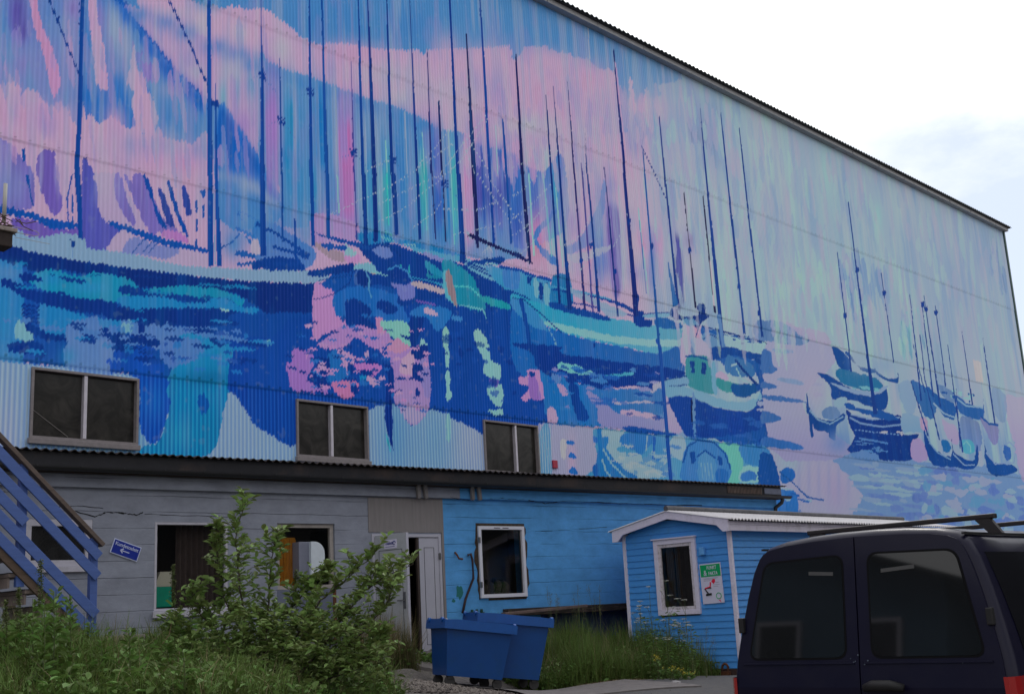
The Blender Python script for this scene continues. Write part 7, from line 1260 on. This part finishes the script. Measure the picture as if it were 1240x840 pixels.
b = MB(); b.box(-1.7, -.05, -pf[2]+g1(pf[0]-1.65, pf[1]), -1.6, .05, .2); b.build('bracket_post', M_WD, EL)

ED = empty('unseen_sky_block', (26.5, -3.6, 0), 0, label='tall dark building added out of view to block bright sky from the van side windows', cat='building')  # added off-view building, placed to keep bright sky out of the van's side glass
b = MB(); b.box(-13.5, -4.5, 0, 13.5, 4.6, 9); b.build('wall', mat('dull_dark_wall', (.05, .055, .065), .85, noise=.15), ED); b = MB(); b.face([(-14, 5, 8.9), (14, 5, 8.9), (14, 0, 10.2), (-14, 0, 10.2)]); b.face([(-14, -5, 8.9), (14, -5, 8.9), (14, 0, 10.2), (-14, 0, 10.2)]); b.build('roof', M_STEEL, ED)
for k in range(4): b = MB(); b.box(-13.56, -3.6+k*2, 3, -13.5, -2.4+k*2, 4.2); b.build('window', M_GLD, ED)
# ================================================================== a neighbouring house behind the viewer, seen mirrored in the van windows
def far_house(x, y, w, d, h, rh, col, label):
    e = empty('neighbour_house', (x, y, -.2), 0, label=label, cat='house'); b = MB(); b.box(-d/2, -w/2, 0, d/2, w/2, h); b.face([(d/2, -w/2, h), (d/2, w/2, h), (d/2, 0, h+rh)]); b.face([(-d/2, -w/2, h), (-d/2, w/2, h), (-d/2, 0, h+rh)]); b.build('wall', mat('house_'+str(int(w*10)), col, .8, noise=.1), e)
    b = MB(); o = .9
    for sg in (-1, 1): b.face([(-d/2-o, sg*(w/2+o), h-rh*o/(w/2)), (d/2+o, sg*(w/2+o), h-rh*o/(w/2)), (d/2+o, 0, h+rh+.1), (-d/2-o, 0, h+rh+.1)])
    b.build('roof', M_STEEL, e)
    for k in range(max(2, int(w/2.6))):
        y0 = -w/2+1+k*2.5
        if y0+1.2 < w/2: b = MB(); rect_frame(b, 0, 0, 1.2, 1.2, .1, -.05, .03); f = b.build('window', M_WH, e); f.location = (d/2+.05, y0, h-2.0); f.rotation_euler = (0, 0, rad(90)); b = MB(); b.quad((0, 0, 0), (1.2, 0, 0), (1.2, 0, 1.2), (0, 0, 1.2)); b.build('pane', M_GLD, f)
far_house(-16, 21.0, 19.5, 8, 7.2, 3.0, (.06, .13, .2), 'wide blue-grey house at the left end of the yard, mirrored in both van windows'); far_house(-17, 9.3, 3.2, 7, 5.6, 1.0, (.10, .26, .36), 'narrow light blue house mirrored beside the wide one'); far_house(-19, 4.6, 3.2, 7, 5.2, 1.0, (.5, .5, .48), 'narrow white house at the end of the mirrored row')
# ================================================================== PLANTS
def leafmesh(P, D, Ln, ratio=.42, fold=.18, droop=.15, rs=None):
    """P (n,3) bases, D (n,3) unit directions, Ln (n,) lengths -> verts, quads (two per leaf)"""
    n = len(P); up = np.tile([0, 0, 1.0], (n, 1))+rs.normal(0, .35, (n, 3)); S = np.cross(D, up); S /= np.maximum(1e-6, np.linalg.norm(S, axis=1))[:, None]; Nn = np.cross(S, D); L_ = Ln[:, None]; w = L_*ratio/2
    tip = P+D*L_-np.array([0, 0, 1])*L_*droop; V = np.stack([P, P+D*L_*.30+S*w+Nn*w*fold*2, P+D*L_*.68+S*w*.8+Nn*w*fold*2-np.array([0, 0, 1])*L_*droop*.4, tip, P+D*L_*.68-S*w*.8+Nn*w*fold*2-np.array([0, 0, 1])*L_*droop*.4, P+D*L_*.30-S*w+Nn*w*fold*2], 1)
    i = np.arange(n)*6; Fq = np.concatenate([np.stack([i, i+1, i+2, i+3], 1), np.stack([i, i+3, i+4, i+5], 1)]); return V.reshape(-1, 3), Fq
def blades(P, H, lean_, w, rs):
    n = len(P); a = rs.uniform(0, 2*math.pi, n); D = np.stack([np.cos(a), np.sin(a), np.zeros(n)], 1)*lean_[:, None]; b2 = a+rs.uniform(.8, 2.4, n); S = np.stack([np.cos(b2), np.sin(b2), np.zeros(n)], 1)*w[:, None]/2; up = np.array([0, 0, 1.0])
    p1 = P+up*H[:, None]*.55+D*.30; p2 = P+up*H[:, None]*(1-.25*np.clip(lean_, 0, 1))[:, None]+D
    V = np.stack([P-S, P+S, p1+S*.75, p1-S*.75, p2+S*.12, p2-S*.12], 1); i = np.arange(n)*6; Fq = np.concatenate([np.stack([i, i+1, i+2, i+3], 1), np.stack([i+3, i+2, i+4, i+5], 1)]); return V.reshape(-1, 3), Fq
def join(parts):
    V = []; Fq = []; o = 0
    for v, f in parts: V.append(v); Fq.append(f+o); o += len(v)
    return np.concatenate(V), np.concatenate(Fq)
M_LEAF = mat('willow_leaf', (.18, .265, .075), .5, spec=.35, ptrand=.45, trans=.25); M_WEED = mat('weed_leaf', (.12, .21, .05), .55, spec=.3, ptrand=.5, trans=.25); M_GRASS = mat('grass_blade', (.115, .18, .042), .6, spec=.25, ptrand=.5, trans=.25); M_DRY = mat('dry_stalk', (.26, .20, .11), .8, ptrand=.35); M_STEM = mat('bark', (.06, .048, .035), .85, noise=.3); M_GSTEM = mat('green_stem', (.09, .12, .04), .7); M_FLW = mat('white_flower', (.62, .62, .56), .7); M_FLY = mat('yellow_flower', (.7, .55, .04), .6); M_SEED = mat('dock_seed', (.11, .14, .045), .8, ptrand=.5)
def at(x, y, d): return EYE+ray(x, y)*d     # d = distance along the camera axis
def unit(v): return v/np.maximum(1e-9, np.linalg.norm(v, axis=-1, keepdims=True))
# ---- the willow bush
def bush():
    rs = np.random.RandomState(21); e = empty('willow_bush', tuple(at(345, 800, 12.3)*np.array([1, 1, 0])+np.array([0, 0, .8])), label='large leafy willow bush with upright shoots in front of the grey wall', cat='bush'); O = np.array(e.location)
    stems = [([(310, 835), (296, 760), (290, 700), (285, 650), (297, 606)], 12.4, .016), ([(315, 835), (322, 770), (326, 715), (330, 670), (333, 650)], 12.3, .013), ([(330, 835), (352, 780), (385, 730), (420, 700), (455, 668)], 12.1, .014), ([(345, 835), (385, 790), (405, 760), (440, 715), (470, 695), (500, 683)], 12.0, .016), ([(350, 835), (400, 800), (440, 765), (470, 730), (478, 700)], 12.2, .012),
             ([(320, 820), (335, 760), (370, 715), (402, 690)], 12.6, .010), ([(300, 830), (265, 770), (240, 740), (232, 715)], 12.5, .012), ([(330, 830), (370, 780), (378, 740), (392, 700)], 12.6, .010), ([(300, 780), (270, 720), (262, 670), (268, 640)], 12.6, .009), ([(360, 835), (430, 810), (455, 795), (462, 770)], 11.9, .011), ([(290, 830), (240, 800), (215, 770), (210, 752)], 12.2, .011)]
    b = MB(); LP = []; LD = []; LL = []
    for px, d, r in stems:
        pts = np.array([at(x, y, d+.05*k) for k, (x, y) in enumerate(px)]); t = np.linspace(0, len(pts)-1, 26); C = np.stack([np.interp(t, range(len(pts)), pts[:, q]) for q in range(3)], 1); C += rs.normal(0, .006, C.shape)
        b.tube([Vector(c-O) for c in C], list(np.linspace(r, .003, 26)), 6, cap=False)
        for k in range(3, 26):
            for _ in range(2 if k % 3 else 1):
                a = rs.uniform(0, 2*math.pi); ln = rs.uniform(.10, .34)*(1-.5*k/26)+.04; dr_ = unit(np.array([math.cos(a), math.sin(a), rs.uniform(.5, 1.6)])); tip = C[k]+dr_*ln; b.tube([Vector(C[k]-O), Vector((C[k]+tip)/2-O+np.array([0, 0, .01])), Vector(tip-O)], [.0035, .0025, .0015], 4, cap=False)
                m = int(4+ln*20)
                for q in range(m):
                    s = (q+.5)/m; p = C[k]+(tip-C[k])*s; a2 = rs.uniform(0, 2*math.pi); LP.append(p); LD.append(unit(dr_*.5+np.array([math.cos(a2), math.sin(a2), rs.uniform(-.2, .6)])*.8)); LL.append(rs.uniform(.075, .125))
    # lower thicket
    lobes = [((300, 770), (52, 32), 95, 12.3), ((390, 785), (54, 36), 120, 12.1), ((250, 805), (40, 32), 80, 12.3), ((345, 825), (112, 42), 220, 11.9), ((445, 790), (28, 32), 60, 12.0), ((430, 740), (28, 22), 22, 12.2), ((462, 698), (28, 15), 20, 12.1), ((290, 700), (18, 46), 16, 12.4), ((350, 755), (60, 16), 22, 12.3)]
    for (cx, cy), (rx, ry), n, d in lobes:
        for _ in range(n):
            a = rs.uniform(0, 2*math.pi); q = math.sqrt(rs.uniform()); x, y = cx+rx*q*math.cos(a), cy+ry*q*math.sin(a); p = at(x, y, d+rs.uniform(-.65, .65)); dr_ = unit(np.array([rs.normal(), rs.normal(), rs.uniform(.2, 1.4)])); ln = rs.uniform(.10, .24); tip = p+dr_*ln
            b.tube([Vector(p-O), Vector(tip-O)], [.003, .0015], 3, cap=False)
            for k in range(rs.randint(6, 12)): s = rs.uniform(); a2 = rs.uniform(0, 2*math.pi); LP.append(p+(tip-p)*s); LD.append(unit(dr_*.4+np.array([math.cos(a2), math.sin(a2), rs.uniform(-.4, .6)])*.8)); LL.append(rs.uniform(.055, .10))
    b.build('stems', M_STEM, e); V, Fq = leafmesh(np.array(LP)-O, np.array(LD), np.array(LL), .46, .2, .18, rs); fastmesh('foliage', V, Fq, M_LEAF, e)
    print('bush leaves', len(LP))
bush()
# ---- ground cover at the left
def inpoly(x, y, P):
    c = np.zeros(len(x), bool)
    for k in range(len(P)):
        (xa, ya), (xb, yb) = P[k], P[k-1]; cc = ((ya > y) != (yb > y)) & (x < (xb-xa)*(y-ya)/(yb-ya+1e-12)+xa); c ^= cc
    return c
def scatter(P, n, rs):
    P = np.array(P); out = np.zeros((0, 2))
    while len(out) < n: q = rs.uniform(P.min(0), P.max(0), (n*2, 2)); out = np.concatenate([out, q[inpoly(q[:, 0], q[:, 1], P)]])
    return out[:n]
def clump(q): return np.clip(.5+.28*np.sin(q[:, 0]*3.1+1.3*np.sin(q[:, 1]*2.3))+.28*np.sin(q[:, 1]*4.3+1.7*np.sin(q[:, 0]*3.7+1))+.2*np.sin(q[:, 0]*9+q[:, 1]*7), 0, 1.2)
def cover(name, P, nb, nl, hb, hl, rs, label, cat, mb=M_GRASS, ml=M_WEED, dry=0, lsize=(.05, .12), lr=.5, lz=.5):
    parts = []; q = scatter(P, nb, rs); B = np.stack([q[:, 0], q[:, 1], gz(q[:, 0], q[:, 1])], 1); V, Fq = blades(B, rs.uniform(*hb, nb)*rs.uniform(.6, 1, nb)*(.62+.75*clump(q)), rs.uniform(.03, .28, nb), rs.uniform(.004, .011, nb), rs)
    o = fastmesh(name, V, Fq, mb); tag(o, label, cat, kind='stuff')
    if nl:
        q = scatter(P, nl, rs); H = rs.uniform(.02, 1, nl)**.8*rs.uniform(*hl, nl); B = np.stack([q[:, 0], q[:, 1], gz(q[:, 0], q[:, 1])+H], 1); a = rs.uniform(0, 2*math.pi, nl); D = unit(np.stack([np.cos(a), np.sin(a), rs.uniform(-.1, 1.1, nl)], 1)); V, Fq = leafmesh(B, D, rs.uniform(*lsize, nl), lr, .2, .2, rs); fastmesh('leaves', V, Fq, ml, o)
    if dry: q = scatter(P, dry, rs); B = np.stack([q[:, 0], q[:, 1], gz(q[:, 0], q[:, 1])], 1); V, Fq = blades(B, rs.uniform(*hb, dry)*1.15, rs.uniform(.05, .4, dry), rs.uniform(.003, .007, dry), rs); fastmesh('dry_blades', V, Fq, M_DRY, o)
    return o
rs = np.random.RandomState(5)
cover('weed_bank', [(2.8, 9.0), (5.6, 8.6), (8.6, 9.8), (9.8, 12.0), (9.6, 13.4), (8.0, 13.2), (6.6, 12.6), (4.6, 13.0), (3.2, 11)], 26000, 11000, (.12, .36), (.04, .26), rs, 'thick tangle of weeds and grass on the bank below the staircase', 'weeds', dry=1500)
cover('weed_bank', [(3.4, 9.6), (5.2, 9.4), (6.3, 10.8), (6.4, 12.2), (4.4, 12.6), (3.2, 11)], 11000, 8000, (.2, .58), (.05, .42), rs, 'taller leafy weeds at the left edge beneath the blue staircase', 'weeds', dry=500, lsize=(.05, .14), lr=.36)
cover('wall_grass', [(8.3, 13.6), (11.9, 13.9), (12.6, 14.6), (12.5, 14.9), (8.5, 15.3)], 6500, 1200, (.12, .40), (.03, .2), rs, 'grass strip along the foot of the grey wall', 'grass', dry=500)
pg = [(13.6, 12.35), (14.6, 12.0), (16.3, 11.75), (17.35, 11.75), (17.4, 13.9), (18.3, 14.4), (16, 14.7), (14.6, 14.75), (13.9, 13.6)]
cover('tall_grass', pg, 28000, 7000, (.26, .66), (.03, .34), rs, 'tall green grass between the bins and the blue hut', 'grass', dry=900)
cover('straw_litter', [(14.0, 11.95), (16.2, 11.5), (16.4, 11.85), (14.2, 12.4)], 4200, 0, (.01, .05), (0, .1), rs, 'pale dry grass litter along the edge of the road', 'dry grass', mb=M_DRY)
cover('door_weeds', [(12.4, 14.35), (13.7, 14.2), (14.0, 14.55), (12.6, 14.85)], 900, 700, (.06, .2), (.03, .14), rs, 'small green weeds at the foot of the open door', 'weeds')
o = cover('tall_grass', [(11.55, 13.9), (12.4, 13.8), (12.5, 14.5), (11.6, 14.7)], 2600, 300, (.4, .9), (.1, .5), rs, 'brownish tall grass clump beside the open door', 'grass', mb=mat('olive_grass', (.10, .105, .035), .7, ptrand=.4, trans=.2), dry=500)
# gravel stones in view
def stones():
    rs = np.random.RandomState(8); q = scatter([(8.8, 10.3), (13.2, 9.3), (13.4, 11.0), (12.0, 11.6), (10, 12.2), (9.3, 12.4)], 9000, rs); n = len(q); r = rs.uniform(.008, .022, n)*rs.choice([1, 1, 1.6], n); c = np.stack([q[:, 0], q[:, 1], gz(q[:, 0], q[:, 1])+r*.3], 1)
    base = np.array([(1, 0, 0), (0, 1, 0), (-1, 0, 0), (0, -1, 0), (0, 0, .7), (0, 0, -.7)]); V = c[:, None]+base[None]*r[:, None, None]*rs.uniform(.6, 1.3, (n, 6, 1)); i = np.arange(n)*6; T = [(0, 1, 4), (1, 2, 4), (2, 3, 4), (3, 0, 4), (1, 0, 5), (2, 1, 5), (3, 2, 5), (0, 3, 5)]; Fq = np.concatenate([np.stack([i+t[0], i+t[1], i+t[2]], 1) for t in T])
    o = fastmesh('gravel', V.reshape(-1, 3), Fq, mat('gravel_stone', (.15, .13, .115), .9, ptrand=.7)); tag(o, 'loose gravel on the ground below the concrete path', 'gravel', kind='stuff')
stones()
# ---- individual plants
def dock(px, ytop, ybase, d, seed, label, lean_=0, leaf_n=7, seedc=M_SEED, group=None, h=None):
    rs = np.random.RandomState(seed); top = at(px, ytop, d); base = at(px+lean_, ybase, d); base[2] = g1(base[0], base[1]); e = empty('dock_plant', tuple(base), label=label, cat='weed', group=group); C = np.stack([base+(top-base)*t+np.array([.02*math.sin(t*3), 0, 0]) for t in np.linspace(0, 1, 10)])-base
    b = MB(); b.tube([Vector(c) for c in C], list(np.linspace(.007, .003, 10)), 5); b.build('stem', M_GSTEM, e); n = 420; H = top[2]-base[2]; t = rs.uniform(max(.35, 1-.42/max(H, .3)), 1, n); P = C[0]+(C[-1]-C[0])*t[:, None]+rs.normal(0, 1, (n, 3))*(.028*(1.05-t)+.008)[:, None]*np.array([1, 1, .6]); a = rs.uniform(0, 6.28, n); D = unit(np.stack([np.cos(a), np.sin(a), rs.uniform(.2, 1, n)], 1)); V, Fq = leafmesh(P, D, rs.uniform(.012, .024, n), .7, .2, .1, rs); fastmesh('seed_spike', V, Fq, seedc, e)
    if leaf_n: t = rs.uniform(.02, .6, leaf_n*3); P = C[0]+(C[-1]-C[0])*t[:, None]; a = rs.uniform(0, 6.28, len(t)); D = unit(np.stack([np.cos(a), np.sin(a), rs.uniform(.3, 1.2, len(t))], 1)); V, Fq = leafmesh(P, D, rs.uniform(.10, .24, len(t)), .26, .2, .35, rs); fastmesh('leaves', V, Fq, M_WEED, e)
    return e
dock(49, 678, 800, 10.6, 1, 'tall yellow-green dock spike standing in front of the blue railing'); dock(22, 712, 810, 10.2, 2, 'stout dock spike at the left edge, lower than the one before the railing', 3); dock(209, 684, 780, 14.2, 3, 'green dock spike in front of the tall grey-wall window', 2); dock(232, 706, 780, 14.0, 4, 'shorter green weed spike before the middle of the tall window', -2); dock(240, 708, 790, 13.6, 5, 'feathery weed spike at the right part of the tall window', 4)
dock(6, 726, 815, 9.8, 6, 'bushy weed spike cut by the left edge of the view', 0, 12); dock(358, 690, 790, 13.4, 7, 'slim green spike rising behind the bush below the exhaust hood', -3)
def stalk(pts, d, label, r=.004):
    P = [at(x, y, d) for x, y in pts]; b = MB(); O = P[0]; b.tube([Vector(p-O) for p in P], [r]*(len(P)-1)+[r*.4], 5); o = b.build('dry_stalk', M_DRY); o.location = tuple(O); tag(o, label, 'stalk')
stalk([(78, 800), (92, 768), (107, 744)], 10.8, 'pale dry stalk leaning right in front of the stair foot'); stalk([(135, 790), (139, 762), (141, 742)], 12.6, 'thin upright dry stalk by the step block', .003); stalk([(150, 800), (153, 770), (155, 745)], 12.4, 'thin reddish dry stalk right of the step block', .003); stalk([(180, 805), (192, 785), (205, 768), (208, 752)], 11.6, 'bent brown stalk between the step and the bush', .005); stalk([(130, 832), (152, 812), (175, 800)], 11, 'straw-coloured stalk lying low over the weeds')
def parsley(px, ytop, d, seed, label, spread=1.0, m=M_FLW, n_um=7):
    rs = np.random.RandomState(seed); top = at(px, ytop, d); base = top.copy(); base[2] = g1(base[0], base[1]); e = empty('cow_parsley', tuple(base), label=label, cat='wildflower', group='white cow parsley by the blue hut'); H = top[2]-base[2]
    b = MB(); b.tube([Vector((0, 0, 0)), Vector((.01, .01, H*.5)), Vector((0, 0, H))], [.006, .005, .003], 5); FP = []
    for k in range(n_um):
        z0 = H*rs.uniform(.4, .85); a = rs.uniform(0, 6.28); r = rs.uniform(.08, .24)*spread; c = np.array([r*math.cos(a), r*math.sin(a), min(H*1.02, z0+rs.uniform(.10, .3))]) if k else np.array([0, 0, H]); b.tube([Vector((0, 0, z0)), Vector(c*np.array([.6, .6, 1])-np.array([0, 0, .05])), Vector(c)], [.003, .0025, .002], 4, cap=False)
        for q in range(9):
            a2 = rs.uniform(0, 6.28); rr = rs.uniform(.01, .055); u = c+np.array([rr*math.cos(a2), rr*math.sin(a2), .03]); b.tube([Vector(c), Vector(u)], .001, 3, cap=False); FP.append(u)
    b.build('stems', M_GSTEM, e); FP = np.array(FP); P = np.repeat(FP, 12, 0)+rs.normal(0, .007, (len(FP)*12, 3))*np.array([1, 1, .4]); D = unit(rs.normal(0, 1, P.shape)*np.array([1, 1, .3])); V, Fq = leafmesh(P, D, rs.uniform(.006, .011, len(P)), .9, .1, 0, rs); fastmesh('umbels', V, Fq, m, e)
    n = 160; t = rs.uniform(.05, .7, n); a = rs.uniform(0, 6.28, n); P = np.stack([np.cos(a)*rs.uniform(0, .16, n), np.sin(a)*rs.uniform(0, .16, n), H*t], 1); D = unit(np.stack([np.cos(a), np.sin(a), rs.uniform(0, .6, n)], 1)); V, Fq = leafmesh(P, D, rs.uniform(.04, .09, n), .35, .2, .3, rs); fastmesh('leaves', V, Fq, M_WEED, e)
parsley(786, 712, 19.0, 31, 'tall cow parsley with small white umbels left of the hut window'); parsley(806, 705, 18.9, 32, 'cow parsley reaching across the hut window pane', .8); parsley(806, 752, 18.6, 33, 'low cow parsley with the brightest white heads under the hut window', 1.0); parsley(822, 757, 18.6, 34, 'low cow parsley right of the brightest white heads', .8); parsley(775, 735, 19.2, 35, 'half-hidden cow parsley at the white corner board of the hut', .9); parsley(829, 728, 18.8, 36, 'cow parsley with few heads by the lower right corner of the hut window', .6, n_um=4)
def yellow(px, py, d, seed, label):
    rs = np.random.RandomState(seed); top = at(px, py, d); base = top.copy(); base[2] = g1(base[0], base[1])-.01; H = max(.15, top[2]-base[2]); e = empty('yellow_wildflower', tuple(base), label=label, cat='wildflower', group='yellow wildflowers at the road edge'); b = MB(); FP = []
    for k in range(6): a = rs.uniform(0, 6.28); r = rs.uniform(.02, .13); u = Vector((r*math.cos(a), r*math.sin(a), H*rs.uniform(.75, 1.0))); b.tube([Vector((0, 0, 0)), u*.5+Vector((0, 0, H*.1)), u], .0022, 4, cap=False); FP.append(u)
    b.build('stems', M_GSTEM, e); P = np.repeat(np.array([tuple(u) for u in FP]), 14, 0)+rs.normal(0, .010, (84, 3)); V, Fq = leafmesh(P, unit(rs.normal(0, 1, (84, 3))), rs.uniform(.007, .013, 84), .8, .1, 0, rs); fastmesh('petals', V, Fq, M_FLY, e)
    n = 60; a = rs.uniform(0, 6.28, n); P = np.stack([np.cos(a)*.03, np.sin(a)*.03, rs.uniform(.02, .8, n)*H], 1); V, Fq = leafmesh(P, unit(np.stack([np.cos(a), np.sin(a), rs.uniform(0, .8, n)], 1)), rs.uniform(.04, .1, n), .3, .2, .2, rs); fastmesh('leaves', V, Fq, M_WEED, e)
yellow(796, 792, 17.9, 41, 'yellow wildflower furthest left, in the grass left of the others'); yellow(813, 806, 17.7, 42, 'pale yellow wildflower cluster in the middle of the road-edge group'); yellow(824, 808, 17.6, 43, 'bright yellow wildflower right of the pale cluster'); yellow(834, 818, 17.5, 44, 'small low yellow wildflower furthest right at the road edge')
def grasshead(px, ytop, d, seed, label):
    rs = np.random.RandomState(seed); top = at(px, ytop, d); base = top.copy(); base[2] = g1(base[0], base[1]); H = top[2]-base[2]; e = empty('grass_stalk', tuple(base), label=label, cat='grass stalk', group='tall seeding grass stalks against the blue wall'); b = MB(); P = []
    for k in range(6):
        a = rs.uniform(0, 6.28); r = rs.uniform(.03, .2); t = Vector((r*math.cos(a), r*math.sin(a), H*rs.uniform(.7, 1))); b.tube([Vector((0, 0, 0)), t*.5+Vector((0, 0, .1)), t], [.003, .002, .001], 4, cap=False)
        for q in range(60): P.append(np.array(t)-np.array([0, 0, rs.uniform(0, .2)])+rs.normal(0, .018, 3))
    b.build('stems', M_GSTEM, e); P = np.array(P); V, Fq = leafmesh(P, unit(rs.normal(0, .5, P.shape)+np.array([0, 0, 1])), rs.uniform(.01, .02, len(P)), .3, .1, 0, rs); fastmesh('seed_heads', V, Fq, mat('grass_seed', (.13, .13, .06), .8, ptrand=.3), e)
grasshead(698, 704, 18.6, 51, 'feathery grass stalks against the blue wall above the beam'); grasshead(722, 703, 18.8, 52, 'thin dark grass stalks right of the feathery ones'); grasshead(664, 708, 18.6, 53, 'faint grass stalks just right of the blue-wall window'); grasshead(850, 757, 18.0, 54, 'grass stalks in front of the lower hut wall'); grasshead(836, 752, 18.2, 55, 'brown grass stalks under the right corner of the hut window')
# burdock rosette by the road and two stones
def rosette(px, py, seed, label):
    p = onG(px, py); rs = np.random.RandomState(seed); e = empty('leafy_rosette', tuple(p), label=label, cat='weed'); n = 26; a = rs.uniform(0, 6.28, n); V, Fq = leafmesh(np.zeros((n, 3))+rs.normal(0, .03, (n, 3)), unit(np.stack([np.cos(a), np.sin(a), rs.uniform(.4, 1.3, n)], 1)), rs.uniform(.12, .26, n), .36, .2, .3, rs); fastmesh('leaves', V, Fq, mat('pale_green_leaf', (.09, .15, .07), .6, ptrand=.25), e); b = MB(); b.tube([Vector((0, 0, 0)), Vector((0, 0, .1))], .012, 5); b.build('stem', M_GSTEM, e)
rosette(765, 818, 61, 'pale broad-leaved rosette at the grass edge nearest the road'); rosette(742, 816, 62, 'darker broad-leaved plant left of the pale rosette')
def stone(px, py, r, label, seed):
    p = onG(px, py); rs = random.Random(seed); bm = bmesh.new(); bmesh.ops.create_icosphere(bm, subdivisions=2, radius=1)
    for v in bm.verts: s = rs.uniform(.85, 1.12); v.co = Vector((v.co.x*r*1.5*s, v.co.y*r*s, v.co.z*r*.7*s))
    me = bpy.data.meshes.new('stone'); bm.to_mesh(me); bm.free(); me.materials.append(mat('pale_stone', (.27, .26, .26), .9, noise=.2, bump=.4)); o = bpy.data.objects.new('stone', me); link(o); o.location = (p[0], p[1], p[2]+.02); tag(o, label, 'stone')
stone(819, 829, .07, 'pale grey stone lying at the road edge below the yellow flowers', 3)
def plank():
    s = sA(640, 742)[0]; b = MB(); b.box(-.9, -.06, 0, 1.1, .06, .05); o = b.build('old_plank', mat('pinkish_plank', (.16, .11, .1), .85, noise=.35, nscale=8), bevel=.006); o.location = wA(s, .35, 1.52); o.rotation_euler = (0, rad(-2), -AT); tag(o, 'weathered plank lying behind the bins against the blue wall', 'plank')
plank()

def leafy(px, ytop, d, seed):
    rs = np.random.RandomState(seed); top = at(px, ytop, d); base = top.copy(); base[2] = g1(base[0], base[1]); H = max(.2, top[2]-base[2]); e = empty('leafy_weed', tuple(base), label='leafy upright weed rising from the grass on the bank below the staircase', cat='weed', group='leafy weeds on the bank')
    b = MB(); b.tube([Vector((0, 0, 0)), Vector((.02, .01, H*.5)), Vector((.01, .03, H))], [.007, .005, .003], 5); b.build('stem', M_GSTEM, e); n = int(26+H*50); t = rs.uniform(.08, 1.0, n)**.8; a = rs.uniform(0, 6.28, n); P = np.stack([.015*np.cos(a), .015*np.sin(a), H*t], 1); D = unit(np.stack([np.cos(a), np.sin(a), rs.uniform(.1, .9, n)+t*.5], 1)); V, Fq = leafmesh(P, D, rs.uniform(.07, .15, n)*(1.15-.6*t), .38, .2, .3, rs); fastmesh('leaves', V, Fq, M_WEED, e)
rs0 = np.random.RandomState(70)
for k in range(22): leafy(rs0.uniform(-5, 235) if k > 6 else rs0.uniform(-5, 95), rs0.uniform(742, 800) if k > 6 else rs0.uniform(708, 752), rs0.uniform(9.2, 11.4), 100+k)
